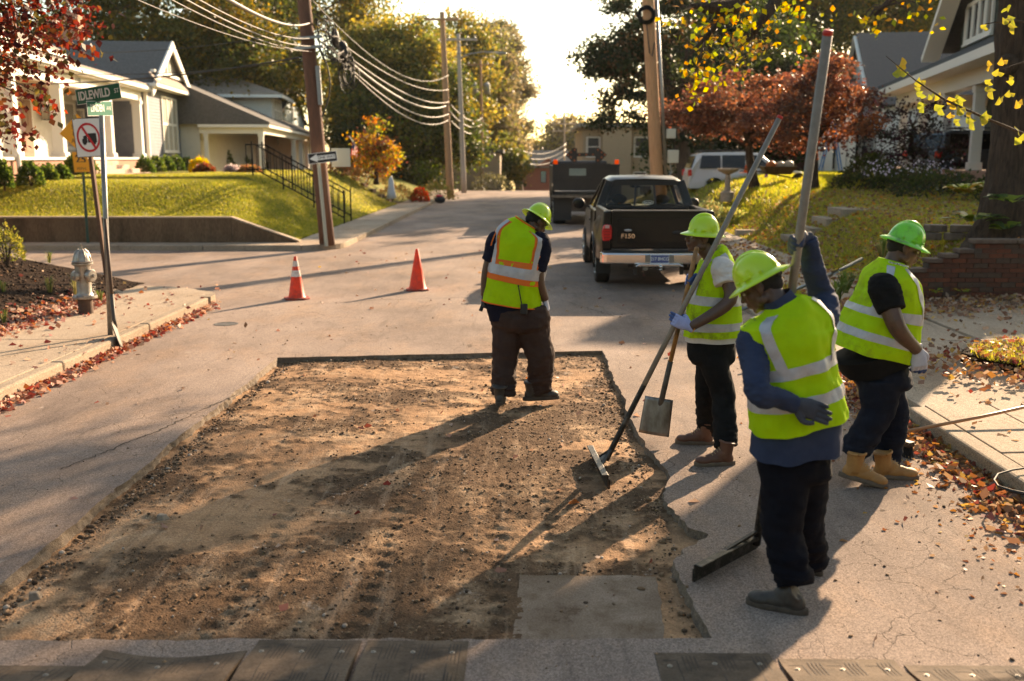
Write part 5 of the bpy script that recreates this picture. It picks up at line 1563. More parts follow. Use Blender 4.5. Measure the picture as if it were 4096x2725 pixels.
# --- house 3 and 4: lower white houses with porches
def porch_house(label, xl, pxs, base_z, top_dz, wdepth, roofmat, wallmat, rise, hip=.8, door_px=None, lantern=False, nm='porch_house', xw=-2.2):
    ya, yb = fy(pxs[0], xl), fy(pxs[-1], xl)
    t = thing(nm, HF @ V(xl, ya, base_z), label, 'house')
    f_ = base_z + .35; tp = f_ + top_dz
    b = MB(HF); b.box(xl + xw, ya - .2, base_z - .6, xl + .2, yb + .2, f_); b.build('foundation', MBRF, t)
    for p in pxs: column(t, HF, xl, fy(p, xl), f_, tp, .24)
    for xx in (xl + xw + .3,): column(t, HF, xx, ya, f_, tp, .2)
    b = MB(HF); b.box(xl - .14, ya - .14, tp + .001, xl + .14, yb + .14, tp + .36); b.box(xl + xw, ya - .14, tp + .001, xl - .141, ya + .14, tp + .36); b.build('porch_beam', MTW, t)
    b = MB(HF); b.box(xl + .14, ya - .45, tp + .30, xl + .48, yb + .45, tp + .44); b.box(xl + xw, ya - .45, tp + .30, xl + .14, ya - .14, tp + .44); b.build('gutter', MTW, t)
    b = MB(HF); siding(b, (xl + xw, ya - .0), (xl + xw, yb + .3), f_, tp + .4); siding(b, (xl + xw - wdepth, ya), (xl + xw, ya), f_ - .6, tp + .9); siding(b, (xl + xw, yb + .3), (xl + xw - wdepth, yb + .3), f_ - .6, tp + .9); b.build('wall', wallmat, t)
    e = tp + .44; xb = xl + xw - 2.5
    b = MB(HF); ym0, ym1 = ya - .45 + hip, yb + .45 - hip
    plane_roof(b, [(xl + .5, ya - .45, e), (xl + .5, yb + .45, e), (xb, ym1, e + rise), (xb, ym0, e + rise)])
    plane_roof(b, [(xl + .5, ya - .45, e), (xb, ym0, e + rise), (xb - 5, ym0, e + rise), (xb - 5, ya - .45, e)])
    plane_roof(b, [(xl + .5, yb + .45, e), (xb - 5, yb + .45, e), (xb - 5, ym1, e + rise), (xb, ym1, e + rise)]); rf = b.build('roof', roofmat, t)
    return t, ya, yb, f_, tp, e, xb
h3, ya, yb, f_, tp, e, xb = porch_house('white porch house with hanging flower baskets, third from the corner', .2, (216, 231, 243, 253), 1.55, 2.1, 7, MROOFL, MSIDE, 3.4, 1.6)
b = MB(HF); gy = fy(200, -2); plane_roof(b, [(-1.5, gy - 3, 5.2), (-1.5, gy + 5, 5.2), (-6, gy + 4, 9.0), (-6, gy - 1, 9.0)]); plane_roof(b, [(-1.5, gy - 3, 5.2), (-6, gy - 1, 9.0), (-10, gy - 1, 9.0), (-12, gy - 3, 5.2)][::-1]); b.build('upper_roof', MROOFL, h3)
for px_, yy in ((240, 0), (256, 0)):
    y_ = fy(px_, .0); p = HF @ V(-.1, y_, 0); p.z = tp - .75
    hb = thing('hanging_basket', p, 'hanging flower basket with white ribbons, %s of the two on the white porch' % ('left' if px_ == 240 else 'right'), 'flower basket')
    b = MB(); b.ell(p, .38, .38, .2, 14, 8); b.build('basket', M('basket_coir', (.25, .13, .06), rough=.9), hb, smooth=True)
    b = MB(); [b.tube([p + V(.3 * cos(a), .3 * sin(a), .1), p + V(0, 0, .75)], .008, 4) for a in (0, 2.1, 4.2)]; b.build('chain', MIRON, hb)
    b = MB(); [b.tube([p + V(.1 * k, -.2, -.1), p + V(.14 * k + .05, -.25, -.5), p + V(.12 * k, -.25, -.75)], [.02, .09, .03], 6, flat=.3) for k in (-1, .2, 1.2)]; b.build('ribbon', M('ribbon_white', (.7, .66, .6), rough=.6, tr=.3), hb, smooth=True)
    n = 500; r = np.random.default_rng(px_); c = np.array(p) + r.normal(0, 1, (n, 3)) * (.22, .22, .10) + (0, 0, .2); d = r.normal(0, .05, (n, 3, 3))
    np_mesh('flowers', (c[:, None] + d).reshape(-1, 3), np.arange(n * 3), 3, LEAF, hb, np.repeat(np.array([(.5, .3, .03), (.15, .2, .03), (.5, .1, .15), (.3, .3, .05)])[r.integers(0, 4, n)], 3, 0))
lp = HF @ V(-.6, fy(234, -.6), 0); lp.z = tp - .55; b = MB(); b.lathe(lp, [(.06, 0), (.16, .05), (.2, .38), (.24, .40), (.1, .52), (.03, .62)], 8); b.tube([lp + V(0, 0, .6), lp + V(0, 0, .95)], .012, 4); b.build('porch_lantern', MIRON, h3)

h4, ya, yb, f_, tp, e, xb = porch_house('long white bungalow with shed dormer and porch behind the utility pole', 4.2, (262, 294, 301, 307, 313), .75, 2.3, 9, MROOF, MSIDE, 2.6, .3, nm='bungalow', xw=-3.0)
# dormer
ydm = fy(277, 3.0, 5.2); z0 = fz(122, 3.0, ydm); z1_ = fz(98, 3.0, ydm)
b = MB(HF); siding(b, (-5, ydm - 2.6), (3, ydm - 2.6), z0 - .6, z1_); siding(b, (3, ydm - 2.6), (3, ydm + 2.6), z0 - .3, z1_); b.build('dormer_wall', MSIDE, h4)
b = MB(HF); plane_roof(b, [(3.7, ydm - 3.4, z1_), (3.7, ydm + 3.2, z1_), (.5, ydm + 1.5, z1_ + 1.1), (.5, ydm - 1.8, z1_ + 1.1)]); plane_roof(b, [(3.7, ydm - 3.4, z1_), (.5, ydm - 1.8, z1_ + 1.1), (-6, ydm - 1.8, z1_ + 1.1), (-6, ydm - 3.4, z1_)]); b.build('dormer_roof', MROOFL, h4)
b = MB(HF); b.box(3.7, ydm - 3.4, z1_ - .16, 3.78, ydm + 3.2, z1_ + .02); b.box(-5, ydm - 3.42, z1_ - .16, 3.7, ydm - 3.36, z1_ + .02); b.build('dormer_fascia', MTW, h4)
window(h4, SIDEF(3.03, ydm, z0 + .1), 3.6, (z1_ - z0) * .8, 3, MBLIND, lites=2)
for px_ in (285, 291, 299): window(h4, SIDEF(4.2 - 2.98, fy(px_, 1.2), f_ + .1), 1.0, 2.0, 1, MWIN)
bfl = MB(HF); siding(bfl, (-6, ya - .02), (4.2 - 3.0, ya - .02), .4, tp + .8); bfl.build('side_wall', MSIDE, h4)
# house 5 beyond the pole
h5, ya, yb, f5, tp5, e5, xb = porch_house('pale porch house partly hidden behind the leaning utility pole', 5.3, (322, 331, 339, 346), .70, 2.2, 6, MROOF, MSIDE, .9, .3)
wp_ = [fy(288, -3), fy(304, -3)]
b = MB(HF); gy0, gy1 = fy(282, 2.5), fy(309, 2.5); gm = (gy0 + gy1) / 2; zz0, zz1 = 5.1, fz(89, 2.5, gm)
plane_roof(b, [(2.5, gy0, zz0), (2.5, gm, zz1), (-10, gm, zz1), (-10, gy0, zz0)][::-1]); plane_roof(b, [(2.5, gm, zz1), (2.5, gy1, zz0), (-10, gy1, zz0), (-10, gm, zz1)][::-1]); b.build('gable_roof', MROOFD, h5)
b = MB(HF); siding(b, (2.2, gy0), (2.2, gy1), zz0 - 2, zz0 + .1); siding(b, (2.2, gy0), (2.2, gy1), zz0, zz1 - .2, .16, ztop=lambda z: max(0, (z - zz0) / (zz1 - zz0)) / 2); b.build('gable_wall', M('gable_teal', (.20, .26, .27), rough=.7), h5)
window(h5, SIDEF(2.25, gm, zz0 + .3), .6, 1.5, 1, MBLIND)
# flag
fp = at(354, 146, 46); fp2 = at(351, 166, 46)
fg = thing('flag', fp, 'small striped flag hanging beside the last white porch on the left', 'flag')
MFW = M('flag_white', (.7, .65, .6), rough=.7, tr=.3); MFR = M('flag_red', (.5, .05, .05), rough=.7, tr=.3); MFB = M('flag_blue', (.05, .06, .2), rough=.7, tr=.2)
b = MB(); b.tube([at(349, 136, 46), at(356, 146, 46)], .02, 6); b.build('flag_pole', MTW, fg)
for k in range(7):
    b = MB(); b.quad(at(352.5 + k * .8, 142 + k * .8, 46), at(353.3 + k * .8, 142.8 + k * .8, 46), at(351.8 + k, 156 + k * .4, 46.1), at(350.8 + k, 156, 46.1)); b.build('stripe', (MFR if k % 2 == 0 else MFW), fg)
b = MB(); b.quad(at(352.3, 141.6, 45.98), at(355, 144.4, 45.98), at(354.5, 149, 45.98), at(351.8, 148, 45.98)); b.build('canton', MFB, fg)

# ---------------------------------------------------------------- right side houses
# green house: frame with local x along the street front towards the camera, y into the lot
def rframe(p, ang):    # local -y faces the street (left)
    return frame((p.x, p.y, 0), ang)
GA = atan_ = math.atan2(-.98, -.187)
GK = 1.5; G0 = at(893, 92, 30.0 * GK); GF = Matrix.Translation((G0.x, G0.y, CAM_H)) @ Matrix.Rotation(GA, 4, 'Z') @ Matrix.Scale(GK, 4) @ Matrix.Translation((0, 0, -CAM_H))
ez = at(893, 92, 30.0).z; gb = 1.45
gh = thing('green_house', (G0.x, G0.y, gb), 'dark green house with white-trimmed porch and gable behind the big tree', 'house')
b = MB(GF); b.box(-.3, -.2, gb - .5, 12.5, .0, gb + .5); b.box(-.3, 0, gb - .5, -.1, 6, gb + .5); b.box(-.3, 0, gb + .4, 12.5, 2.6, gb + .5); b.build('porch_base', MBRF, gh)
for x in (.2, 3.1, 6.0, 8.9): column(gh, GF, x, .3, gb + .5, ez - .42, .2)
b = MB(GF); b.box(-.3, .15, ez - .42, 12.5, .45, ez - .1); b.box(-.3, .45, ez - .42, 0, 2.6, ez - .1); b.build('porch_beam', MTW, gh)
b = MB(GF); b.box(-.6, -.35, ez - .1, 12.9, -.2, ez + .08); b.box(-.6, -.2, ez - .1, 12.9, .15, ez - .06); b.build('fascia', MTW, gh)
b = MB(GF); siding(b, (-.1, 2.6), (9.5, 2.6), gb + .4, ez, .2); siding(b, (9.5, 2.6), (9.5, .5), gb + .4, ez, .2); siding(b, (9.5, .5), (12.5, .5), gb, ez, .2); siding(b, (-.1, 9), (-.1, 2.6), gb, ez, .2); siding(b, (12.5, .5), (12.5, 9), gb, ez, .2); b.build('wall', MGRN, gh)
b = MB(GF); plane_roof(b, [(-.6, -.35, ez + .08), (12.9, -.35, ez + .08), (12.9, 5.5, ez + 2.4), (-.6, 5.5, ez + 2.4)], .1); plane_roof(b, [(-.6, 5.5, ez + 2.4), (12.9, 5.5, ez + 2.4), (12.9, 11, ez + .08), (-.6, 11, ez + .08)], .1); b.build('roof', M('slate_blue_roof', (.035, .045, .055), (.06, .07, .08), 12, .85, bump=.4, bsc=30), gh)
window(gh, GF @ Matrix.Translation((11.3, .47, gb + 1.0)), 1.0, 1.9, 1, MWIN)
b = MB(GF); b.box(4.2, 2.5, gb + .5, 5.2, 2.57, gb + 2.6); b.build('door', M('door_red', (.10, .02, .015), rough=.5), gh)
# upper gabled dormer
dx0, dx1, dyy = 4.0, 10.6, .9; dzb = ez + .45; dm = (dx0 + dx1) / 2; dza = dzb + .9
b = MB(GF); siding(b, (dx0, dyy), (dx1, dyy), dzb - .2, dza, .2); siding(b, (dx0, 8), (dx0, dyy), dzb - .2, dza, .2); siding(b, (dx0, dyy), (dx1, dyy), dza, dza + 1.5, .2, ztop=lambda z: max(0, (z - dza) / 1.9) / 2); b.build('dormer_wall', MGRN, gh)
b = MB(GF)
for s in (-1, 1):
    xe = dm + s * (dx1 - dx0) * .62; b.bar((xe, dyy - .55, dza - .75), (dm, dyy - .55, dza + 1.8), .14, .42, (0, 1, 0))
b.build('rake_board', MTW, gh)
b = MB(GF)
for s in (-1, 1):
    xe = dm + s * (dx1 - dx0) * .62; pts = [(xe, dyy - .6, dza - .6), (dm, dyy - .6, dza + 1.95), (dm, 4.5, dza + 1.95), (xe, 4.5, dza - .6)]; plane_roof(b, pts if s > 0 else pts[::-1], .1)
b.build('dormer_roof', MROOFD, gh)
window(gh, GF @ Matrix.Translation((dx0 + 1.9, dyy - .03, dzb + .45)), 2.4, .75, 4, MWIN, sash=False)
window(gh, GF @ Matrix.Translation((dm + 2.2, dyy - .03, dzb + .3)), 1.3, 1.5, 1, MWIN)
wc_ = GF @ V(5.5, 1.0, ez - .75); wch = thing('wind_chime', wc_, 'long wooden wind chime hanging inside the green house porch', 'wind chime')
b = MB(); b.tube([wc_ + V(0, 0, .5), wc_], .006, 4); b.lathe(wc_, [(.12, -.03), (.12, 0)], 12); b.build('top', MDOOR, wch)
for k in range(5): b = MB(); a = k * 1.257; b.tube([wc_ + V(.08 * cos(a), .08 * sin(a), -.03), wc_ + V(.08 * cos(a), .08 * sin(a), -.8 - .07 * k)], .02, 6); b.build('tube', M('bamboo', (.45, .28, .12), rough=.5), wch)

# white house with steep gray roof
w0, w1 = at(879, 102, 53), at(846, 70, 67); WA = math.atan2(w0.y - w1.y, w0.x - w1.x)
WF = frame((w1.x, w1.y, 0), WA); Lw = (V(w0.x, w0.y, 0) - V(w1.x, w1.y, 0)).length
wh_ = thing('white_house', (w1.x, w1.y, 1.3), 'white house with steep dark shingle roof behind the red-leaved tree', 'house')
MWD = M('siding_white', (.66, .66, .64), (.60, .60, .58), 3, .7)
ez2 = w0.z; az2 = at(856, 35, 60).z
b = MB(WF); siding(b, (0, 0), (Lw, 0), .2, ez2); siding(b, (Lw, 0), (Lw, 9), .2, ez2); siding(b, (0, 0), (Lw, 0), ez2, az2 - .2, ztop=lambda z: max(0, (z - ez2) / (az2 - ez2)) / 2); b.build('wall', MWD, wh_)
b = MB(WF); m_ = Lw / 2
plane_roof(b, [(Lw + .35, -.4, ez2 - .25), (m_, -.4, az2), (m_, 12, az2), (Lw + .35, 12, ez2 - .25)][::-1]); plane_roof(b, [(-.35, -.4, ez2 - .25), (m_, -.4, az2), (m_, 12, az2), (-.35, 12, ez2 - .25)]); b.build('roof', M('shingles_brown', (.075, .06, .055), (.11, .09, .08), 14, .9, bump=.6, bsc=25), wh_)
b = MB(WF)
for s in (0, 1):
    xe = -.35 if s == 0 else Lw + .35; b.bar((xe, -.45, ez2 - .33), (m_, -.45, az2 - .08), .08, .24, (0, 1, 0))
b.build('rake_board', MTW, wh_)
window(wh_, WF @ Matrix.Translation((m_ + .6, -.02, ez2 + .4)), .9, .8, 1, MWIN, sash=False)
# its front porch with white columns
pc = at(817, 180, 52.0); pc.z = 0
PF = frame((pc.x, pc.y, 0), WA)
for px_ in (817, 826, 839, 848):
    q = at(px_, 181, 51.5 + (px_ - 817) * .03)
    column(wh_, Matrix.Identity(4), q.x, q.y, .8, 5.0, .42)
q0, q1 = at(805, 181, 52.5), at(866, 181, 52.5)
b = MB(); b.box(q0.x, q0.y - .2, 5.001, q1.x, q0.y + .2, 5.6); b.build('porch_beam', MTW, wh_)
b = MB(); plane_roof(b, [(q0.x - .3, q0.y - .5, 5.6), (q1.x, q0.y - .5, 5.6), (q1.x, q0.y + 4, 6.2), (q0.x - .3, q0.y + 4, 6.2)], .1); b.build('porch_roof', MROOFD, wh_)
b = MB(); b.box(q0.x, q0.y + 3, .3, q1.x, q0.y + 3.2, 5.2); b.build('porch_wall', M('porch_wall_brick', (.09, .04, .03), rough=.9), wh_)
for px_ in (833, 850, 858): window(wh_, Matrix.Translation((at(px_, 150, 55.4).x, q0.y + 2.98, 1.6)), 1.1, 2.6, 1, MWIN)
# blue ladder
lb = at(831, 182, 50.5); ld = thing('stepladder', lb, 'blue stepladder standing open between the white porch columns', 'ladder')
MBL = M('ladder_blue', (.02, .16, .40), rough=.5); ldb = V(lb.x, lb.y, .9)
for s, nm in ((-1, 'front_leg'), (1, 'rear_leg')):
    b = MB(); b.bar(ldb + V(s * .65, 0, 0), ldb + V(0, 0, 3.1), .06, .05); b.bar(ldb + V(s * .65, .45, 0), ldb + V(0, .38, 3.1), .06, .05); b.build(nm, MBL, ld)
for k in range(6): b = MB(); t_ = (k + 1) / 7; b.bar(ldb + V(-.65 * (1 - t_), 0, 3.1 * t_), ldb + V(-.65 * (1 - t_), .42, 3.1 * t_), .08, .03); b.build('rung', MBL, ld)

# low red brick house behind the SUV
bh = at(760, 150, 58)
h6 = thing('brick_house', (bh.x, bh.y, .5), 'dark brick house in shade behind the white car and red dogwood', 'house')
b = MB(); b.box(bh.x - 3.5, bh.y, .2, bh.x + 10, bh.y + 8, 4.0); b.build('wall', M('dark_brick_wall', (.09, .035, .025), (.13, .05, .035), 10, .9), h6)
b = MB(); plane_roof(b, [(bh.x - 4.2, bh.y - .8, 4.0), (bh.x + 11, bh.y - .8, 4.0), (bh.x + 8, bh.y + 4, 6.8), (bh.x - 1.5, bh.y + 4, 6.8)]); b.build('roof', MROOFD, h6)
for dx in (-1.5, 2, 5.5): window(h6, Matrix.Translation((bh.x + dx, bh.y - .02, 1.3)), 1.1, 1.7, 1, MWIN)

# tan brick apartments
a0 = at(583, 130, 92); apt = thing('apartment_building', (a0.x, 92, 0), 'two-storey tan brick apartment building far up the street behind the magnolia', 'apartment building')
zr_ = float(road_z(92)); MTAN = M('tan_brick', (.34, .25, .16), (.40, .30, .20), 8, .9)
b = MB(); b.box(a0.x, 92, zr_ - 1, a0.x + 17, 106, a0.z); b.box(a0.x + 1.7, 91, zr_ - 1, a0.x + 4.3, 92, a0.z + .25); b.build('wall', MTAN, apt)
b = MB(); b.box(a0.x - .5, 90.6, a0.z + .25, a0.x + 17.5, 106, a0.z + .6); b.build('roof_slab', M('roof_edge', (.3, .28, .24), rough=.8), apt)
for fl_ in (0, 1):
    for k in range(6):
        window(apt, Matrix.Translation((a0.x + .95 + k * 3.0 + (1.3 if k > 0 else 0), 91.97, a0.z - 2.3 - fl_ * 3.1)), 1.1, 1.6, 1, MWIN)
b = MB(); plane_roof(b, [(a0.x + 5.5, 86, 2.3), (a0.x + 18, 86, 3.3), (a0.x + 18, 88.5, 3.8), (a0.x + 5.5, 88.5, 2.8)], .3); b.build('green_awning', M('awning_green', (.02, .10, .06), rough=.7), apt)
# brick cottage where the street ends
c0 = at(517, 170, 128); cz = float(road_z(128))
ct = thing('brick_cottage', (c0.x, 128, cz), 'small dark red brick cottage with gray roof at the end of the street', 'house')
c1x = at(553, 170, 128).x; zb_, ze_ = cz, at(530, 168, 128).z
b = MB(); b.box(c0.x, 128, cz - 1, c1x + 3, 137, ze_); b.prism([(c1x - 2.6, ze_), (c1x + 1.4, ze_), (c1x - .6, at(548, 158, 128).z)], lambda x, z: (x, 127.4, z), lambda x, z: (x, 131, z)); b.build('wall', M('cottage_brick', (.13, .045, .035), (.17, .06, .045), 8, .9), ct)
b = MB(); plane_roof(b, [(c0.x - 1, 127.2, ze_), (c1x + 4, 127.2, ze_), (c1x + 2, 132, at(530, 151, 131).z), (c0.x, 132, at(530, 151, 131).z)]); b.build('roof', MROOF, ct)
window(ct, Matrix.Translation((at(529, 175, 128).x, 127.97, cz + .9)), 2.0, 1.9, 2, MBLIND)
b = MB(); b.box(c1x - 1.2, 127.3, cz, c1x - .1, 127.4, cz + 2.2); b.build('door', MDOOR, ct)
# pale garage among the left trees
g0 = at(476, 178, 84); gz_ = float(road_z(84)); gg = thing('garage', (g0.x, 84, gz_), 'pale low garage wall under the tall trees left up the street', 'garage')
b = MB(); b.box(g0.x - 7, 84, gz_ - 1, g0.x + 2.0, 90, 2.6); b.build('wall', MTAN, gg); b = MB(); b.box(g0.x - 7.3, 83.6, 2.6, g0.x + 2.3, 90.3, 2.9); b.build('roof', MROOFD, gg)

# ================================================================ UTILITY POLES AND WIRES
MPOLE = M('creosote_pole', (.17, .075, .042), (.10, .048, .03), 8, .85, bump=.8, bsc=30, bd=.02, st=(6, 6, .4))
MPOLER = M('fresh_pole', (.60, .31, .15), (.42, .21, .10), 7, .85, bump=.6, bsc=30, bd=.015, st=(6, 6, .35))
MPOLEG = M('gray_pole', (.40, .34, .29), (.30, .25, .21), 8, .85, bump=.5, bsc=30, st=(6, 6, .4))
MPOLEO = M('orange_pole', (.42, .23, .12), (.30, .17, .09), 8, .85, bump=.5, bsc=30, st=(6, 6, .4))
MCAB = M('cable_gray', (.12, .108, .098), rough=.55, metal=.2)
MCABK = M('cable_black', (.015, .014, .013), rough=.6)
def pole(label, base, top, r0, r1, mat):
    t = thing('utility_pole', base, label, 'utility pole'); b = MB()
    n = 8; P = [Vector(base).lerp(Vector(top), i / n) for i in range(n + 1)]; b.tube(P, [r0 + (r1 - r0) * i / n for i in range(n + 1)], 18); b.build('pole', mat, t, smooth=True); return t
# left near pole, leaning, cut by the top of the frame and going on above it
lb0 = V(-4.80, 24.25, .1); ldir = (at(304, 0, 24.25) - lb0).normalized(); lt0 = lb0 + ldir * 10.5
LP = pole('dark brown leaning utility pole at the far corner, tangled with cables', lb0, lt0, .185, .13, MPOLE)
def onp(py):  # point on the left pole at picture height
    best = None
    for i in range(400):
        p = lb0 + ldir * (i * .02); q = p - EYE; y = 340.5 - FPX * q.dot(_up) / q.dot(_fwd)
        if best is None or abs(y - py) < best[0]: best = (abs(y - py), p)
    return best[1]
for yy, ln in ((40, .5), (50, .45)):
    p = onp(yy); b = MB(); b.bar(p + V(-.3, -.2, 0), p + V(.4, -.25, .05), .08, .06); b.build('bracket', MGAL, LP)
p = onp(62); b = MB(); b.bar(p + V(.24, -.1, -1.0), p + V(.20, -.1, -.1), .10, .10); b.build('conduit_box', MGAL, LP, bevel=.01)
b = MB(); r = random.Random(4)
q0_ = onp(28) + V(.2, -.15, 0)
for k in range(26):     # cable tangle between pole and splice
    a = q0_ + V(r.uniform(-.05, .3), r.uniform(-.15, .1), r.uniform(-.5, .4)); c = at(345 + r.uniform(-6, 6), 56 + r.uniform(-9, 8), 25.2)
    m1 = a.lerp(c, .35) + V(r.uniform(-.2, .2), 0, r.uniform(-.35, .25)); m2 = a.lerp(c, .7) + V(r.uniform(-.2, .2), 0, r.uniform(-.3, .2)); b.tube([a, m1, m2, c], .012, 5)
for k in range(9):
    c = at(344 + r.uniform(-3, 6), 58 + r.uniform(-4, 8), 25.2); P = []
    rad = r.uniform(.18, .4); w_ = rad * r.uniform(.3, .7)
    for m in range(14):
        a = 2 * pi * m / 13; P.append(c + V(w_ * sin(a) + .1 * k / 9, .05 * sin(a * 2), -rad + rad * cos(a)))
    b.tube(P, .011, 5)
b.build('cable_tangle', MCABK, LP, smooth=True)
b = MB(); b.ell(at(343, 52, 25.1), .13, .13, .28, 10, 8); b.ell(at(335, 38, 24.8), .10, .1, .22, 10, 8); b.build('splice_case', MCABK, LP, smooth=True)
P = [onp(70) + V(.25, -.1, .5 - .1 * k * .5 + .0) + V(.22 * sin(pi * k / 10), 0, -.11 * k) for k in range(11)]; b = MB(); b.tube(P, .018, 6); b.build('drip_loop', MCABK, LP)

rb0 = V(4.25, 31.5, .1); rdir = (at(648, 0, 31.5) - rb0).normalized()
RP = pole('fresh orange-brown utility pole behind the pickup, meter boxes on its right side', rb0, rb0 + rdir * 11, .20, .17, MPOLER)
def onr(py):
    z = at(650, py, 31.5).z; return rb0 + rdir * ((z - .1) / rdir.z)
b = MB(); b.tube([onr(178) + V(.27, -.1, 0), onr(90) + V(.27, -.1, 0), onr(-10) + V(.24, -.1, 0)], .05, 8); b.build('conduit', MGAL, RP, smooth=True)
for y0_, y1_ in ((129, 138.5), (150, 163)):
    p0_, p1_ = onr(y1_), onr(y0_); b = MB(); b.box(p0_.x + .34, p0_.y - .25, p0_.z, p0_.x + .34 + .32 * (1.0 if y0_ > 140 else .85), p0_.y, p1_.z); b.build('meter_box', M('box_beige', (.55, .50, .40), rough=.6), RP, bevel=.015)
b = MB(); b.tube([onr(163) + V(.42, -.1, 0), onr(172) + V(.45, -.1, 0), onr(176) + V(.38, -.1, 0)], .03, 6); b.build('drip_conduit', MGAL, RP)
c = onr(16) + V(-.1, -.24, 0); b = MB()
for k in range(7): b.lathe(c, [(.16 + .018 * k, -.02), (.18 + .018 * k, 0), (.16 + .018 * k, .02)], 20, (0, -1, .05), cap=False)
b.tube([c + V(0, 0, -.2), c + V(.05, 0, -.55), c + V(.12, 0, -1.1), c + V(.2, 0, -1.2), c + V(.26, 0, -.8)], .018, 5); b.build('cable_coil', MCABK, RP, smooth=True)

def crossarm(t, p, w_, mat, name='crossarm'):
    b = MB(); b.box(p.x - w_ / 2, p.y - .3, p.z - .06, p.x + w_ / 2, p.y - .18, p.z + .06); o = b.build(name, mat, t)
    for s in (-.45, -.25, .25, .45):
        b = MB(); b.lathe((p.x + s * w_, p.y - .24, p.z + .06), [(.03, 0), (.05, .05), (.03, .1), (.05, .14), (.02, .17)], 8); b.build('insulator', MGAL, o)
far = []
for i, (bx_, by_, tx_, ty_, D, r0, mat, arms, lab) in enumerate([
    (450.3, 198, 442, 12, 54.0, .20, MPOLEO, (20,), 'tall brown utility pole with a wide crossarm, tallest up the left pavement'),
    (464, 195, 458.2, 34, 61.0, .17, MPOLEG, (40,), 'slim gray utility pole with street lamp, just right of the tall brown pole'),
    (482.5, 190, 480.5, 60, 84.0, .16, MPOLEO, (65,), 'distant utility pole carrying two gray transformers'),
    (490.5, 188, 489.5, 82, 104.0, .16, MPOLEG, (88,), 'most distant utility pole of the left row, right of the transformers'),
    (564.5, 172, 564.5, 114, 118.0, .14, MPOLEG, (124, 131), 'far dark utility pole standing alone beyond the dump truck')]):
    p0_ = at(bx_, by_, D); p0_.z = float(road_z(D)) + .1; p1_ = at(tx_, ty_, D)
    t = pole(lab, p0_, p1_, r0, r0 * .65, mat); far.append((t, p0_, p1_, D))
    for ay in arms:
        q = at(tx_ + .3, ay, D); crossarm(t, q, 1.75 if i == 0 else 2.2 if i < 4 else 3.0, mat)
t, _, _, D = far[1]
b = MB(); q = at(460.5, 58, 61); b.tube([q, q + V(.6, 0, .25), q + V(1.3, 0, .35), q + V(2.2, 0, .30)], .035, 8); b.ell(q + V(2.4, 0, .27), .35, .12, .10, 12, 8); b.build('street_lamp', MGAL, t, smooth=True)
t, _, _, D = far[2]
for px_ in (474.5, 487): b = MB(); q = at(px_, 94, 84); b.lathe(q, [(.24, 0), (.27, .05), (.27, .75), (.2, .8), (.05, .95)], 16); b.bar(q + V(0, 0, .4), at(481, 90, 84), .06, .06); b.build('transformer', MGAL, t, smooth=True, autos=40)

def wire(a, c, sag, r, mat, label, group=None, n=22, curl=0):
    a, c = Vector(a), Vector(c); P = []
    for i in range(n + 1):
        t = i / n; p = a.lerp(c, t); p.z -= 4 * sag * t * (1 - t)
        if curl: p += V(0, curl * sin(i * 2.4), curl * cos(i * 2.4))
        P.append(p)
    b = MB(); b.tube(P, r, 6); o = b.build('overhead_wire', mat, loc=a, smooth=True); return tag(o, label, 'cable', group)
g1 = 'cables from the leaning pole to the next pole up the street'
S_ = at(345, 55, 25.2); E2 = lambda py: at(448.5, py, 54)
wire(onp(22) + V(.2, 0, 0), E2(89.5), .55, .015, MCAB, 'gray cable highest in the bundle running up the street from the leaning pole', g1)
wire(at(350, 58, 25.4), E2(102), .40, .02, MCAB, 'cable second from the top in the bundle running up the street', g1)
wire(at(347, 60, 25.3), at(446, 106, 54), .5, .036, MCAB, 'thickest lashed cable sagging from the tangle to the next pole', g1)
wire(at(345, 64, 25.3), E2(114), .6, .022, MCAB, 'cable second from the bottom running up the street from the tangle', g1)
wire(at(345, 66, 25.3), E2(120), .7, .018, MCAB, 'lowest gray cable running up the street from the tangle', g1)
wire(onp(0) + V(0, 0, .2), E2(75), 1.0, .015, MCABK, 'thin dark wire above the cable bundle running up the street', g1)
g2 = 'cables spanning from the leaning pole over the side street to the left'
for i, (pa_, Ya, pc_, th, lab) in enumerate([((243, -12), 12, 24, .022, 'thickest silvery lashed cable crossing the top left sky to the leaning pole'), ((218, -8), 13, 39, .009, 'upper thin gray cable crossing the top left to the leaning pole'),
        ((205, -8), 13, 47, .011, 'middle gray cable crossing the top left to the leaning pole'), ((190, -8), 13.5, 52, .008, 'lower gray cable crossing the top left to the leaning pole'), ((165, -6), 13.5, 52.5, .006, 'lowest thin gray cable crossing the top left to the leaning pole')]):
    a_ = at(pa_[0], pa_[1], Ya); c_ = onp(pc_) + V(.1, -.15, 0); e_ = a_ + (a_ - c_) * .5
    wire(e_, c_, .25, th, MCAB, lab, g2)
g3 = 'black service drops to the corner house'
for (xa, ya_, pc_, th, lab) in ((15, 84, 56, .022, 'thick black service cable slanting from the leaning pole to the cream house'), (25, 72, 60, .012, 'thin black service cable just above the thick one over the gray roof'), (60, 52, 30, .010, 'thin black wire above the gray roof ridge to the leaning pole')):
    wire(at(xa, ya_, 31), onp(pc_), .18, th, MCABK, lab, g3)
g4 = 'thin wires crossing high over the street'
for (y0_, y1_, lab) in ((24, 11, 'highest thin wire crossing the pale sky over the street'), (42, 36, 'second thin wire crossing the pale sky over the street'), (47, 48, 'third thin wire crossing the pale sky, nearly level'), (53, 55, 'lowest thin wire crossing the pale sky over the street')):
    wire(at(455, y0_, 58), at(720, y1_, 44), .35, .014, MCABK, lab, g4)
g5 = 'cables linking the distant poles'
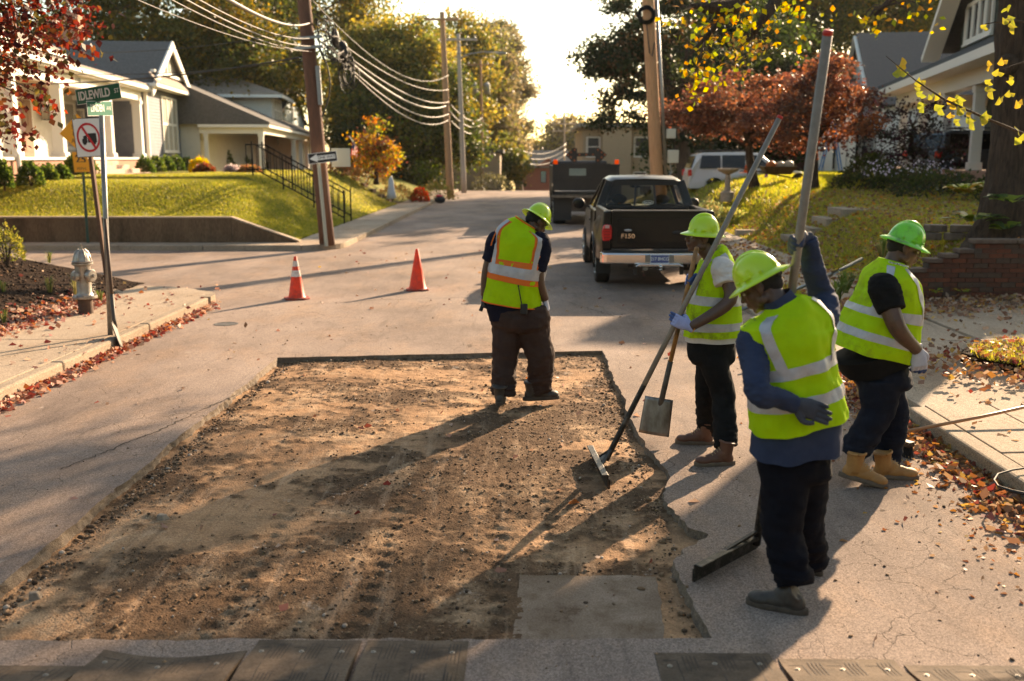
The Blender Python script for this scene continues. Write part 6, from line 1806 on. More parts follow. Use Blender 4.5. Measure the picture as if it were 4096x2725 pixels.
for k, (ya_, yc_) in enumerate(((104, 118), (112, 124), (120, 130))):
    wire(at(450, ya_, 54), at(482, yc_, 84), .5, .035, MCAB, '%s gray cable sagging between the tall brown pole and the transformer pole' % ('upper', 'middle', 'lowest')[k], g5)
    wire(at(482, yc_, 84), at(490.5, yc_ + 6, 104), .35, .035, MCAB, '%s gray cable sagging between the transformer pole and the most distant pole' % ('upper', 'middle', 'lowest')[k], g5)
    wire(at(490.5, yc_ + 8, 104), at(566, 144 + k * 5, 118), 1.9, .05, MCAB, '%s pale cable drooping over the street end toward the far lone pole' % ('upper', 'middle', 'lowest')[k], g5)
# ================================================================ TREES AND PLANTS
BARK = M('bark_brown', (.055, .035, .024), (.10, .065, .042), 5, .95, bump=1.0, bsc=14, bd=.05, st=(2, 2, .5))
BARKD = M('bark_dark', (.03, .019, .012), (.10, .062, .04), 9, .95, bump=1.0, bsc=16, bd=.06, st=(3, 3, .4))


def leaf_quads(P, size, r, flat=0.0, fold=.25, droop=0.0):
    """P (n,3) positions -> verts (n,4,3): kite leaves with a little fold"""
    n = len(P)
    d = r.normal(0, 1, (n, 3)); d[:, 2] = d[:, 2] * (1 - flat) - droop; d /= np.linalg.norm(d, axis=1)[:, None]
    u = r.normal(0, 1, (n, 3)); u[:, 2] *= (1 - flat)
    if flat: u[:, 2] *= .5
    s = np.cross(d, u); s /= np.linalg.norm(s, axis=1)[:, None] + 1e-9
    if flat:
        s[:, 2] *= (1 - flat); s /= np.linalg.norm(s, axis=1)[:, None] + 1e-9
    nn = np.cross(d, s)
    L = size * r.uniform(.6, 1.25, n)[:, None]
    v = np.stack([P, P + d * L * .45 + s * L * .38 + nn * L * fold * .3, P + d * L, P + d * L * .45 - s * L * .38 + nn * L * fold * .3], 1)
    return v


def leaves(name, P, size, pal, seed, parent, flat=0.0, mat=None, clump=None, droop=0.0, var=.25):
    r = np.random.default_rng(seed); n = len(P)
    v = leaf_quads(P, size, r, flat, droop=droop)
    pal = np.array(pal)
    if clump is None: idx = r.integers(0, len(pal), n)
    else:
        idx = np.where(r.random(n) < .65, clump % len(pal), r.integers(0, len(pal), n))
    c = pal[idx] * r.uniform(1 - var, 1 + var, (n, 1))
    f = np.arange(n * 4).reshape(n, 4)
    return np_mesh(name, v.reshape(-1, 3), f, 4, mat or LEAF, parent, np.repeat(c, 4, 0))


def crown_points(blobs, ncl, npl, sig, seed, shell=.55):
    """blobs: (center, (rx,ry,rz), weight). returns leaf points, clump index, clump centres"""
    r = np.random.default_rng(seed); w_ = np.array([b[2] for b in blobs], float); w_ /= w_.sum()
    bi = r.choice(len(blobs), ncl, p=w_); C_ = []
    for i in range(ncl):
        c, rad, _ = blobs[bi[i]]; d = r.normal(0, 1, 3); d /= np.linalg.norm(d); q = (shell + (1 - shell) * r.random()) if r.random() < .75 else r.random() ** .5
        C_.append(np.array(c) + d * np.array(rad) * q)
    C_ = np.array(C_)
    k = np.maximum(8, (npl * r.uniform(.35, 1.7, ncl))).astype(int)
    idx = np.repeat(np.arange(ncl), k)
    sg = sig * r.uniform(.6, 1.35, ncl)
    P = C_[idx] + r.normal(0, 1, (len(idx), 3)) * sg[idx][:, None] * np.array([1, 1, .62])
    return P, idx, C_


def tree(label, cat, base, r0, blobs, ncl, npl, sig, lsize, pal, seed, group=None, bark=None, fork=.35, limbs=14, lean=None, flat=.15, name='tree', trunk_top=None, droop=0.0, shell=.55):
    base = Vector(base); t = thing(name, base, label, cat, group)
    P, idx, C_ = crown_points(blobs, ncl, npl, sig, seed, shell)
    r = random.Random(seed); cen = Vector(C_.mean(0)); top = Vector(trunk_top) if trunk_top else Vector((cen.x, cen.y, C_[:, 2].max() * .75 + cen.z * .25))
    fk = base + (top - base) * fork
    b = MB(); n = 10; path = []
    for i in range(n + 1):
        tt = i / n; p = base.lerp(top, tt) + V(r.uniform(-1, 1), r.uniform(-1, 1), 0) * r0 * .5 * (1 if 0 < i else 0) * tt
        path.append(p)
    rad = [r0 * (1.35 if i == 0 else 1.0) * (1 - .8 * (i / n)) + .01 for i in range(n + 1)]
    b.tube(path, rad, 12); b.build('trunk', bark or BARK, t, smooth=True)
    b = MB(); ci = list(range(len(C_))); r.shuffle(ci)
    for k in ci[:limbs]:
        tt = r.uniform(fork, .9); i0 = int(tt * n); s = path[i0]; e = Vector(C_[k]); m = s.lerp(e, .5) + V(0, 0, (e - s).length * .10) + V(r.uniform(-.3, .3), r.uniform(-.3, .3), 0) * .5
        rr = rad[i0] * .5; b.tube([s, s.lerp(m, .5) + V(0, 0, .05), m, e], [rr, rr * .75, rr * .5, rr * .12 + .004], 6)
    for k in ci[limbs:limbs * 4]:
        e = Vector(C_[k]); j = min(ci[:limbs], key=lambda q: (Vector(C_[q]) - e).length); s = Vector(C_[j]); b.tube([s, s.lerp(e, .5) + V(0, 0, .1), e], [r0 * .08 + .003, r0 * .05 + .003, .004], 4)
    b.build('branches', bark or BARK, t, smooth=True)
    leaves('crown', P, lsize, pal, seed + 1, t, flat, clump=idx * 7 + idx // 3, droop=droop)
    return t


DKG = [(.035, .05, .014), (.05, .065, .016), (.03, .042, .012), (.07, .075, .018)]
MIX = [(.085, .10, .022), (.18, .155, .032), (.26, .185, .04), (.06, .075, .018), (.12, .13, .025)]
YEL = [(.30, .225, .045), (.24, .20, .045), (.17, .17, .035), (.36, .25, .05), (.12, .135, .03)]
OCH = [(.16, .12, .02), (.09, .09, .018), (.055, .065, .014), (.20, .13, .02), (.045, .055, .012)]
ORG = [(.42, .15, .03), (.36, .22, .03), (.22, .22, .03), (.45, .22, .03), (.17, .18, .03)]
RED = [(.13, .020, .014), (.17, .035, .018), (.09, .015, .012), (.12, .045, .018), (.09, .07, .02), (.06, .015, .012)]
DOG = [(.14, .05, .035), (.19, .07, .04), (.10, .04, .028), (.23, .09, .045), (.10, .05, .03)]
GRY = [(.17, .13, .075), (.12, .11, .06), (.22, .17, .09), (.09, .09, .045)]
LIM = [(.42, .38, .03), (.30, .34, .03), (.50, .36, .03), (.22, .27, .03), (.55, .25, .02)]


def A(px, py, Y, rx, ry, rz_, w_=1.0):
    p = at(px, py, Y); return ((p.x, p.y, p.z), (rx, ry, rz_), w_)


def gb(px, Y, z=None):
    p = at(px, 180, Y); return (p.x, p.y, float(road_z(Y)) + .1 if z is None else z)


gL = 'big trees standing behind the left row of houses'
tree('large dark green tree behind the cream corner house, upper left', 'tree', gb(140, 66, 1), .5, [A(140, 5, 66, 7.5, 4, 6, 1.5), A(215, 20, 68, 5, 4, 5, 1), A(100, 30, 66, 5, 3, 4, .7), A(225, 62, 66, 3, 3, 3, .5)], 210, 260, .75, .24, OCH, 101, gL)
tree('dark-trunked tree with forked limb and yellow-green leaves rising behind the dormer', 'tree', (at(262, 100, 84).x, 84, 0), .85,
     [A(295, -12, 84, 8, 4, 4.0, 1.3), A(230, 0, 84, 6, 4, 4.5, .8), A(215, 50, 88, 3, 3, 3, .3), A(350, 8, 84, 4, 3, 2.6, .5), A(240, 66, 88, 2.4, 3, 1.6, .25)], 150, 250, .85, .30, MIX + YEL[:2], 103, gL, bark=BARKD, fork=.55, trunk_top=at(256, 5, 84))
tree('bright yellow tree glowing behind the bungalow roof', 'tree', gb(285, 78, 0), .3, [A(288, 76, 78, 3.4, 2.5, 2.4, 1), A(245, 55, 78, 4.0, 3, 4.5, 1)], 100, 190, .6, .27, YEL, 105, gL)
tree('orange-tinged autumn tree just right of the leaning pole top', 'tree', gb(350, 100, 0), .35, [A(358, 72, 100, 3.4, 3, 5, 1), A(356, 112, 98, 3.2, 2, 4.0, .6)], 80, 260, .6, .25, MIX + OCH[:2], 106, gL)
tree('tall golden autumn tree filling the middle left of the street view', 'tree', gb(405, 75, 0), .45, [A(400, 75, 75, 4.6, 3, 4.2, 1.3), A(385, 105, 74, 4.4, 3, 3.2, .7), A(425, 55, 78, 2.2, 3, 2.4, .5)], 230, 260, .62, .26, YEL + MIX, 107, gL)
tree('golden-green tree right of the tall brown pole', 'tree', gb(462, 98, 0), .45, [A(462, 70, 98, 2.6, 3, 5.0, 1), A(468, 120, 98, 1.8, 3, 4.5, .6)], 130, 240, .75, .32, MIX + YEL[:2], 108, gL)
tree('dark green thicket tree below the golden tree on the left', 'tree', gb(395, 72, 0), .35, [A(375, 140, 72, 3.6, 3, 3, 1), A(420, 150, 72, 4.2, 3, 3.4, 1), A(360, 112, 100, 3.5, 3, 4, .6), A(440, 120, 72, 2.2, 2, 4, .5)], 200, 240, .6, .25, DKG + OCH[:3] + [(.12, .15, .02)], 109, gL, bark=BARKD)
tree('small orange and green maple in the garden behind the one way sign', 'tree', gb(376, 46, 1.0), .10, [A(376, 160, 46, 1.25, 1, 1.0, 1), A(377, 140, 46, .8, .8, 1.0, .7), A(388, 160, 46, .6, .6, .6, .3)], 55, 60, .24, .13, ORG + DOG[:2], 110)
tree('hazy gray-brown cypress tree, tallest beyond the distant poles', 'tree', gb(520, 118, -3), .5, [A(500, 75, 118, 2.6, 3, 6.0, 1), A(514, 105, 118, 1.9, 3, 5.0, .9), A(503, 38, 118, 1.9, 3, 2.4, .35), A(511, 140, 118, 1.6, 3, 3, .4), A(522, 90, 118, 1.0, 2, 1.4, .2), A(518, 60, 118, 1.0, 2, 1.0, .15)], 120, 190, .62, .32, GRY + [(.08, .09, .04)], 111, gL)
tree('pale olive conifer between the distant poles and the cypress', 'tree', gb(488, 105, -2), .45, [A(488, 120, 105, 2.6, 2, 8, 1), A(494, 60, 105, 2.2, 2, 4, .4)], 110, 230, .75, .34, GRY + [(.20, .18, .05), (.14, .14, .04)], 112, gL)
tree('small leafy tree at the end of the left pavement beyond the poles', 'tree', gb(508, 92, -1), .2, [A(507, 165, 92, 1.9, 1.5, 1.8, 1), A(500, 150, 92, 1.5, 1.5, 2, .5)], 50, 160, .45, .26, MIX + DKG[:2], 113)
tree('pale autumn tree low on the skyline beyond the brick cottage', 'tree', gb(560, 170, -9), .5, [A(568, 146, 170, 6, 3, 4.5, 1), A(535, 160, 170, 5, 3, 3, .5)], 90, 150, 1.1, .55, GRY + YEL[:2], 114)

gR = 'big trees on the right side of the street'
tree('dark glossy magnolia reaching over the street behind the right utility pole', 'tree', gb(690, 47, .6), .42,
     [A(645, 20, 47, 3.2, 2.5, 1.6, 1), A(612, 50, 47, 2.0, 2, 1.0, .7), A(645, 80, 47, 2.6, 2, 1.5, .8), A(640, 110, 47, 2.0, 2, 1.0, .5), A(600, 122, 47, .9, 1.2, .4, .2), A(690, 60, 47, 3.0, 2.5, 3.8, 1.4), A(600, 66, 47, .9, 1, .5, .25), A(625, 62, 47, 1.2, 1, .5, .3), A(690, 140, 48, 1.8, 2, 1.5, .5)], 190, 120, .29, .17, [(.03, .038, .014), (.045, .055, .018), (.02, .028, .010), (.11, .06, .025)], 121, gR, bark=BARKD, limbs=26)
tree('deep green evergreen mass behind the red dogwood', 'tree', gb(720, 60, .6), .5, [A(705, 40, 60, 4, 3, 6.5, 1.2), A(740, 90, 58, 4, 3, 5, 1.1), A(700, 140, 56, 3, 2, 2.5, .6), A(760, 140, 56, 4, 2, 2.5, .6)], 230, 260, .6, .24, [(.03, .045, .012), (.04, .06, .014), (.02, .03, .01)], 122, gR, bark=BARKD)
tree('tall mixed green and brown oak behind the white house gable', 'tree', gb(800, 80, .6), .5, [A(800, 25, 80, 7.5, 3, 6, 1.2), A(870, 5, 80, 7, 3, 3.6, 1), A(760, 10, 80, 5, 3, 5, .7)], 240, 240, .7, .25, OCH + DKG[:2] + [(.16, .16, .03)], 123, gR, bark=BARKD)
tree('olive-leaved tree behind the green house, top right', 'tree', gb(925, 85, .6), .5, [A(900, -5, 85, 6, 3, 4, 1), A(950, 0, 85, 6, 3, 5, 1)], 120, 240, .85, .32, OCH + [(.17, .17, .03)], 124, gR, bark=BARKD)
tree('red and orange dogwood spreading in front of the white columned porch', 'tree', (at(812, 190, 30).x, 30, 1.3), .17, [A(822, 100, 30, 1.4, 1.6, .6, 1), A(800, 125, 30, 2.4, 1.8, .8, 1.2), A(832, 75, 30, .8, 1, .5, .5)], 150, 75, .20, .11, DOG + [(.30, .10, .035)], 125, 'autumn dogwoods on the right lawn', bark=BARKD, limbs=22, flat=.4)
tree('dull pink and russet dogwood spreading above the white car', 'tree', (at(755, 190, 34).x, 34, 1.1), .17, [A(750, 100, 34, 2.4, 1.8, .9, 1.1), A(710, 118, 34, 2.0, 1.6, .5, 1), A(765, 122, 34, 2.2, 1.6, .6, 1), A(775, 92, 33, 1.2, 1, .6, .5), A(690, 112, 34, 1.0, 1, .35, .3)], 150, 75, .20, .12, DOG, 126, 'autumn dogwoods on the right lawn', bark=BARKD, limbs=22, flat=.4)
tree('bare-twigged dark purple smoke bush in front of the green house porch', 'shrub', (at(915, 190, 34).x, 34, 1.3), .09, [A(915, 140, 34, 1.9, .9, .9, 1), A(880, 150, 34, 1.4, .8, .9, .8), A(925, 115, 34, 1.0, .7, .8, .5), A(876, 115, 34, .7, .4, .5, .4), A(940, 160, 34, 1.1, .6, .5, .4)], 80, 38, .20, .11, [(.035, .02, .02), (.05, .028, .025), (.025, .025, .014), (.07, .02, .035)], 127, bark=BARKD, limbs=26)

# the big tree at the right edge: visible trunk, crown above and right of the frame
bt0 = V(at(1010, 205, 15.7).x, 15.7, .95)
bt_ = thing('tree', bt0, 'massive dark tree trunk at the right edge with yellow leaves hanging from its limbs', 'tree')
cr_ = lambda a, b_, c, d, t: .5 * ((2 * b_) + (c - a) * t + (2 * a - 5 * b_ + 4 * c - d) * t * t + (3 * b_ - a - 3 * c + d) * t ** 3)
b = MB(); P = [bt0 + V(0, 0, -.1), bt0 + V(-.0, 0, .25), bt0 + V(.02, 0, 1.0), bt0 + V(.0, 0, 2.2), bt0 + V(-.05, 0, 3.6), bt0 + V(-.25, .1, 5.5), bt0 + V(-.4, .2, 8)]
P = [P[0] - V(0, 0, .3)] + [Vector([cr_(P[max(i - 1, 0)][m], P[i][m], P[min(i + 1, 6)][m], P[min(i + 2, 6)][m], t / 8) for m in range(3)]) for i in range(6) for t in range(8)]; b.tube(P, [.70] + list(np.interp(np.arange(48) / 8, range(7), [.66, .50, .40, .37, .39, .33, .22])), 48)
tk = b.build('trunk', BARKD, bt_, smooth=True, post=lambda p, n: .05 * abs(noise.noise(V(p.x * 9, p.y * 9, p.z * 1.1))) * 2 - .04 + .03 * noise.noise(V(p.x * 22, p.y * 22, p.z * 3)))
brs = [[bt0 + V(-.1, 0, 3.9), at(900, -30, 14.8), at(800, -45, 14.2), at(735, 5, 13.6), at(690, 55, 13.2)], [at(800, -45, 14.2), at(770, 10, 13.6), at(745, 45, 13.4)], [at(735, 5, 13.6), at(705, 8, 13.3), at(690, 5, 13.2)], [bt0 + V(-.1, 0, 4.6), at(960, -40, 14.5), at(900, -10, 14), at(875, 15, 13.8)], [bt0 + V(-.3, .1, 5.5), bt0 + V(-2.2, .5, 7.2), bt0 + V(-4, 1, 8)], [bt0 + V(-.3, .1, 5.0), bt0 + V(-1.2, 3, 6.6), bt0 + V(-1.8, 7, 7.2)], [bt0 + V(-.3, .1, 5.0), bt0 + V(-.8, -1.6, 6.5), bt0 + V(-1, -3, 7.5)]]
b = MB(); [b.tube(q, [.13 * (1 - .85 * i / (len(q) - 1)) for i in range(len(q))], 7) for q in brs]; b.build('limb', BARKD, bt_, smooth=True)
b = MB(); kn = bt0 + V(-.36, -.25, 2.62); b.lathe(kn, [(.02, .05), (.10, .06), (.14, .02), (.17, -.05)], 14, (-.7, -.7, 0)); b.build('knot', BARKD, bt_, smooth=True)
Ps = []; r = np.random.default_rng(9)
for px_, py_, s1, s2, nn_ in [(725, 12, 26, 12, 240), (755, 40, 16, 16, 150), (705, 45, 16, 16, 160), (690, 75, 10, 14, 80), (712, 78, 14, 8, 70), (735, 62, 14, 10, 70), (790, 10, 16, 9, 100), (800, 45, 6, 12, 30), (693, 100, 8, 7, 26), (745, 30, 22, 14, 100), (668, 20, 8, 9, 30), (860, 18, 26, 6, 60), (872, 30, 10, 7, 26), (915, 8, 16, 7, 46), (935, 25, 10, 6, 14)]:
    for _ in range(int(nn_ * .42)):
        Y_ = 13.6 + r.normal(0, .5); Ps.append(at(px_ + r.normal(0, s1 * .75), py_ + r.normal(0, s2 * .75), Y_))
tb_ = MB(); lp_ = [q.lerp(w2, t_) for br_ in brs[:4] for q, w2 in zip(br_[:-1], br_[1:]) for t_ in (0, .33, .66)]
for k_ in range(0, len(Ps), 5):
    e_ = Vector(Ps[k_]); s_ = min(lp_, key=lambda q: (q - e_).length); m_ = s_.lerp(e_, .5) + V(0, 0, .08); tb_.tube([s_, m_, e_], [.008, .005, .002], 4, cap=False)
tb_.build('twig', BARKD, bt_)['kind'] = 'stuff'
leaves('hanging_leaves', np.array(Ps), .088, [(.50, .40, .03), (.38, .38, .03), (.62, .40, .02), (.60, .27, .02), (.26, .30, .03)], 77, bt_)
P, idx, C_ = crown_points([((5.8, 16.0, 9.4), (3.6, 3, 2.4), 1), ((7.0, 22.0, 7.6), (4.2, 3.0, .9), .95), ((9, 13.0, 9), (3.5, 3, 2.5), .6)], 130, 105, .42, 5)
leaves('crown', P, .13, LIM + OCH[:2], 6, bt_, clump=idx)

# red-leaved tree reaching into the upper left corner
rt0 = V(-8.9, 10.6, .5); rt_ = thing('tree', rt0, 'deep red dogwood whose drooping leafy branches hang into the upper left corner', 'tree')
b = MB(); b.tube([rt0 + V(0, 0, -.1), rt0 + V(.1, 0, 1.2), rt0 + V(.3, .1, 2.6), rt0 + V(.6, .2, 4)], [.16, .13, .11, .06], 12); b.build('trunk', BARK, rt_, smooth=True)
Ps = []; r = np.random.default_rng(19); b = MB(); ends = [(90, 6), (92, 32), (88, 48), (70, 60), (52, 75), (62, 30), (50, 108), (35, 92), (22, 135), (8, 140), (20, 62), (5, 80), (75, 18), (40, 40), (30, 15), (10, 30), (2, 110)]
for ex, ey in ends:
    Y_ = 10.6 + r.normal(0, .35); e = at(ex, ey, Y_); s = rt0 + V(.4, .1, 3.0 + r.random()); m = s.lerp(e, .55) + V(0, 0, .35)
    b.tube([s, m, e], [.035, .018, .004], 5)
    n_ = 16
    for k in range(n_):
        t = .35 + .65 * k / (n_ - 1); q = s.lerp(m, t / .5) if t < .5 else m.lerp(e, (t - .5) / .5)
        for _ in range(22): Ps.append(np.array(q) + r.normal(0, 1, 3) * (.13, .16, .09) * (1.35 - .6 * t))
b.build('branches', BARK, rt_, smooth=True)
Ps = np.array(Ps)
leaves('hanging_leaves', Ps, .075, RED, 78, rt_, droop=1.1)
P, idx, C_ = crown_points([((-8.4, 10.5, 4.6), (2.0, 1.8, 1.3), 1), ((-7.6, 10.4, 5.4), (1.9, 1.5, .8), .8)], 80, 60, .25, 15)
leaves('crown', P, .09, RED, 16, rt_, clump=idx, droop=.6)

# ginkgo twig at the right edge, tree stands just outside the picture
gk0 = V(5.45, 8.9, .2); gk = thing('ginkgo_tree', gk0, 'young ginkgo whose twig of fan-shaped yellow-green leaves enters at the right edge', 'tree')
b = MB(); b.tube([gk0, gk0 + V(.05, 0, 1.2), gk0 + V(.0, 0, 2.6), gk0 + V(.1, .1, 4.2)], [.07, .06, .05, .03], 10); b.build('trunk', BARK, gk, smooth=True)
tw = [gk0 + V(.02, 0, 2.0), at(1024, 134, 8.6), at(985, 118, 8.5), at(945, 100, 8.4), at(915, 80, 8.35), at(886, 56, 8.3)]
b = MB(); b.tube(tw, [.022, .013, .011, .009, .006, .003], 7); b.tube([gk0 + V(.02, 0, 2.6), at(1024, 62, 8.7), at(1000, 70, 8.7)], [.02, .009, .004], 6); b.tube([gk0 + V(.02, 0, 3.0), at(1010, 20, 8.7), at(985, 24, 8.7)], [.02, .009, .004], 6); b.build('twig', BARK, gk, smooth=True)
MGK = [M('ginkgo_yellow', (.46, .36, .03), (.30, .30, .03), 30, .5, tr=.5), M('ginkgo_green', (.22, .27, .03), (.36, .33, .03), 30, .5, tr=.5), M('ginkgo_gold', (.55, .33, .03), (.4, .3, .03), 30, .5, tr=.5)]
rg = random.Random(5)
def fan(c, s, mat):
    X, Y_ = V(rg.uniform(-1, 1), rg.uniform(-.4, .4), rg.uniform(-1, .2)).normalized(), None
    Z = V(rg.uniform(-.5, .5), -1, rg.uniform(-.5, .8)).normalized(); Z = (Z - X * Z.dot(X)).normalized(); Y_ = Z.cross(X)
    b = MB(axes(c, X, Y_, Z)); n = b.add([(0, 0, 0), (s * .35, 0, 0)] + [(s * (.35 + .65 * cos(a)) * (1 if k != 4 else .82), s * .72 * sin(a), s * .12 * cos(a * 3)) for k, a in enumerate([R(-75 + 150 * k / 8) for k in range(9)])])
    for k in range(8): b.face(n + 1, n + 2 + k, n + 3 + k)
    b.face(n, n + 1, n + 2)
    return b.build('leaf', mat, gk)
for (px_, py_) in [(895, 64), (903, 69), (917, 75), (912, 84), (922, 88), (928, 93), (930, 102), (938, 96), (943, 108), (948, 100), (952, 112), (958, 106), (963, 117), (970, 110), (975, 120), (982, 116), (957, 99), (968, 102), (985, 108), (1000, 95), (996, 88), (1005, 84), (992, 80), (1010, 92), (1003, 58), (990, 62), (998, 66), (1010, 12), (1016, 20), (1004, 17), (985, 22), (1018, 28), (1018, 100), (1020, 128), (1015, 138)]:
    fan(at(px_ + rg.uniform(-3, 3), py_ + rg.uniform(-3, 3), 8.45 + rg.uniform(-.1, .1)), rg.uniform(.055, .095), rg.choice(MGK))

# unseen tree mass added behind the viewpoint to darken reflections and sky fill
P, idx, C_ = crown_points([((x_, -30 - 3 * abs(math.sin(x_)), 7), (7, 4, 7), 1) for x_ in range(-42, 43, 12)] + [((-22, y_, 7), (4, 7, 6), .8) for y_ in (-18, -6)] + [((24, y_, 7), (4, 7, 6), .8) for y_ in (-18, -6, 4)], 420, 34, 1.2, 171)
o = leaves('blocker_trees', P, 1.3, OCH + DKG, 172, None); tag(o, 'unseen belt of trees added behind the viewpoint to darken reflections and sky fill', 'trees', kind='stuff')

# ---------------------------------------------------------------- shrubs
BOX = [(.05, .085, .018), (.08, .12, .022), (.035, .06, .015), (.12, .15, .03)]
def shrub(label, c, rx, rz_, n_, pal, seed, name='shrub', ls=.06, group=None, up=False):
    c = Vector(c); r = np.random.default_rng(seed); d = r.normal(0, 1, (n_, 3)); d /= np.linalg.norm(d, axis=1)[:, None]; d[:, 2] = np.abs(d[:, 2]) * 1.05 - .08
    q = np.clip(r.normal(.92, .10, n_), .3, 1.12)[:, None] * (1 + .12 * np.sin(d[:, :1] * 9 + seed) * np.cos(d[:, 1:2] * 8))
    P = np.array(c) + d * q * np.array([rx, rx, rz_]) + (0, 0, rz_ * .08)
    t = thing(name, c, label, 'shrub', group)
    b = MB(); [b.tube([c + V(0, 0, -.1), c + V(rx * .4 * cos(a), rx * .4 * sin(a), rz_ * .6)], [.02, .008], 5) for a in (0, 1.3, 2.6, 3.9, 5.2)]; b.build('stem', BARK, t)
    leaves('foliage', P, ls, pal, seed, t, droop=-1.0 if up else 0)
    return t
gs = 'clipped shrubs in the beds before the left houses'
zl = 1.62
for i, (px_, py_, wpx, hpx, lab) in enumerate([(2, 180, 6, 22, 'shrub at the left picture edge by the brick porch base'), (29, 174, 10.5, 20, 'round dark boxwood beside the white drain pipe'), (47, 172, 8, 16, 'bushy light green shrub right of the round boxwood'), (60, 172, 8, 15, 'third shrub from the left before the cream porch'), (73, 172, 8, 19, 'leafy shrub behind the speed plate'), (90, 170, 6, 14, 'shrub left of the brick steps, behind the rusty sign post'),
        (145, 174, 8, 15, 'dark shrub right of the brick steps'), (156, 173, 7, 15, 'bright shrub second right of the brick steps'), (166, 172, 7, 14, 'shrub under the triple window, left side'), (176, 172, 7, 14, 'shrub under the triple window, middle'), (186, 172, 7, 13, 'shrub under the triple window, right side'), (197, 171, 7, 12, 'shrub before the hanging-basket porch column'), (224, 174, 9, 19, 'rounded tall shrub before the third white porch'), (242, 173, 8, 14, 'clipped shrub right of the rounded tall one'), (260, 173, 7, 11, 'last low clipped shrub before the black railings')]):
    xl_ = 1.0 if px_ < 110 or px_ > 190 else 1.3
    c = HF @ V(xl_, fy(px_, xl_), 0); c.z = max(1.5, float(h_left(np.array([c.x]), np.array([c.y]))[0])) - .05; k = c.y / FPX
    shrub(lab, c, wpx * k * 1.05, hpx * k * 1.0, 1500, BOX if i not in (2, 7, 4) else BOX + [(.18, .2, .04)], 300 + i, ls=.09, group=gs)
for i, (px_, py_, D, rx, rz_, pal, lab) in enumerate([(205, 174, 38, .35, .3, [(.2, .05, .03), (.12, .08, .03)], 'low reddish heather clump before the third white porch'), (250, 176, 37, .4, .25, [(.28, .12, .06), (.2, .14, .05)], 'low pinkish groundcover clump near the railings'),
        (340, 172, 44, .9, .55, [(.35, .12, .05), (.25, .12, .05), (.15, .13, .04)], 'orange flowering clump in the garden right of the leaning pole'), (420, 182, 48, .4, .6, [(.55, .03, .02), (.4, .05, .02), (.12, .13, .03)], 'bright red flowering bush above the second bank'), (395, 178, 48, .9, .7, [(.25, .16, .05), (.15, .14, .04), (.3, .12, .04)], 'russet garden clump left of the bright red bush'),
        (436, 188, 50, .9, .8, [(.12, .13, .03), (.2, .13, .05)], 'dull green bush right of the bright red bush'), (365, 176, 47, 1.2, .7, [(.12, .12, .03), (.25, .12, .05)], 'mixed garden clump under the small orange maple'), (492, 188, 80, 1.6, 1.3, [(.10, .09, .04), (.06, .06, .03)], 'brownish bush at the foot of the most distant poles'),
        (200, 166, 39, .4, .5, [(.6, .38, .02), (.35, .3, .03)], 'pot of yellow chrysanthemums on the third porch edge'), (232, 178, 38, .25, .25, [(.5, .42, .4), (.3, .2, .2)], 'pale blossom clump between the clipped shrubs'),
        (700, 192, 30, .9, .8, [(.15, .19, .08), (.25, .27, .12), (.32, .22, .1)], 'spiky gray-green grasses left of the bird bath'), (728, 196, 30, .6, .45, [(.20, .24, .06), (.35, .3, .1)], 'low green perennial clump at the foot of the bird bath')]):
    p = at(px_, py_, D); z_ = float(h_left(np.array([p.x]), np.array([p.y]))[0]) if px_ < 500 else float(h_right(np.array([p.x]), np.array([p.y]))[0])
    shrub(lab, (p.x, p.y, z_), rx, rz_, 1300, pal, 340 + i, ls=.085 if D < 60 else .16, name='bush', up=True)
# green-brown shrub on the mulch at the left picture edge
p = at(6, 250, 15.8); shrub('upright yellow-green shrub on the mulch bed at the left picture edge', (p.x, p.y, .58), .26, .50, 900, [(.16, .15, .03), (.26, .22, .05), (.10, .11, .025)], 390, ls=.045, up=True)
# background hedge on the right side, dark under the porch
for i, (px_, D, rx, rz_, lab) in enumerate([(880, 29, 1.3, .55, 'low dark hedge clump below the purple bush'), (910, 28, 1.2, .6, 'dark groundcover shrub before the green porch'), (945, 26, 1.3, .65, 'dark shrub at the right end of the porch bed'), (868, 31, .8, .8, 'olive shrub beside the half-hidden dark car')]):
    p = at(px_, 186, D); c = V(p.x, p.y, float(h_right(np.array([p.x]), np.array([p.y]))[0]) - .05); shrub(lab, c, rx, rz_, 1500, DKG + [(.05, .04, .02)], 400 + i, ls=.10)
r = np.random.default_rng(44); n = 300; px_ = r.uniform(855, 955, n); fl_ = []
for q in px_: p = at(q, 180, 27.2); fl_.append((p.x, p.y + r.normal(0, .3), 1.75 + r.random() * .4))
fl_ = np.array(fl_)[:150]; o = leaves('flowers', fl_, .07, [(.6, .55, .65), (.5, .45, .6)], 45, None); tag(o, 'tiny pale lilac flowers dotted along the dark porch bed', 'flowers', kind='stuff')
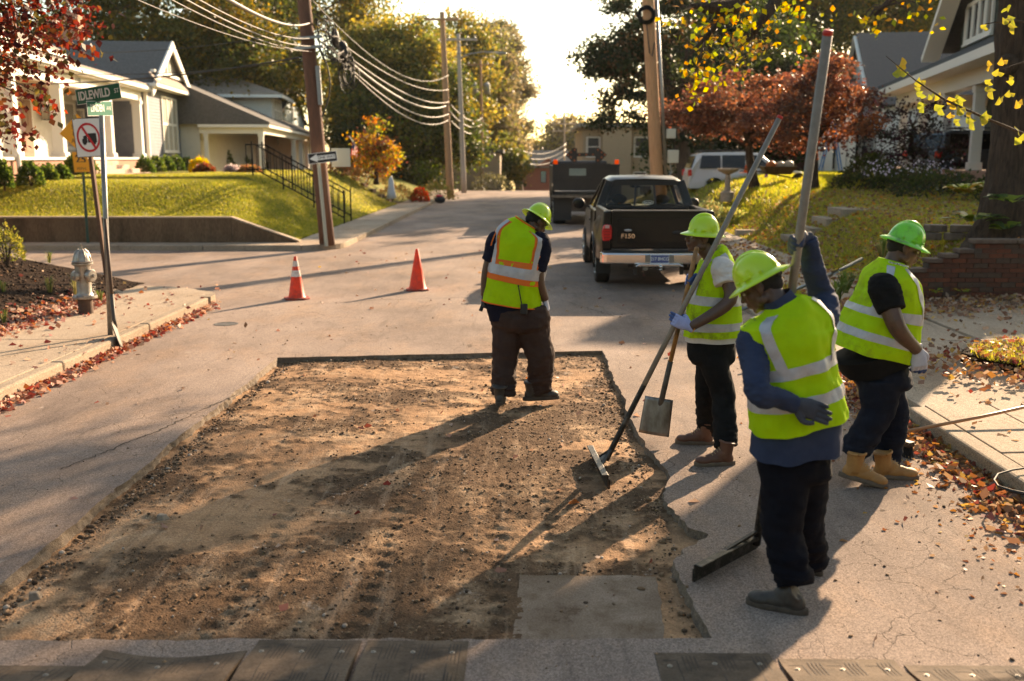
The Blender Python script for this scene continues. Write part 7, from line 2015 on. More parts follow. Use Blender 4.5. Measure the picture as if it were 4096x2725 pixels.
# broad-leaved plants on the block edging
def hosta(c, n_, L, W_, pal, seed, label, name='broadleaf_plant', zr=(.25, .9)):
    c = Vector(c); r = random.Random(seed); t = thing(name, c, label, 'plant'); ms = {}
    for k in range(n_):
        a = r.uniform(0, 2 * pi); e = r.uniform(*zr); d = V(cos(a), sin(a), 0); l = L * r.uniform(.7, 1.2); w_ = W_ * r.uniform(.8, 1.2); s = V(-d.y, d.x, 0)
        base_ = c + d * r.uniform(0, l * .5) + V(0, 0, r.uniform(0, .05)); b = MB(); P = []
        for j, (t_, ww) in enumerate(((0, .08), (.25, .7), (.5, 1), (.78, .65), (1, .04))):
            m = base_ + d * (l * t_ * (1 - .2 * t_)) + V(0, 0, l * (e * t_ - .75 * e * t_ * t_) + .03)
            P += [m - s * (w_ * ww / 2) + V(0, 0, .015 * ww), m, m + s * (w_ * ww / 2) + V(0, 0, .015 * ww)]
        n = b.add(P)
        for j in range(4):
            for i in range(2): q = n + j * 3 + i; b.face(q, q + 1, q + 4, q + 3)
        b.build('leaf', pal[r.randrange(len(pal))], t, smooth=True)
    return t
ML1, ML2, ML3 = M('leaf_bright', (.20, .30, .03), (.32, .36, .04), 12, .45, tr=.5), M('leaf_gold', (.50, .26, .03), (.40, .34, .04), 14, .5, tr=.5), M('leaf_deep', (.06, .11, .03), (.10, .16, .04), 12, .4, tr=.4)
hosta(at(966, 195, 16.4), 30, .30, .16, (ML1, ML1, ML1, ML2), 51, 'bright yellow-green broad-leaved plant glowing on the block edging')
hosta(at(985, 190, 16.5), 14, .26, .14, (ML1, ML2), 52, 'smaller golden-leaved plant between the bright one and the trunk')
hosta(at(975, 224, 15.2), 24, .34, .20, (ML3, ML3, ML1), 53, 'deep green trailing broad leaves below the block edging')
hosta(at(1012, 205, 14.8), 16, .30, .20, (ML1, ML3), 54, 'large-leaved vine growing at the right edge by the blocks')
hosta(at(1005, 232, 14.9), 14, .28, .18, (ML3, ML1), 55, 'dark leafy vine hanging over the brick wall cap')
def weed(label, c, n_, h, pal, seed, w_=.012, spread=.14, name='grass_tuft'):
    c = Vector(c); r = random.Random(seed); t = thing(name, c, label, 'plant'); b = MB()
    for k in range(n_):
        a = r.uniform(0, 2 * pi); q = r.uniform(.2, 1) * spread; l = h * r.uniform(.6, 1.15); d = V(cos(a), sin(a), 0); s = V(-d.y, d.x, 0) * w_ / 2
        p0_ = c + d * r.uniform(0, .03); p1_ = p0_ + d * q * .4 + V(0, 0, l * .75); p2_ = p0_ + d * q + V(0, 0, l * r.uniform(.55, 1.0))
        b.cm = r.randrange(len(pal)); b.quad(p0_ - s, p0_ + s, p1_ + s, p1_ - s); b.quad(p1_ - s, p1_ + s, p2_)
    b.build('blades', pal, t); return t
MB1, MB2 = M('blade_green', (.12, .18, .03), tr=.4), M('blade_straw', (.38, .32, .10), tr=.4)
for i, (px_, py_, z_, n_, h_, lab) in enumerate([(50, 272, .3, 26, .22, 'grass tuft highest on the mulch bed near the sloping edging'), (50, 292, .25, 34, .26, 'striped grass tuft in the middle of the mulch bed left of the hydrant'), (3, 312, .3, 24, .24, 'grass tuft at the left picture edge on the mulch'), (76, 300, .16, 20, .42, 'tall wispy grass stems just left of the hydrant'), (100, 300, .14, 26, .20, 'green weeds at the foot of the rusty sign post'), (2, 280, .5, 16, .2, 'small grass tuft above the left edge one')]):
    p = onz(px_, py_, z_); weed(lab, (p.x, p.y, float(h_mulch(np.array([p.x]), np.array([p.y]))[0])), n_, h_, (MB1, MB2), 60 + i)
for i, (px_, py_, Y_, lab) in enumerate([(838, 290, 13.2, 'wild green weed clump at the bank foot left of the brick wall'), (846, 282, 13.6, 'second weed clump behind the bent helmet at the wall end'), (884, 250, 14.6, 'pale-leaved trailing weed over the stepped wall top'), (900, 240, 15, 'white-tipped groundcover above the wall steps')]):
    p = at(px_, py_, Y_); weed(lab, (p.x, p.y, max(.15, p.z - .15)), 46, .34, (MB1, MB1, MB2), 80 + i, .03, .3, 'weed_clump')
for i, (px_, lab) in enumerate([(935, 'seedling growing from the foot of the brick wall, left one'), (962, 'seedling growing from the foot of the brick wall, right one')]):
    p = at(px_, 300, 14.25); hosta((p.x, p.y, .25), 7, .10, .07, (ML1, ML2), 90 + i, lab, 'seedling')
p = at(988, 388, 8.6)

# ---------------------------------------------------------------- fallen leaves
DR = [(.20, .04, .03), (.24, .07, .05), (.42, .22, .16), (.24, .12, .08), (.46, .32, .24), (.18, .04, .03), (.36, .13, .05), (.40, .25, .18)]
DO = [(.26, .11, .045), (.34, .16, .05), (.22, .09, .045), (.34, .21, .12), (.20, .11, .07), (.44, .28, .08), (.14, .08, .05), (.38, .26, .17)]
def litter(name, label, P, size, pal, seed, kind='stuff'):
    o = leaves(name, P, size, pal, seed, None, flat=.72, mat=DRY); tag(o, label, 'fallen leaves', kind=kind); return o
r = np.random.default_rng(70)
n = 2500; t = r.random(n) ** .9; y_ = 5.5 + t * 9.4; x_ = XL + .02 + np.abs(r.normal(0, .085, n)) * (1 - .2 * t)
k = y_ > 14.6; x_[k] = XL - .05 + r.normal(0, .12, k.sum()) - (y_[k] - 14.6) * .1
litter('fallen_leaves', 'drift of red and pink fallen leaves along the left kerb', np.stack([x_, y_, .006 + r.random(n) * .03], -1), .075, DR, 71)
n = 2600; y_ = 7.5 + r.random(n) * 7.4; x_ = BX + r.normal(0, .22, n) - .05; z_ = np.where(x_ < BX, h_mulch(x_, y_), KH) + .004 + r.random(n) * .02
litter('fallen_leaves', 'red fallen leaves banked between the mulch bed and the left pavement', np.stack([x_, y_, z_], -1), .075, DR, 72)
n = 150; x_ = r.uniform(XL - 1.6, XL, n); y_ = r.uniform(6, 16.3, n); litter('fallen_leaves', 'single red leaves scattered over the left corner pavement', np.stack([x_, y_, x_ * 0 + KH + .006], -1), .07, DR, 73)
n = 330; x_ = r.uniform(BX - 4, BX, n); y_ = r.uniform(7, 16.3, n); litter('fallen_leaves', 'single leaves scattered over the dark mulch', np.stack([x_, y_, h_mulch(x_, y_) + .01], -1), .07, DR + DO, 74)
n = 210; x_ = r.uniform(-4.5, 3.1, n); y_ = 4.3 + r.random(n) * 20; k = ~inhole(x_, y_); litter('fallen_leaves', 'a few dry leaves strewn over the asphalt', np.stack([x_[k], y_[k], x_[k] * 0 + .006], -1), .07, DR + DO[3:], 75)
n = 46; x_ = r.uniform(-2.6, .8, n); y_ = r.uniform(4.6, 10.8, n); litter('fallen_leaves', 'a few red leaves lying in the dug-out bed', np.stack([x_, y_, bed_h(x_, y_) + .01], -1), .065, DR, 76)
n = 2500; y_ = 5.0 + r.random(n) * 5.6; x_ = XR - np.abs(r.normal(0, .16, n)) + .0 - .02; litter('fallen_leaves', 'thick drift of brown and orange leaves along the right kerb', np.stack([x_, y_, .005 + r.random(n) * .045 * np.exp(-(XR - x_) * 5)], -1), .072, DO + DR[:2], 77)
n = 1100; y_ = 4.6 + r.random(n) * 6.5; x_ = XR - .1 - np.abs(r.normal(0, .38, n)); litter('leaf_scraps', 'crumbled leaf scraps beside the right kerb drift', np.stack([x_, y_, x_ * 0 + .004], -1), .035, DO, 78)
n = 2600; x_ = r.uniform(3.4, 9, n); y_ = 14.4 - np.abs(r.normal(0, .75, n)); litter('fallen_leaves', 'brown leaves gathered at the foot of the brick wall', np.stack([x_, y_, rz(x_) + .005 + r.random(n) * .02], -1), .085, DO + DR[2:5], 79)
n = 520; x_ = r.uniform(3.5, 8.3, n); y_ = r.uniform(5, 14, n); litter('fallen_leaves', 'dry leaves scattered over the right driveway slabs', np.stack([x_, y_, rz(x_) + .006], -1), .06, DO, 80)
n = 9500; x_ = 5.65 + np.abs(r.random(n)) * 6; y_ = 14.7 + r.random(n) ** 1.3 * 14; litter('fallen_leaves', 'orange leaves covering the grassy right bank', np.stack([x_, y_, h_right(x_, y_) + .02 + r.random(n) * .05], -1), .085, DO + [(.55, .20, .03), (.5, .28, .04)], 81)
n = 1700; x_ = r.uniform(3.4, 5.6, n); y_ = 13 + r.random(n) * 12; litter('fallen_leaves', 'orange leaves on the right verge and pavement behind the pickup', np.stack([x_, y_, rz(x_) + .01], -1), .085, DO, 82)
# leaf-strewn grass patch at the right edge
gp = lambda x, y: .0 * x + .30
c = onz(1000, 365, .25)
def pat(x, y): return ((x - 5.9) / 1.35) ** 2 + ((y - 9.9) / .85) ** 2 < 1
b = MB(); b.prz([(5.9 + 1.35 * cos(a) * (1 + .08 * sin(5 * a)), 9.9 + .85 * sin(a)) for a in [2 * pi * k / 30 for k in range(30)]], .12, .235); o = b.build('soil_patch', MMUL); tag(o, kind='structure')
o = blades('grass', 9000, 4.5, 7.3, 9.0, 10.8, lambda x, y: .235 + 0 * x, .04, .10, .006, GP2, 88, dens=lambda x, y: pat(x, y) * .8); tag(o, 'small grass patch among leaves on the right driveway', 'grass', kind='stuff')
n = 2600; x_ = r.normal(5.7, .9, n); y_ = r.normal(9.75, .55, n); litter('fallen_leaves', 'red and orange leaves heaped on the small right grass patch', np.stack([x_, y_, .19 + .07 * (pat(x_, y_)) + r.random(n) * .03], -1), .075, DO + DR[:2], 89)
# ================================================================ PEOPLE
SKIN = M('skin_brown', (.070, .035, .022), (.095, .046, .028), 20, .45, spec=.5, bump=.15, bsc=250, bd=.002)
HAIR = M('hair_black', (.012, .010, .009), rough=.9)
EYEW = M('eye_white', (.5, .45, .4), rough=.2)
def vestmat(name, c, c2, dirt=None):
    k = NT(name); col = k.mix(k.noise(7, 4), c, c2)
    if dirt: col = k.mix(k.math('MULTIPLY', k.noise(5, 7, .75, (1, 1, 1), .52, .68), dirt), col, (.16, .17, .03))
    wv = k.n('TexWave', Scale=90.0); k.l(k.pos((1, 1, 1)), wv.inputs['Vector'])
    k.l(col, k.b.inputs['Base Color']); k.b.inputs['Roughness'].default_value = .75; k.b.inputs['Specular IOR Level'].default_value = .2
    k.l(k.bump(k.noise(300, 2, .5, (1, 1, 1), 0, 1), .25, .002), k.b.inputs['Normal'])
    t = k.n('BsdfTranslucent'); m = k.n('MixShader'); m.inputs[0].default_value = .42
    k.l(col, t.inputs[0]); k.l(k.b.outputs[0], m.inputs[1]); k.l(t.outputs[0], m.inputs[2]); k.l(m.outputs[0], k.out.inputs[0]); return k.mat
VEST = vestmat('vest_lime', (.56, .90, .015), (.66, .98, .02), .15); VESTD = vestmat('vest_lime_dirty', (.58, .86, .02), (.62, .9, .03), .75); VESTM = vestmat('vest_lime_soiled', (.60, .92, .02), (.62, .95, .02), .4)
VORG = M('vest_orange', (.95, .20, .02), rough=.7, tr=.3)
TAPE = M('reflective_tape', (.46, .45, .46), (.36, .35, .36), 16, .45, metal=.15, bump=.4, bsc=40)
HATL = M('helmet_lime', (.55, .80, .02), (.50, .72, .02), 8, .28, spec=.5, coat=.5, tr=.18)
HATG = M('helmet_green', (.20, .72, .03), (.17, .62, .03), 6, .3, spec=.5, coat=.5, tr=.18, c3=(.10, .25, .03), sc3=9)
BAND = M('helmet_band', (.015, .014, .014), rough=.7)
NAVY = M('navy_cotton', (.007, .008, .018), (.010, .011, .024), 15, .9, spec=.15)
WHT = M('white_cotton', (.62, .58, .55), (.52, .48, .45), 12, .85)
BLK = M('black_cotton', (.006, .006, .006), (.010, .009, .009), 15, .9, spec=.15)
BLU = M('work_shirt_blue', (.026, .036, .070), (.034, .046, .086), 12, .9, spec=.15)
BRN = M('brown_trousers', (.040, .026, .022), (.055, .035, .029), 9, .9, spec=.15)
DNM = M('black_jeans', (.007, .007, .007), (.014, .013, .013), 7, .9, spec=.15)
JEAN = M('blue_jeans', (.008, .010, .018), (.020, .026, .040), 5, .9, spec=.15, lo=.45, hi=.75)
NVT = M('navy_trousers', (.004, .0045, .008), (.007, .0075, .012), 9, .9, spec=.12)
TAN = M('tan_boot', (.42, .20, .055), (.32, .145, .04), 14, .65, bump=.3, bsc=80)
BRB = M('brown_boot', (.14, .055, .03), (.10, .04, .022), 14, .55, bump=.3, bsc=80)
DKB = M('dark_boot', (.035, .027, .022), (.06, .048, .038), 14, .6, bump=.3, bsc=80)
SOLE = M('boot_sole', (.05, .035, .025), (.09, .065, .045), 14, .85)
SOLEW = M('boot_sole_light', (.16, .11, .07), (.10, .07, .05), 14, .85)
LACE = M('boot_lace', (.35, .24, .12), rough=.8)
GBLU = M('glove_blue_palm', (.02, .06, .20), rough=.6); GLIL = M('glove_lilac_back', (.32, .36, .62), (.28, .32, .55), 20, .8)
GGRY = M('glove_pale_back', (.46, .46, .52), (.40, .40, .46), 20, .85); GDRK = M('glove_dark', (.03, .035, .05), (.05, .055, .07), 14, .8); GCUF = M('glove_cuff_orange', (.7, .30, .03), rough=.8)


def wrk(amp, seed=0, s1=9.0, s2=22.0, vz=.5):
    o = V(seed * 3.1, seed * 1.7, seed)
    return lambda p, n=None: amp * (noise.noise(V(p.x * s1, p.y * s1, p.z * s1 * vz) + o) + .55 * noise.noise(V(p.x * s2, p.y * s2, p.z * s2 * vz * 1.6) + o) - .1)


def cr(a, b, c, d, t):
    return .5 * ((2 * b) + (c - a) * t + (2 * a - 5 * b + 4 * c - d) * t * t + (3 * b - a - 3 * c + d) * t ** 3)


class Torso:
    """keys: (v, centre, half width, half depth); s = person's right"""
    def __init__(s, keys, side, seed=1, amp=.010, ex=2.4, twist=0):
        s.k = keys; s.side = Vector(side).normalized(); s.ex = ex; s.w = wrk(amp, seed); s.tw = twist

    def at(s, v):
        K = s.k; i = 0
        while i < len(K) - 2 and v > K[i + 1][0]: i += 1
        t = (v - K[i][0]) / (K[i + 1][0] - K[i][0]); g = lambda j: K[max(0, min(len(K) - 1, j))]
        c = Vector([cr(g(i - 1)[1][m], g(i)[1][m], g(i + 1)[1][m], g(i + 2)[1][m], t) for m in range(3)])
        hw, hd = [cr(g(i - 1)[q], g(i)[q], g(i + 1)[q], g(i + 2)[q], t) for q in (2, 3)]
        return c, max(.02, hw), max(.02, hd)

    def P(s, u, v, off=0.0):
        c, hw, hd = s.at(v); c2 = s.at(min(1, v + .03))[0]; c1 = s.at(max(0, v - .03))[0]
        ax = (c2 - c1).normalized(); sd = (s.side - ax * s.side.dot(ax)).normalized(); fr = ax.cross(sd)
        a = 2 * pi * u + s.tw * v; e = 2 / s.ex; cx, sy = cos(a), sin(a)
        x = math.copysign(abs(cx) ** e, cx); y = math.copysign(abs(sy) ** e, sy)
        p = c + sd * ((hw + off) * x) + fr * ((hd + off) * y)
        return p + (sd * x + fr * y) * s.w(p)

    def shell(s, name, mat, parent, v0=0, v1=1, off=0.0, nu=80, nv=44, cap=True, hem=None):
        b = MB(); rs = []
        for j in range(nv + 1):
            v = v0 + (v1 - v0) * j / nv; r_ = []
            for i in range(nu):
                u = i / nu; p = s.P(u, v, off)
                if hem and j < 8: p = p + V(0, 0, hem * (1 - j / 8) * (math.sin(2 * pi * u * 3) + .6 * math.sin(2 * pi * u * 7 + 1)))
                r_.append(p)
            rs.append(r_)
        b.rings(rs, cap=False)
        if cap: b.face(*range((nv) * nu, (nv + 1) * nu))
        return b.build(name, mat, parent, smooth=True)

    def patch(s, name, mat, parent, fu, v0, v1, off=.004, n=24, m=3, th=0):
        """fu(v)->(u centre, half width in metres)"""
        b = MB(); P = []
        for j in range(n + 1):
            v = v0 + (v1 - v0) * j / n; uc, hw_ = fu(v); d = (s.P(uc + .004, v) - s.P(uc - .004, v)).length / .008; du = hw_ / max(.15, d)
            for i in range(m + 1): P.append(s.P(uc - du + 2 * du * i / m, v, off))
        k = b.add(P)
        for j in range(n):
            for i in range(m): a = k + j * (m + 1) + i; b.face(a, a + 1, a + m + 2, a + m + 1)
        return b.build(name, mat, parent, smooth=True)

    def band(s, name, mat, parent, v0, v1, u0=0, u1=1, off=.004, n=90):
        b = MB(); k = b.add([s.P(u0 + (u1 - u0) * i / n, v0 + (v1 - v0) * j / 3, off) for j in range(4) for i in range(n + 1)])
        for j in range(3):
            for i in range(n): a = k + j * (n + 1) + i; b.face(a, a + 1, a + n + 2, a + n + 1)
        return b.build(name, mat, parent, smooth=True)


def limb(b, pts, rad, n=14, seg=6):
    pts = [Vector(p) for p in pts]; P, Rr = [], []
    for i in range(len(pts) - 1):
        g = lambda j: pts[max(0, min(len(pts) - 1, j))]; h = lambda j: rad[max(0, min(len(rad) - 1, j))]
        for k in range(seg):
            t = k / seg; P.append(Vector([cr(g(i - 1)[m], g(i)[m], g(i + 1)[m], g(i + 2)[m], t) for m in range(3)])); Rr.append(max(.004, cr(h(i - 1), h(i), h(i + 1), h(i + 2), t)))
    P.append(pts[-1]); Rr.append(rad[-1]); b.tube(P, Rr, n)


def fold_rings(seed, amp, n=10):
    return wrk(amp, seed, 6, 16, 2.2)


def hand(wrist, X, Y, Z, curl, parent, mats, thumb=.4, sc=1.0, name='glove', spread=1.0, cuff=True):
    """X index->little finger, Y towards the fingertips, Z out of the back of the hand"""
    wrist, X, Y, Z = Vector(wrist), Vector(X).normalized(), Vector(Y).normalized(), Vector(Z).normalized()
    b = MB(); W_ = lambda x, y, z: wrist + (X * x + Y * y + Z * z) * sc
    rs = []
    for y, hx, hz, cx in ((-.035, .034, .026, 0), (0, .031, .024, 0), (.03, .040, .024, 0), (.065, .047, .021, 0), (.095, .046, .018, 0), (.103, .040, .012, 0)):
        rs.append([W_(cx + hx * cos(2 * pi * k / 14), y, hz * sin(2 * pi * k / 14)) for k in range(14)])
    b.rings(rs)
    for k, (x, l) in enumerate(((-.034, .078), (-.0115, .088), (.0115, .082), (.034, .064))):
        a = 0; p = V(x, .090, .0); cu = curl[k] if hasattr(curl, '__len__') else curl; pts = [p - V(0, .02, 0), p]; sx = x * .35 * spread
        for q, f in enumerate((.45, .30, .25)):
            a += R(cu * (1.0, 1.15, .8)[q]); d = V(sx, cos(a), -sin(a)); p = p + d.normalized() * l * f; pts.append(p)
        limb(b, [W_(*q) for q in pts], [.0115 * sc, .0118 * sc, .0112 * sc, .0105 * sc, .0088 * sc], 8, 3)
    t1 = V(-.030, .020, -.006); t2 = V(-.052 - .008 * (1 - thumb), .050, -.012 - .020 * thumb); t3 = V(-.050 + .018 * thumb - .012 * (1 - thumb), .078, -.020 - .036 * thumb); t4 = V(-.040 + .040 * thumb - .015 * (1 - thumb), .098 - .006 * thumb, -.026 - .044 * thumb)
    limb(b, [W_(*q) for q in (V(-.015, .0, 0), t1, t2, t3, t4)], [.016 * sc, .018 * sc, .0145 * sc, .0125 * sc, .0098 * sc], 8, 3)
    o = b.build(name, list(mats), parent, voxel=.0042, smoothit=1)
    if len(mats) > 1:
        me = o.data; o0 = ORIG[o.name]
        for p in me.polygons:
            c = p.center + o0 - wrist; y = c.dot(Y) / sc; z = c.dot(Z) / sc
            p.material_index = 1 if (p.normal.dot(Z) < -.15 and y > .0) or (y > .125) or (z < -.02) else 0
    if cuff: bb = MB(); bb.tube([W_(0, -.040, 0), W_(0, -.034, 0)], [.034 * sc, .036 * sc], 16, flat=.8, ref=X, cap=False); bb.build('cuff', GCUF, o, smooth=True)
    return o


def grip(G, axis, fore, sgn, r=.02, sc=1.0):
    """hand frame whose fingers wrap a pole through G along axis; fore = rough forearm direction"""
    X = Vector(axis).normalized() * sgn; f = Vector(fore); Y = (f - X * f.dot(X)).normalized(); Z = X.cross(Y)
    return X, Y, Z, Vector(G) - Y * (.088 * sc) + Z * ((r + .020) * sc)


def head(b, c, u, f, neck, ear=True, sc=1.0):
    c, u, f = Vector(c), Vector(u).normalized(), Vector(f); f = (f - u * f.dot(u)).normalized(); x = f.cross(u)
    W_ = lambda a, q, z: c + (x * a + f * q + u * z) * sc
    E = lambda a, q, z, rx, ry, rz_, n=16, m=10: b.ell(W_(a, q, z), rx * sc, ry * sc, rz_ * sc, n, m, x, f, u)
    E(0, -.012, .022, .077, .098, .092, 22, 16); E(0, .022, -.030, .063, .074, .088, 20, 14); E(0, .040, -.082, .046, .046, .034); E(0, .076, -.100, .020, .015, .016)
    for s in (-1, 1):
        E(s * .040, .052, -.030, .025, .028, .028); E(s * .053, .008, -.070, .018, .035, .026)
        if ear: E(s * .079, -.008, -.012, .009, .021, .033); E(s * .084, -.014, .004, .008, .014, .016); E(s * .078, .0, -.038, .008, .01, .011)
        E(s * .015, .100, -.034, .010, .012, .009)
    E(0, .078, .012, .052, .018, .013); E(0, .095, -.010, .010, .015, .030); E(0, .110, -.031, .014, .014, .012)
    E(0, .090, -.060, .027, .018, .010); E(0, .088, -.073, .024, .016, .010)
    limb(b, [W_(0, -.028, -.02), W_(0, -.030, -.08), Vector(neck).lerp(W_(0, -.03, -.1), .4), neck], [.058 * sc, .057 * sc, .060 * sc, .075 * sc], 16)
    return W_, x, f, u


def eyes(W_, parent, x, f, u):
    for s in (-1, 1):
        b = MB(); b.ell(W_(s * .031, .080, -.006), .012, .010, .008, 12, 8, x, f, u); e = b.build('eye', EYEW, parent, smooth=True)
        b = MB(); b.ell(W_(s * .031, .0885, -.006), .0055, .003, .0055, 10, 6, x, f, u); b.build('iris', HAIR, e, smooth=True)
        b = MB(); b.tube([W_(s * .018, .094, .014), W_(s * .033, .094, .020), W_(s * .050, .082, .014)], [.003, .005, .003], 6); b.build('eyebrow', HAIR, parent, smooth=True)


def helmet(c, u, f, mat, parent, sc=1.0, style=0):
    sc *= .83
    c, u, f = Vector(c), Vector(u).normalized(), Vector(f); f = (f - u * f.dot(u)).normalized(); x = f.cross(u)
    W_ = lambda a, q, z: c + (x * a + f * q + u * z) * sc
    b = MB(); prof = [(.03, .148), (.22, .145), (.42, .136), (.62, .118), (.80, .090), (.92, .055), (.985, .018), (1.0, .0), (1.05, -.006), (1.2, -.014), (1.36, -.026), (1.385, -.033), (1.36, -.034), (1.2, -.022), (1.02, -.013), (.95, .0), (.90, .04)]
    rs = []
    for q, z in prof:
        r_ = []
        for k in range(48):
            a = 2 * pi * k / 48; ex = (q - 1) * (1 + .25 * max(0, sin(a)) ** 2) + 1 if q > 1 else q
            dz = -.006 * max(0, q - 1) * 3 * abs(cos(a))
            lift = .0035 * sum(math.exp(-((cos(a) * q * .118 - o_) / .007) ** 2) for o_ in (-.028, 0, .028)) * (1 if .1 < q < .93 else 0)
            r_.append(W_(ex * .118 * cos(a), ex * .142 * sin(a) - .004, z + dz + lift))
        rs.append(r_)
    b.rings(rs); h = b.build('helmet', mat, parent, smooth=True)
    b = MB()
    P = [W_(0, .128 * cos(t), .008 + .142 * sin(t)) for t in [R(8 + 164 * k / 18) for k in range(19)]]; b.tube(P, [.004 if i in (0, 18) else .011 for i in range(19)], 8)
    for o_ in (-.034, .034): P = [W_(o_, .122 * cos(t), .008 + .136 * sin(t)) for t in [R(14 + 152 * k / 16) for k in range(17)]]; b.tube(P, .005, 6)
    b.build('ridge', mat, h, smooth=True)
    for s in (-1, 1):
        for q, wd in ((.03, .05), (-.055, .022), (.10, .022)):
            t_ = sqrt(max(.05, 1 - (q / .142) ** 2)) * .118; p = W_(s * (t_ + .0), q, .014); b = MB(axes(p, f, x * s, u)); b.cbox((0, 0, 0), wd * sc, .012, .014); b.build('slot_lug', mat, h, bevel=.003)
    b = MB(); rs = [[W_(.095 * k_ * cos(2 * pi * k / 30), .112 * k_ * sin(2 * pi * k / 30) - .006, z) for k in range(30)] for z, k_ in ((.01, 1.0), (-.022, .97), (-.030, .93))]; b.rings(rs, cap=False); b.build('headband', BAND, h, smooth=True)
    b = MB(); b.ell(W_(0, -.118, -.035), .045, .016, .020, 14, 8, x, f, u); b.build('ratchet', BAND, h, smooth=True)
    return W_


def boot(ankle, toe, mat, sole, parent, L=.29, shaft=.13, sc=1.0, pitch=0.0, low=False):
    """ankle = point over the heel at sole level"""
    a = Vector(ankle); d = Vector((toe[0], toe[1], 0)).normalized(); up = V(0, 0, 1)
    if pitch: d = (d * cos(pitch) - up * sin(pitch)); up = (V(0, 0, 1) * cos(pitch) + Vector((toe[0], toe[1], 0)).normalized() * sin(pitch))
    x = d.cross(up).normalized(); W_ = lambda q, y, z: a + (x * q + d * y + up * z) * sc
    b = MB(); E = lambda q, y, z, rx, ry, rz_: b.ell(W_(q, y, z), rx * sc, ry * sc, rz_ * sc, 18, 12, x, d, up)
    E(0, .0, .045, .040, .055, .055); E(0, .09, .045, .043, .09, .045); E(0, .165, .038, .049, .068, .036); E(0, .045, .075, .038, .065, .05)
    limb(b, [W_(0, .010, .05), W_(0, .006, .10), W_(0, -.002, shaft + .03)], [.047 * sc, .050 * sc, .056 * sc], 16)
    o = b.build('boot', mat, parent, voxel=.006, smoothit=2)
    b = MB(); pts = []
    for k in range(28):
        t = 2 * pi * k / 28; y = .085 + .155 * sin(t); wd = .050 - .010 * (1 - min(1, max(0, (y + .07) / .2))) - .006 * math.exp(-((y - .07) / .05) ** 2)
        pts.append((wd * math.copysign(abs(cos(t)) ** .75, cos(t)), y))
    b.rings([[W_(q * 1.0, y, .0) for q, y in pts], [W_(q * 1.04, y, .006) for q, y in pts], [W_(q * 1.04, y, .024) for q, y in pts], [W_(q * .9, y * .98, .030) for q, y in pts]]); b.build('sole', sole, o, smooth=True, autos=50)
    if not low:
        b = MB()
        for k in range(5):
            y, z = .105 - .018 * k, .083 + .013 * k; b.tube([W_(-.026, y + .004, z - .004), W_(0, y + .012, z + .012), W_(.026, y - .002, z - .002)], .0032, 5)
        b.build('lace', LACE, o)
        b = MB(); b.tube([W_(.057 * cos(t), .052 * sin(t) + .0, shaft + .022 + .012 * sin(t)) for t in [2 * pi * k / 18 for k in range(19)]], .010, 7); b.build('collar', mat, o, smooth=True)
    return o


def trousers(name, mat, parent, waist, side, hw, hd, legs, seed, amp=.012, belt=True, crotch=.20):
    """legs: list of (hip, knee, ankle, r_thigh, r_knee, r_hem)"""
    b = MB(); s = Vector(side).normalized(); f = V(0, 0, 1).cross(s); w_ = Vector(waist); hc = (Vector(legs[0][0]) + Vector(legs[1][0])) / 2
    rs = []
    for t, kx, ky in ((-.02, .94, .92), (.15, 1, 1), (.5, 1.06, 1.06), (1.0, 1.04, 1.02), (1.25, .85, .85)):
        c = w_.lerp(hc, t); rs.append([c + s * (hw * kx * cos(2 * pi * k / 28)) + f * (hd * ky * sin(2 * pi * k / 28)) for k in range(28)])
    b.rings(rs)
    for hip, knee, ank, r1, r2, r3 in legs:
        limb(b, [Vector(hip) + V(0, 0, .02), Vector(hip).lerp(Vector(knee), .45), knee, Vector(knee).lerp(Vector(ank), .55), ank], [r1, (r1 + r2) / 2 * 1.02, r2, (r2 + r3) / 2, r3], 20, 6)
    zmin = min(l[2][2] for l in legs); w1, w2 = wrk(amp, seed, 7, 17, .8), wrk(amp * 1.2, seed + 5, 6, 14, 3.0)
    def post(p, n):
        t = min(1, max(0, (zmin + .42 - p.z) / .35)); return w1(p) + w2(p) * t * 1.3
    return b.build(name, mat, parent, voxel=.010, smoothit=2, post=post)


def sleeve(name, mat, parent, pts, rad, seed, amp=.008):
    b = MB(); limb(b, pts, rad, 20, 6); return b.build(name, mat, parent, voxel=.007, smoothit=2, post=wrk(amp, seed, 10, 24, 1.6))


def bodymesh(parent, c, u, f, neck, arms, torso_pts, sc=1.0, legs=()):
    b = MB(); W_, x, f, u = head(b, c, u, f, neck, sc=sc)
    limb(b, [neck] + torso_pts, [.07] + [.11] * len(torso_pts), 16)
    for a in arms: limb(b, a[0], a[1], 16)
    for l in legs: limb(b, l, [.07, .05, .04], 10)
    o = b.build('body', SKIN, parent, voxel=.0058, smoothit=2); eyes(W_, parent, x, f, u)
    b = MB(); b.ell(W_(0, -.020, .022), .0795 * sc, .094 * sc, .090 * sc, 22, 14, x, f, u); b.ell(W_(0, -.060, -.015), .062 * sc, .052 * sc, .055 * sc, 18, 10, x, f, u); b.build('hair', HAIR, parent, smooth=True)
    return W_


def person(px, py, label):
    p = onz(px, py, 0); return thing('person', p, label, 'person', 'road workers in lime safety vests')


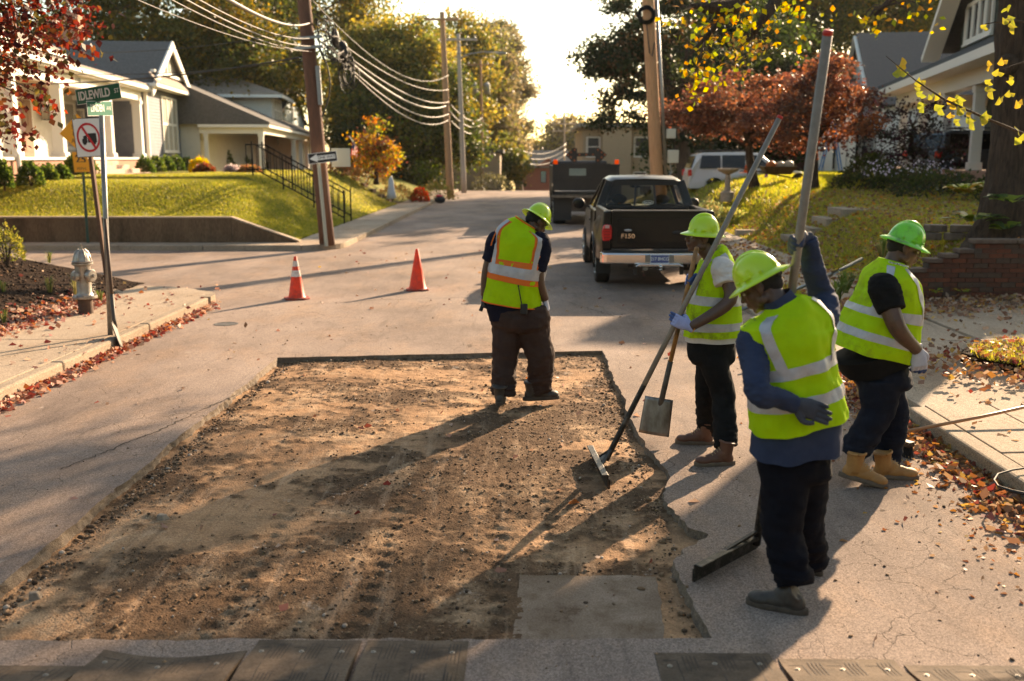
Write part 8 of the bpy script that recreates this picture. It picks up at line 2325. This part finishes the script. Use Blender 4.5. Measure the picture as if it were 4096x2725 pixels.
# ------------------------------------------------------------ worker in brown trousers, back to the camera
Y1 = 8.9
w1 = person(520, 402, 'worker seen from behind in orange-edged lime vest and baggy brown trousers, looking down')
s1 = V(.95, -.28, 0).normalized(); f1 = V(.28, .95, 0).normalized()
a = lambda px, py, dy=0.0: at(px, py, Y1 + dy)
T1 = Torso([(0, a(512, 304), .268, .20), (.22, a(514, 288), .256, .19), (.5, a(518, 263), .255, .175), (.72, a(520, 243), .250, .155), (.84, a(521, 233), .225, .125), (.93, a(523, 227), .15, .095), (1, a(526, 222), .085, .075)], s1, 3, .017)
vs_ = T1.shell('vest', VEST, w1, off=.004, hem=.004)
shoL, shoR = a(496, 240, .02), a(541, 242, -.05)
shirt = T1.shell('shirt', NAVY, w1, 0, 1, -.012); b = MB(); T0 = Torso([(0, a(516, 316), .245, .18), (1, a(513, 300), .255, .185)], s1, 4, .006); T0.shell('shirt_tail', NAVY, w1, off=0)
for nm, cu in (('L', .75 - .115), ('R', .75 + .125)):
    fu = lambda v, cu=cu, nm=nm: (cu + ((-.045 if nm == 'L' else .045) * max(0, (v - .5) / .5)), .045); T1.patch('orange_strip', VORG, w1, fu, .42, .93, .006); T1.patch('reflective_tape', TAPE, w1, lambda v, fu=fu: (fu(v)[0], .024), .42, .93, .010)
T1.band('orange_strip', VORG, w1, .30, .53, off=.007); T1.band('reflective_tape', TAPE, w1, .36, .47, off=.011)
b = MB(); b.tube([T1.P(i / 60, .008, .008) for i in range(61)], .006, 6); b.build('hem_binding', VORG, w1)
b = MB(); b.tube([T1.P(i / 40, .985, .006) for i in range(41)], .007, 6); b.build('collar_binding', VORG, w1)
for s, c0 in ((-1, shoL), (1, shoR)):
    b = MB(); c = c0 + s1 * (s * .0) ; P = [c + f1 * (.085 * cos(t)) + V(0, 0, .10 * sin(t) - .02) + s1 * (s * (.012 - .03 * sin(t))) for t in [2 * pi * k / 30 for k in range(31)]]; b.tube(P, .007, 6); b.build('armhole_binding', VORG, w1)
eL, wL = a(487, 272, .03), a(484.5, 296, .03); eR, wR = a(538.5, 277, -.1), a(545, 300, -.05)
sleeve('sleeve', NAVY, w1, [shoL + V(.07, 0, .02), shoL, shoL.lerp(eL, .4) , a(489, 261, .03)], [.05, .085, .078, .072], 5); sleeve('sleeve', NAVY, w1, [shoR + V(-.07, .02, .02), shoR, shoR.lerp(eR, .5), a(537, 270, -.08)], [.05, .090, .085, .080], 6)
hc1 = a(537, 221, .06); hu = V(.50, .30, .80).normalized(); hf = V(.62, .35, -.62)
W_ = bodymesh(w1, hc1, hu, hf, a(526, 226, .02), [([shoL, eL, wL], [.055, .048, .036]), ([shoR, eR, wR], [.058, .050, .038])], [a(520, 250), a(516, 290)], 1.0)
helmet(W_(0, -.005, .040), hu, hf, HATL, w1)
d_ = (wL - eL).normalized(); hand(wL, V(.3, -1, .1), d_, V(-1, -.3, 0), 62, w1, (GDRK,), .8, cuff=False, name='work_glove')
d_ = V(.28, .1, -1).normalized(); hand(wR, V(-.25, -.95, -.1), d_, V(.95, -.25, .25), 55, w1, (GGRY, GBLU), .5, cuff=False, name='work_glove')
b = MB(); b.tube([a(485, 299, .03), a(480.5, 311, .0)], [.014, .018], 8); b.build('tool_handle', BAND, w1)
trousers('trousers', BRN, w1, a(519, 305), s1, .265, .20, [(a(508, 325, .02), a(505, 358, .02), at(503, 396, 8.86), .150, .125, .108), (a(532, 325, -.02), a(541, 358, .02), at(539, 391, 9.0), .155, .130, .115)], 7, .016)
boot(onz(500, 404), (.05, 1), DKB, SOLE, w1, sc=1.1); boot(onz(531, 400), (1, .28), DKB, SOLE, w1, sc=1.15)
rp = a(524, 309, -.22); b = MB(axes(rp, s1, f1, V(0, 0, 1))); b.cbox((0, 0, 0), .06, .03, .09); ra = b.build('radio', BAND, w1, bevel=.006)
b = MB(); b.tube([rp + V(-.02, 0, .04), rp + V(-.05, 0, .20)], .005, 6); b.ell(rp + V(-.05, 0, .205), .008, .008, .008, 8, 6); b.build('antenna', BAND, ra)
b = MB(); b.tube([W_(.082, .06, -.012), W_(.086, .0, .0), W_(.080, -.05, .01)], .003, 5); b.build('safety_glasses', BAND, w1)

# ------------------------------------------------------------ young worker with shovel and lute, in profile
Y3 = 7.3
w3 = person(708, 455, 'young worker in profile holding shovel and lute, soiled lime vest over white T-shirt')
a = lambda px, py, dy=0.0: at(px, py, Y3 + dy)
s3 = V(.16, .98, 0).normalized(); f3 = V(-.98, .16, 0).normalized()
T3 = Torso([(0, a(713, 334), .215, .215), (.2, a(713, 321), .21, .205), (.45, a(714, 300), .205, .185), (.68, a(716, 277), .205, .16), (.83, a(717, 264), .20, .125), (.93, a(717, 256), .14, .095), (1, a(714, 250), .08, .075)], s3, 13, .016)
T3.shell('vest', VESTD, w3, off=.004, hem=.004); T3.shell('t_shirt', WHT, w3, 0, 1, -.012)
Torso([(0, a(713, 339.5), .20, .205), (1, a(713, 330), .205, .208)], s3, 14, .007).shell('shirt_tail', WHT, w3, hem=.003)
T3.band('reflective_tape', TAPE, w3, .12, .22, off=.006); T3.band('reflective_tape', TAPE, w3, .42, .51, off=.006)
for cu, dr in ((.25 + .10, .07), (.25 - .10, -.07), (.75 - .10, -.09), (.75 + .10, .09)):
    T3.patch('reflective_tape', TAPE, w3, lambda v, cu=cu, dr=dr: (cu + dr * max(0, (v - .55) / .45), .024), .46, .95, .008)
sN, sF = a(722, 268, -.19), a(716, 266, .19)
eN, wN = a(730, 300, -.27), a(704.5, 315, -.20)
pole_top, pole_bot = at(780, 117, 7.05), onz(606, 460, .03)
pd3 = (pole_top - pole_bot).normalized(); G3 = pole_bot + pd3 * 1.21
# point of the lute pole at picture height 318
gp_ = min((pole_bot + pd3 * (i * .01) for i in range(250)), key=lambda p: abs(340.5 - FPX * (p - EYE).dot(_up) / (p - EYE).dot(_fwd) - 321))
sleeve('sleeve', WHT, w3, [sN + V(-.02, .09, .02), sN, sN.lerp(eN, .3), a(726, 285, -.24)], [.05, .085, .082, .080], 15)
sleeve('sleeve', WHT, w3, [sF, a(712, 272, .2), a(708, 280, .18)], [.08, .075, .070], 16)
X, Y_, Z, wr = grip(gp_, pd3, V(-1, -.05, -.12), -1, .019); Z = -Z; wr = gp_ - Y_ * .088 + Z * .039
hand(wr, X, Y_, Z, (18, 24, 30, 38), w3, (GLIL, GBLU), .55, name='work_glove', spread=1.5)
sh_top, sh_bot = at(696.5, 249, 7.12), at(660.5, 405, 7.55)
sd3 = (sh_bot - sh_top).normalized()
gs_ = min((sh_top + sd3 * (i * .01) for i in range(120)), key=lambda p: abs(340.5 - FPX * (p - EYE).dot(_up) / (p - EYE).dot(_fwd) - 282))
X2, Y2, Z2, wr2 = grip(gs_, -sd3, V(-1, -.1, .02), -1, .017)
hand(wr2, X2, Y2, Z2, 72, w3, (GLIL, GBLU), .9, name='work_glove')
hc3 = a(701.5, 236.5, .0); hu3 = V(.10, 0, 1).normalized(); hf3 = V(-1, -.12, -.06)
W_ = bodymesh(w3, hc3, hu3, hf3, a(713, 255, 0), [([sN, eN, wr + Y_ * -.01], [.056, .05, .034]), ([sF, a(706, 293, .18), wr2 - Y2 * .01], [.052, .045, .034])], [a(714, 280), a(713, 320)], 1.0)
helmet(W_(0, -.01, .038), V(.06, 0, 1), V(-1, -.1, .02), HATL, w3, 1.0)
trousers('jeans', DNM, w3, a(711, 338), s3, .185, .175, [(a(710, 358, .10), a(707, 392, .12), at(707, 431, 7.58), .105, .092, .085), (a(713, 358, -.10), a(723, 395, -.12), at(726, 447, 7.03), .108, .092, .086)], 17, .011)
boot(onz(706, 444), (-1, .12), BRB, SOLEW, w3, shaft=.15); boot(onz(726, 464.5), (-1, -.12), BRB, SOLEW, w3, shaft=.15)

# square shovel held upright, blade resting on the road edge
sv = thing('square_shovel', V(sh_bot.x, sh_bot.y, 0), 'square-mouth shovel with worn wooden shaft held upright by the young worker', 'shovel')
MWORN = M('worn_shaft', (.34, .16, .04), (.07, .035, .015), 9, .5, lo=.42, hi=.58, st=(1, 1, .35))
b = MB(); b.tube([sh_top, sh_top.lerp(sh_bot, .5), sh_bot], [.017, .018, .018], 12); b.ell(sh_top, .018, .018, .018, 10, 6); b.build('handle', MWORN, sv, smooth=True)
k3 = sh_bot + sd3 * .0; b = MB(); b.tube([sh_bot.lerp(sh_top, .30), sh_bot, sh_bot + sd3 * .05], [.021, .023, .012], 12); b.build('socket', MSTEELD, sv, smooth=True)
tp_ = at(653.5, 435, 7.50); MSB = M('shovel_steel', (.30, .28, .26), (.12, .10, .08), 9, .38, metal=.7, bump=.15, st=(1, 1, .4))
bo = shovel_blade('blade', at(659, 398, 7.53), tp_, at(670, 400, 7.5) - at(640, 396, 7.55), .118, 0, MSB, sv, square=True, cup=-.022)

# lute / asphalt rakes
MALU = M('aluminium_tube', (.24, .20, .16), (.18, .15, .12), 20, .55, metal=.25, bump=.1)
MCAPR = M('red_end_cap', (.45, .02, .015), rough=.5)
MTARR = M('tarred_metal', (.03, .026, .022), (.16, .14, .12), 14, .45, metal=.6, bump=.6, bsc=90, lo=.5, hi=.75)
def lute(label, top, bot, blade_a, blade_b, r_=.019, mt=None):
    top, bot = Vector(top), Vector(bot); t = thing('asphalt_lute', V(bot.x, bot.y, 0), label, 'asphalt lute'); d = (top - bot).normalized()
    b = MB(); b.tube([bot, bot.lerp(top, .5), top - d * .012], [r_ * 1.0, r_, r_], 16); b.build('handle', mt or MALU, t, smooth=True)
    b = MB(); b.tube([bot - d * .0, bot + d * .62], [r_ * 1.12, r_ * 1.02], 16, cap=False); b.build('tar_coat', MTARR, t, smooth=True)
    b = MB(); b.tube([top - d * .012, top + d * .008], [r_ * 1.06, r_ * 1.0], 16); b.build('end_cap', MCAPR, t, smooth=True)
    A_, B_ = Vector(blade_a), Vector(blade_b); ax = (B_ - A_).normalized(); n_ = ax.cross(V(0, 0, 1)).normalized()
    b = MB(); b.bar(A_ + V(0, 0, .055), B_ + V(0, 0, .055), .012, .095); b.bar(A_ + V(0, 0, .10) + n_ * .02, B_ + V(0, 0, .10) + n_ * .02, .045, .008); bl = b.build('blade', MTARR, t, bevel=.003)
    b = MB(); L = (B_ - A_).length; k = int(L / .028)
    for i in range(k):
        p = A_ + ax * (L * (i + .5) / k) - n_ * .012; b.bar(p + V(0, 0, .07), p + V(0, 0, .0), .014, .008, ax)
    tt = b.build('tooth', MTARR, bl); tt['kind'] = 'stuff'
    m = A_.lerp(B_, .5) + V(0, 0, .09)
    b = MB(); b.bar(m + ax * .0, bot + d * .05, .04, .02); b.bar(m + ax * .09, bot + d * .10, .02, .012); b.bar(m - ax * .09, bot + d * .10, .02, .012); b.build('bracket', MTARR, t)
    return t
lute('long pale asphalt lute slanting across the young worker, its blade in the bed', pole_top, pole_bot, V(.52, 7.28, -.045), V(.58, 6.56, -.045), .0195)

# ------------------------------------------------------------ foreground worker, back view, left hand on his back
Y4 = 4.75
w4 = person(775, 600, 'foreground worker from behind in blue long-sleeved shirt, one hand on his lower back')
a = lambda px, py, dy=0.0: at(px, py, Y4 + dy)
s4 = V(.90, .40, 0).normalized(); f4 = V(-.40, .90, 0).normalized()
T4 = Torso([(0, a(798, 423), .248, .19), (.22, a(795, 396), .236, .18), (.48, a(791, 365), .224, .165), (.72, a(787, 336), .238, .155), (.84, a(787, 322), .232, .125), (.93, a(786, 310), .165, .095), (1, a(783, 301), .082, .072)], s4, 23, .016)
T4.shell('vest', VEST, w4, off=.005, hem=.006, nu=110, nv=60); T4.shell('shirt', BLU, w4, 0, 1, -.012)
Torso([(0, a(796, 453), .232, .178), (1, a(797, 412), .222, .165)], s4, 24, .010).shell('shirt_tail', BLU, w4, hem=.008, nv=14)
T4.band('reflective_tape', TAPE, w4, .19, .28, off=.008); T4.band('reflective_tape', TAPE, w4, .44, .53, off=.008)
for cu, dr in ((.75 - .105, -.06), (.75 + .105, .07)): T4.patch('reflective_tape', TAPE, w4, lambda v, cu=cu, dr=dr: (cu + dr * max(0, (v - .5) / .5), .025), .49, .95, .011)
for cu in (.15, .35): T4.patch('reflective_tape', TAPE, w4, lambda v, cu=cu: (cu, .025), .49, .92, .011)
sL4, sR4 = a(752, 341, -.07), a(819, 324, .08)
eL4 = at(759, 392, 4.47); wL4 = at(795, 404, 4.52)
sleeve('sleeve', BLU, w4, [sL4 + V(.06, .02, .01), sL4, sL4.lerp(eL4, .5), eL4, eL4.lerp(wL4, .5), wL4 + (wL4 - eL4).normalized() * .0], [.05, .074, .066, .060, .050, .044], 25, .009)
pt4, pb4 = at(828, 32, 4.45), at(756, 553, 5.35); pb4.z = .05; pd4 = (pt4 - pb4).normalized()
gp4 = min((pb4 + pd4 * (i * .01) for i in range(280)), key=lambda p: abs(340.5 - FPX * (p - EYE).dot(_up) / (p - EYE).dot(_fwd) - 247))
eR4 = at(822, 296, 4.98)
X, Y_, Z, wr = grip(gp4, pd4, gp4 - eR4 + V(0, 0, .05), -1, .021)
Y_ = (gp4 - eR4); Y_ = (Y_ - X * Y_.dot(X)).normalized(); Z = X.cross(Y_); wr = gp4 - Y_ * .088 + Z * .041
hand(wr, X, Y_, Z, 66, w4, (GDRK, M('glove_navy', (.02, .03, .07), rough=.7)), .9, name='work_glove', cuff=False, sc=1.02)
sleeve('sleeve', BLU, w4, [sR4, sR4.lerp(eR4, .55) + V(.02, 0, 0), eR4, eR4.lerp(wr, .55), wr - Y_ * .02], [.085, .075, .066, .054, .044], 26, .009)
hd4 = V(.93, .05, -.32).normalized(); hand(wL4, V(.25, .1, .9), hd4, (V(.25, .1, .9).cross(hd4)), (12, 16, 20, 26), w4, (GDRK,), .1, name='work_glove', cuff=False, sc=1.05, spread=1.6)
hc4 = a(760, 285, .05); hu4 = V(-.46, .25, .84).normalized(); hf4 = V(-.75, .35, -.62)
W_ = bodymesh(w4, hc4, hu4, hf4, a(780, 306), [([sL4, eL4, wL4], [.04, .03, .026]), ([sR4, eR4, wr - Y_ * .01], [.04, .03, .026])], [a(788, 340), a(795, 400)], 1.0)
helmet(W_(0, -.008, .040), hu4, hf4, HATL, w4, 1.0)
cl_ = Torso([(0, a(783, 309), .098, .088), (.5, a(780, 303), .078, .074), (1, a(776, 296), .070, .068)], s4, 27, .003); cl_.shell('collar', BLU, w4, cap=False, nv=8)
trousers('trousers', NVT, w4, a(793, 450), s4, .185, .150, [(a(785, 475, -.04), a(783, 530, -.06), at(794, 586, 4.62), .120, .104, .096), (a(806, 472, .06), a(805, 525, .10), at(811, 562, 4.95), .118, .100, .090)], 28, .013)
boot(onz(794, 612), (-1, .52), DKB, SOLE, w4, shaft=.08, low=True); boot(onz(812, 572), (-.55, .9), DKB, SOLE, w4, shaft=.08, low=True)
lute('dark asphalt lute with red-capped tube held upright by the foreground worker', pt4, pb4, onz(694, 583, 0), onz(756, 553, 0) + V(.02, .06, 0), .021)

# ------------------------------------------------------------ worker in tan boots at the right
Y5 = 6.7
w5 = person(875, 478, 'heavy-set worker walking right in bright green helmet, lime vest, black T-shirt and tan boots')
a = lambda px, py, dy=0.0: at(px, py, Y5 + dy)
s5 = V(.06, -1, 0).normalized(); f5 = V(1, .06, 0).normalized()
T5 = Torso([(0, a(871, 352), .285, .295), (.22, a(876, 337), .28, .270), (.5, a(884, 312), .26, .230), (.72, a(888, 290), .245, .19), (.84, a(888, 276), .235, .15), (.93, a(889, 267), .17, .11), (1, a(891, 260), .085, .08)], s5, 33, .017)
T5.shell('vest', VESTM, w5, off=.005, hem=.006, nu=100, nv=54); T5.shell('t_shirt', BLK, w5, 0, 1, -.012)
Torso([(0, a(878, 367), .245, .235), (1, a(873, 349), .27, .275)], s5, 34, .008).shell('shirt_tail', BLK, w5, hem=.006, nv=10)
T5.band('reflective_tape', TAPE, w5, .20, .29, off=.008); T5.band('reflective_tape', TAPE, w5, .46, .55, off=.008)
for cu, dr in ((.88, .055), (.13, -.05), (.62, -.06), (.37, .06)): T5.patch('reflective_tape', TAPE, w5, lambda v, cu=cu, dr=dr: (cu + dr * max(0, (v - .5) / .5), .025), .51, .95, .011)
sN5, sF5 = a(884, 287, -.21), a(890, 281, .22)
eN5, wN5 = a(897, 327, -.31), a(917, 350, -.24)
sleeve('sleeve', BLK, w5, [sN5 + V(0, .10, .0), sN5 + V(0, .02, .0), sN5.lerp(eN5, .35), a(892, 311, -.28)], [.06, .100, .098, .090], 35, .008)
sleeve('sleeve', BLK, w5, [sF5, a(896, 300, .28), a(898, 310, .28)], [.09, .085, .080], 36)
hd5 = V(.22, -.05, -1).normalized(); hand(wN5, V(-.97, .1, -.2), hd5, V(.1, -1, .05), (20, 24, 28, 32), w5, (GGRY, GBLU), .3, name='work_glove', cuff=False, sc=1.12)
hc5 = a(905, 247, 0); hu5 = V(.34, 0, .94).normalized(); hf5 = V(.92, -.12, -.42)
W_ = bodymesh(w5, hc5, hu5, hf5, a(892, 265), [([sN5, eN5, wN5], [.066, .058, .040]), ([sF5, a(900, 327, .30), a(912, 345, .28)], [.06, .052, .04])], [a(886, 290), a(876, 340)], 1.03)
helmet(W_(0, -.008, .040), hu5, hf5, HATG, w5, 1.04)
hand(a(912, 345, .28), V(-.9, 0, -.2), V(.25, 0, -1), V(.1, 1, .05), 35, w5, (GGRY, GBLU), .4, name='work_glove', cuff=False)
ls = a(889, 262, -.10); b = MB(); P = [T5.P(.92 + .16 * k / 12, .975, .010) for k in range(13)]; b.tube(P, .007, 6, flat=.4); ly = b.build('lanyard', BAND, w5)
q0, q1 = T5.P(.93, .975, .02), T5.P(.07, .975, .02)
text('City of Memphis', .021, (q0 + q1) / 2 + V(0, -.012, 0), q1 - q0, V(0, -1, .25) - (q1 - q0).normalized() * V(0, -1, .25).dot((q1 - q0).normalized()), MSW, ly)
trousers('jeans', JEAN, w5, a(877, 364), s5, .215, .195, [(a(880, 382, -.10), a(878, 412, -.11), at(852, 456, 6.60), .145, .112, .094), (a(883, 382, .10), a(893, 415, .10), at(886, 462, 6.78), .14, .112, .094)], 37, .012)
boot(onz(849, 478, .05), (1, -.18), TAN, SOLEW, w5, shaft=.15, pitch=.22, sc=1.08); boot(onz(881, 478), (1, -.05), TAN, SOLEW, w5, shaft=.15, sc=1.08)

# push broom whose handle runs out of the picture on the right
bm0, bm1 = onz(898, 433, .12), onz(1060, 398, .95); bm1 = onz(1060, 399, .30)
bm = thing('push_broom', V(bm0.x, bm0.y, 0), 'push broom at the right kerb with its long handle crossing the driveway', 'broom')
b = MB(); b.tube([bm0, bm0.lerp(bm1, .5) - V(0, 0, .01), bm1], .0135, 10); b.build('handle', M('broom_handle', (.42, .20, .09), (.34, .16, .07), 9, .45), bm, smooth=True)
ba, bb2 = onz(868, 432, .10), onz(912, 445, .10)
b = MB(); b.bar(ba, bb2, .07, .04); b.build('head', MWOODD, bm, bevel=.006)
b = MB(); r = random.Random(3); dx_ = bb2 - ba
for k in range(520):
    p = ba + dx_ * r.random() + V(0, r.uniform(-.03, .03), -.01); q = p + V(r.uniform(-.035, .035), r.uniform(-.04, .03), -.10); b.bar(p, q, .003, .003)
o = b.build('bristle', BAND, bm); o['kind'] = 'stuff'
# bent black metal rod on the kerb at the right edge
rp0 = V(0, 0, .14); P = [onz(x_, y_, .16) for x_, y_ in ((1080, 462), (1040, 466), (1012, 470), (998, 474), (994, 480), (998, 486), (1012, 491), (1035, 496), (1070, 502))]
b = MB(); b.tube(P, [.007] * 6 + [.011, .013, .013], 8); o = b.build('bent_rod', BAND, loc=P[4], smooth=True); tag(o, 'bent black metal rod lying on the kerb at the right edge', 'metal rod')
# gray pipe lying along the bank foot
p0_, p1_ = onz(775, 302, .10), at(862, 260, 14.4)
b = MB(); b.tube([onz(738, 311, .05), onz(790, 292, .12), at(832, 274, 13.6), at(862, 259, 14.5)], .025, 8); o = b.build('metal_pipe', MGAL, loc=onz(790, 292, .1), smooth=True); tag(o, 'long gray pipe lying across the pavement behind the foreground worker', 'pipe')
# small red litter bag by the far left pole foot
p = onz(440, 203, .13); hb_ = thing('litter_bag', p, 'small dark bag with red top on the left pavement before the tall pole', 'bag'); b = MB(); b.ell(p + V(0, 0, .16), .26, .2, .18, 14, 8); b.build('bag', BAND, hb_, smooth=True); b = MB(); b.ell(p + V(-.02, 0, .32), .17, .14, .07, 12, 6); b.build('bag_top', MSR, hb_, smooth=True)
p = at(391, 178, 45); st_ = thing('garden_statue', (p.x, p.y, 1.2), 'pale draped figure ornament in the garden below the small maple', 'garden ornament'); b = MB(); b.lathe(p + V(0, 0, -.9), [(.22, 0), (.18, .25), (.14, .5), (.11, .8), (.05, .95)], 14); b.build('drape', M('pale_cloth', (.5, .5, .52), rough=.8), st_, smooth=True)

# ---------------------------------------------------------------- air
hz = bpy.data.materials.new('haze_air'); hz.use_nodes = True; ht = hz.node_tree; ht.nodes.remove(ht.nodes['Principled BSDF'])
pv = ht.nodes.new('ShaderNodeVolumePrincipled'); pv.inputs['Color'].default_value = (1.0, .97, .93, 1); pv.inputs['Density'].default_value = 0.0001; pv.inputs['Anisotropy'].default_value = 0.35
ht.links.new(pv.outputs[0], ht.nodes['Material Output'].inputs['Volume'])
b = MB(); b.box(-70, -60, -12, 70, 230, 34); o = b.build('haze', hz); tag(o, kind='stuff')
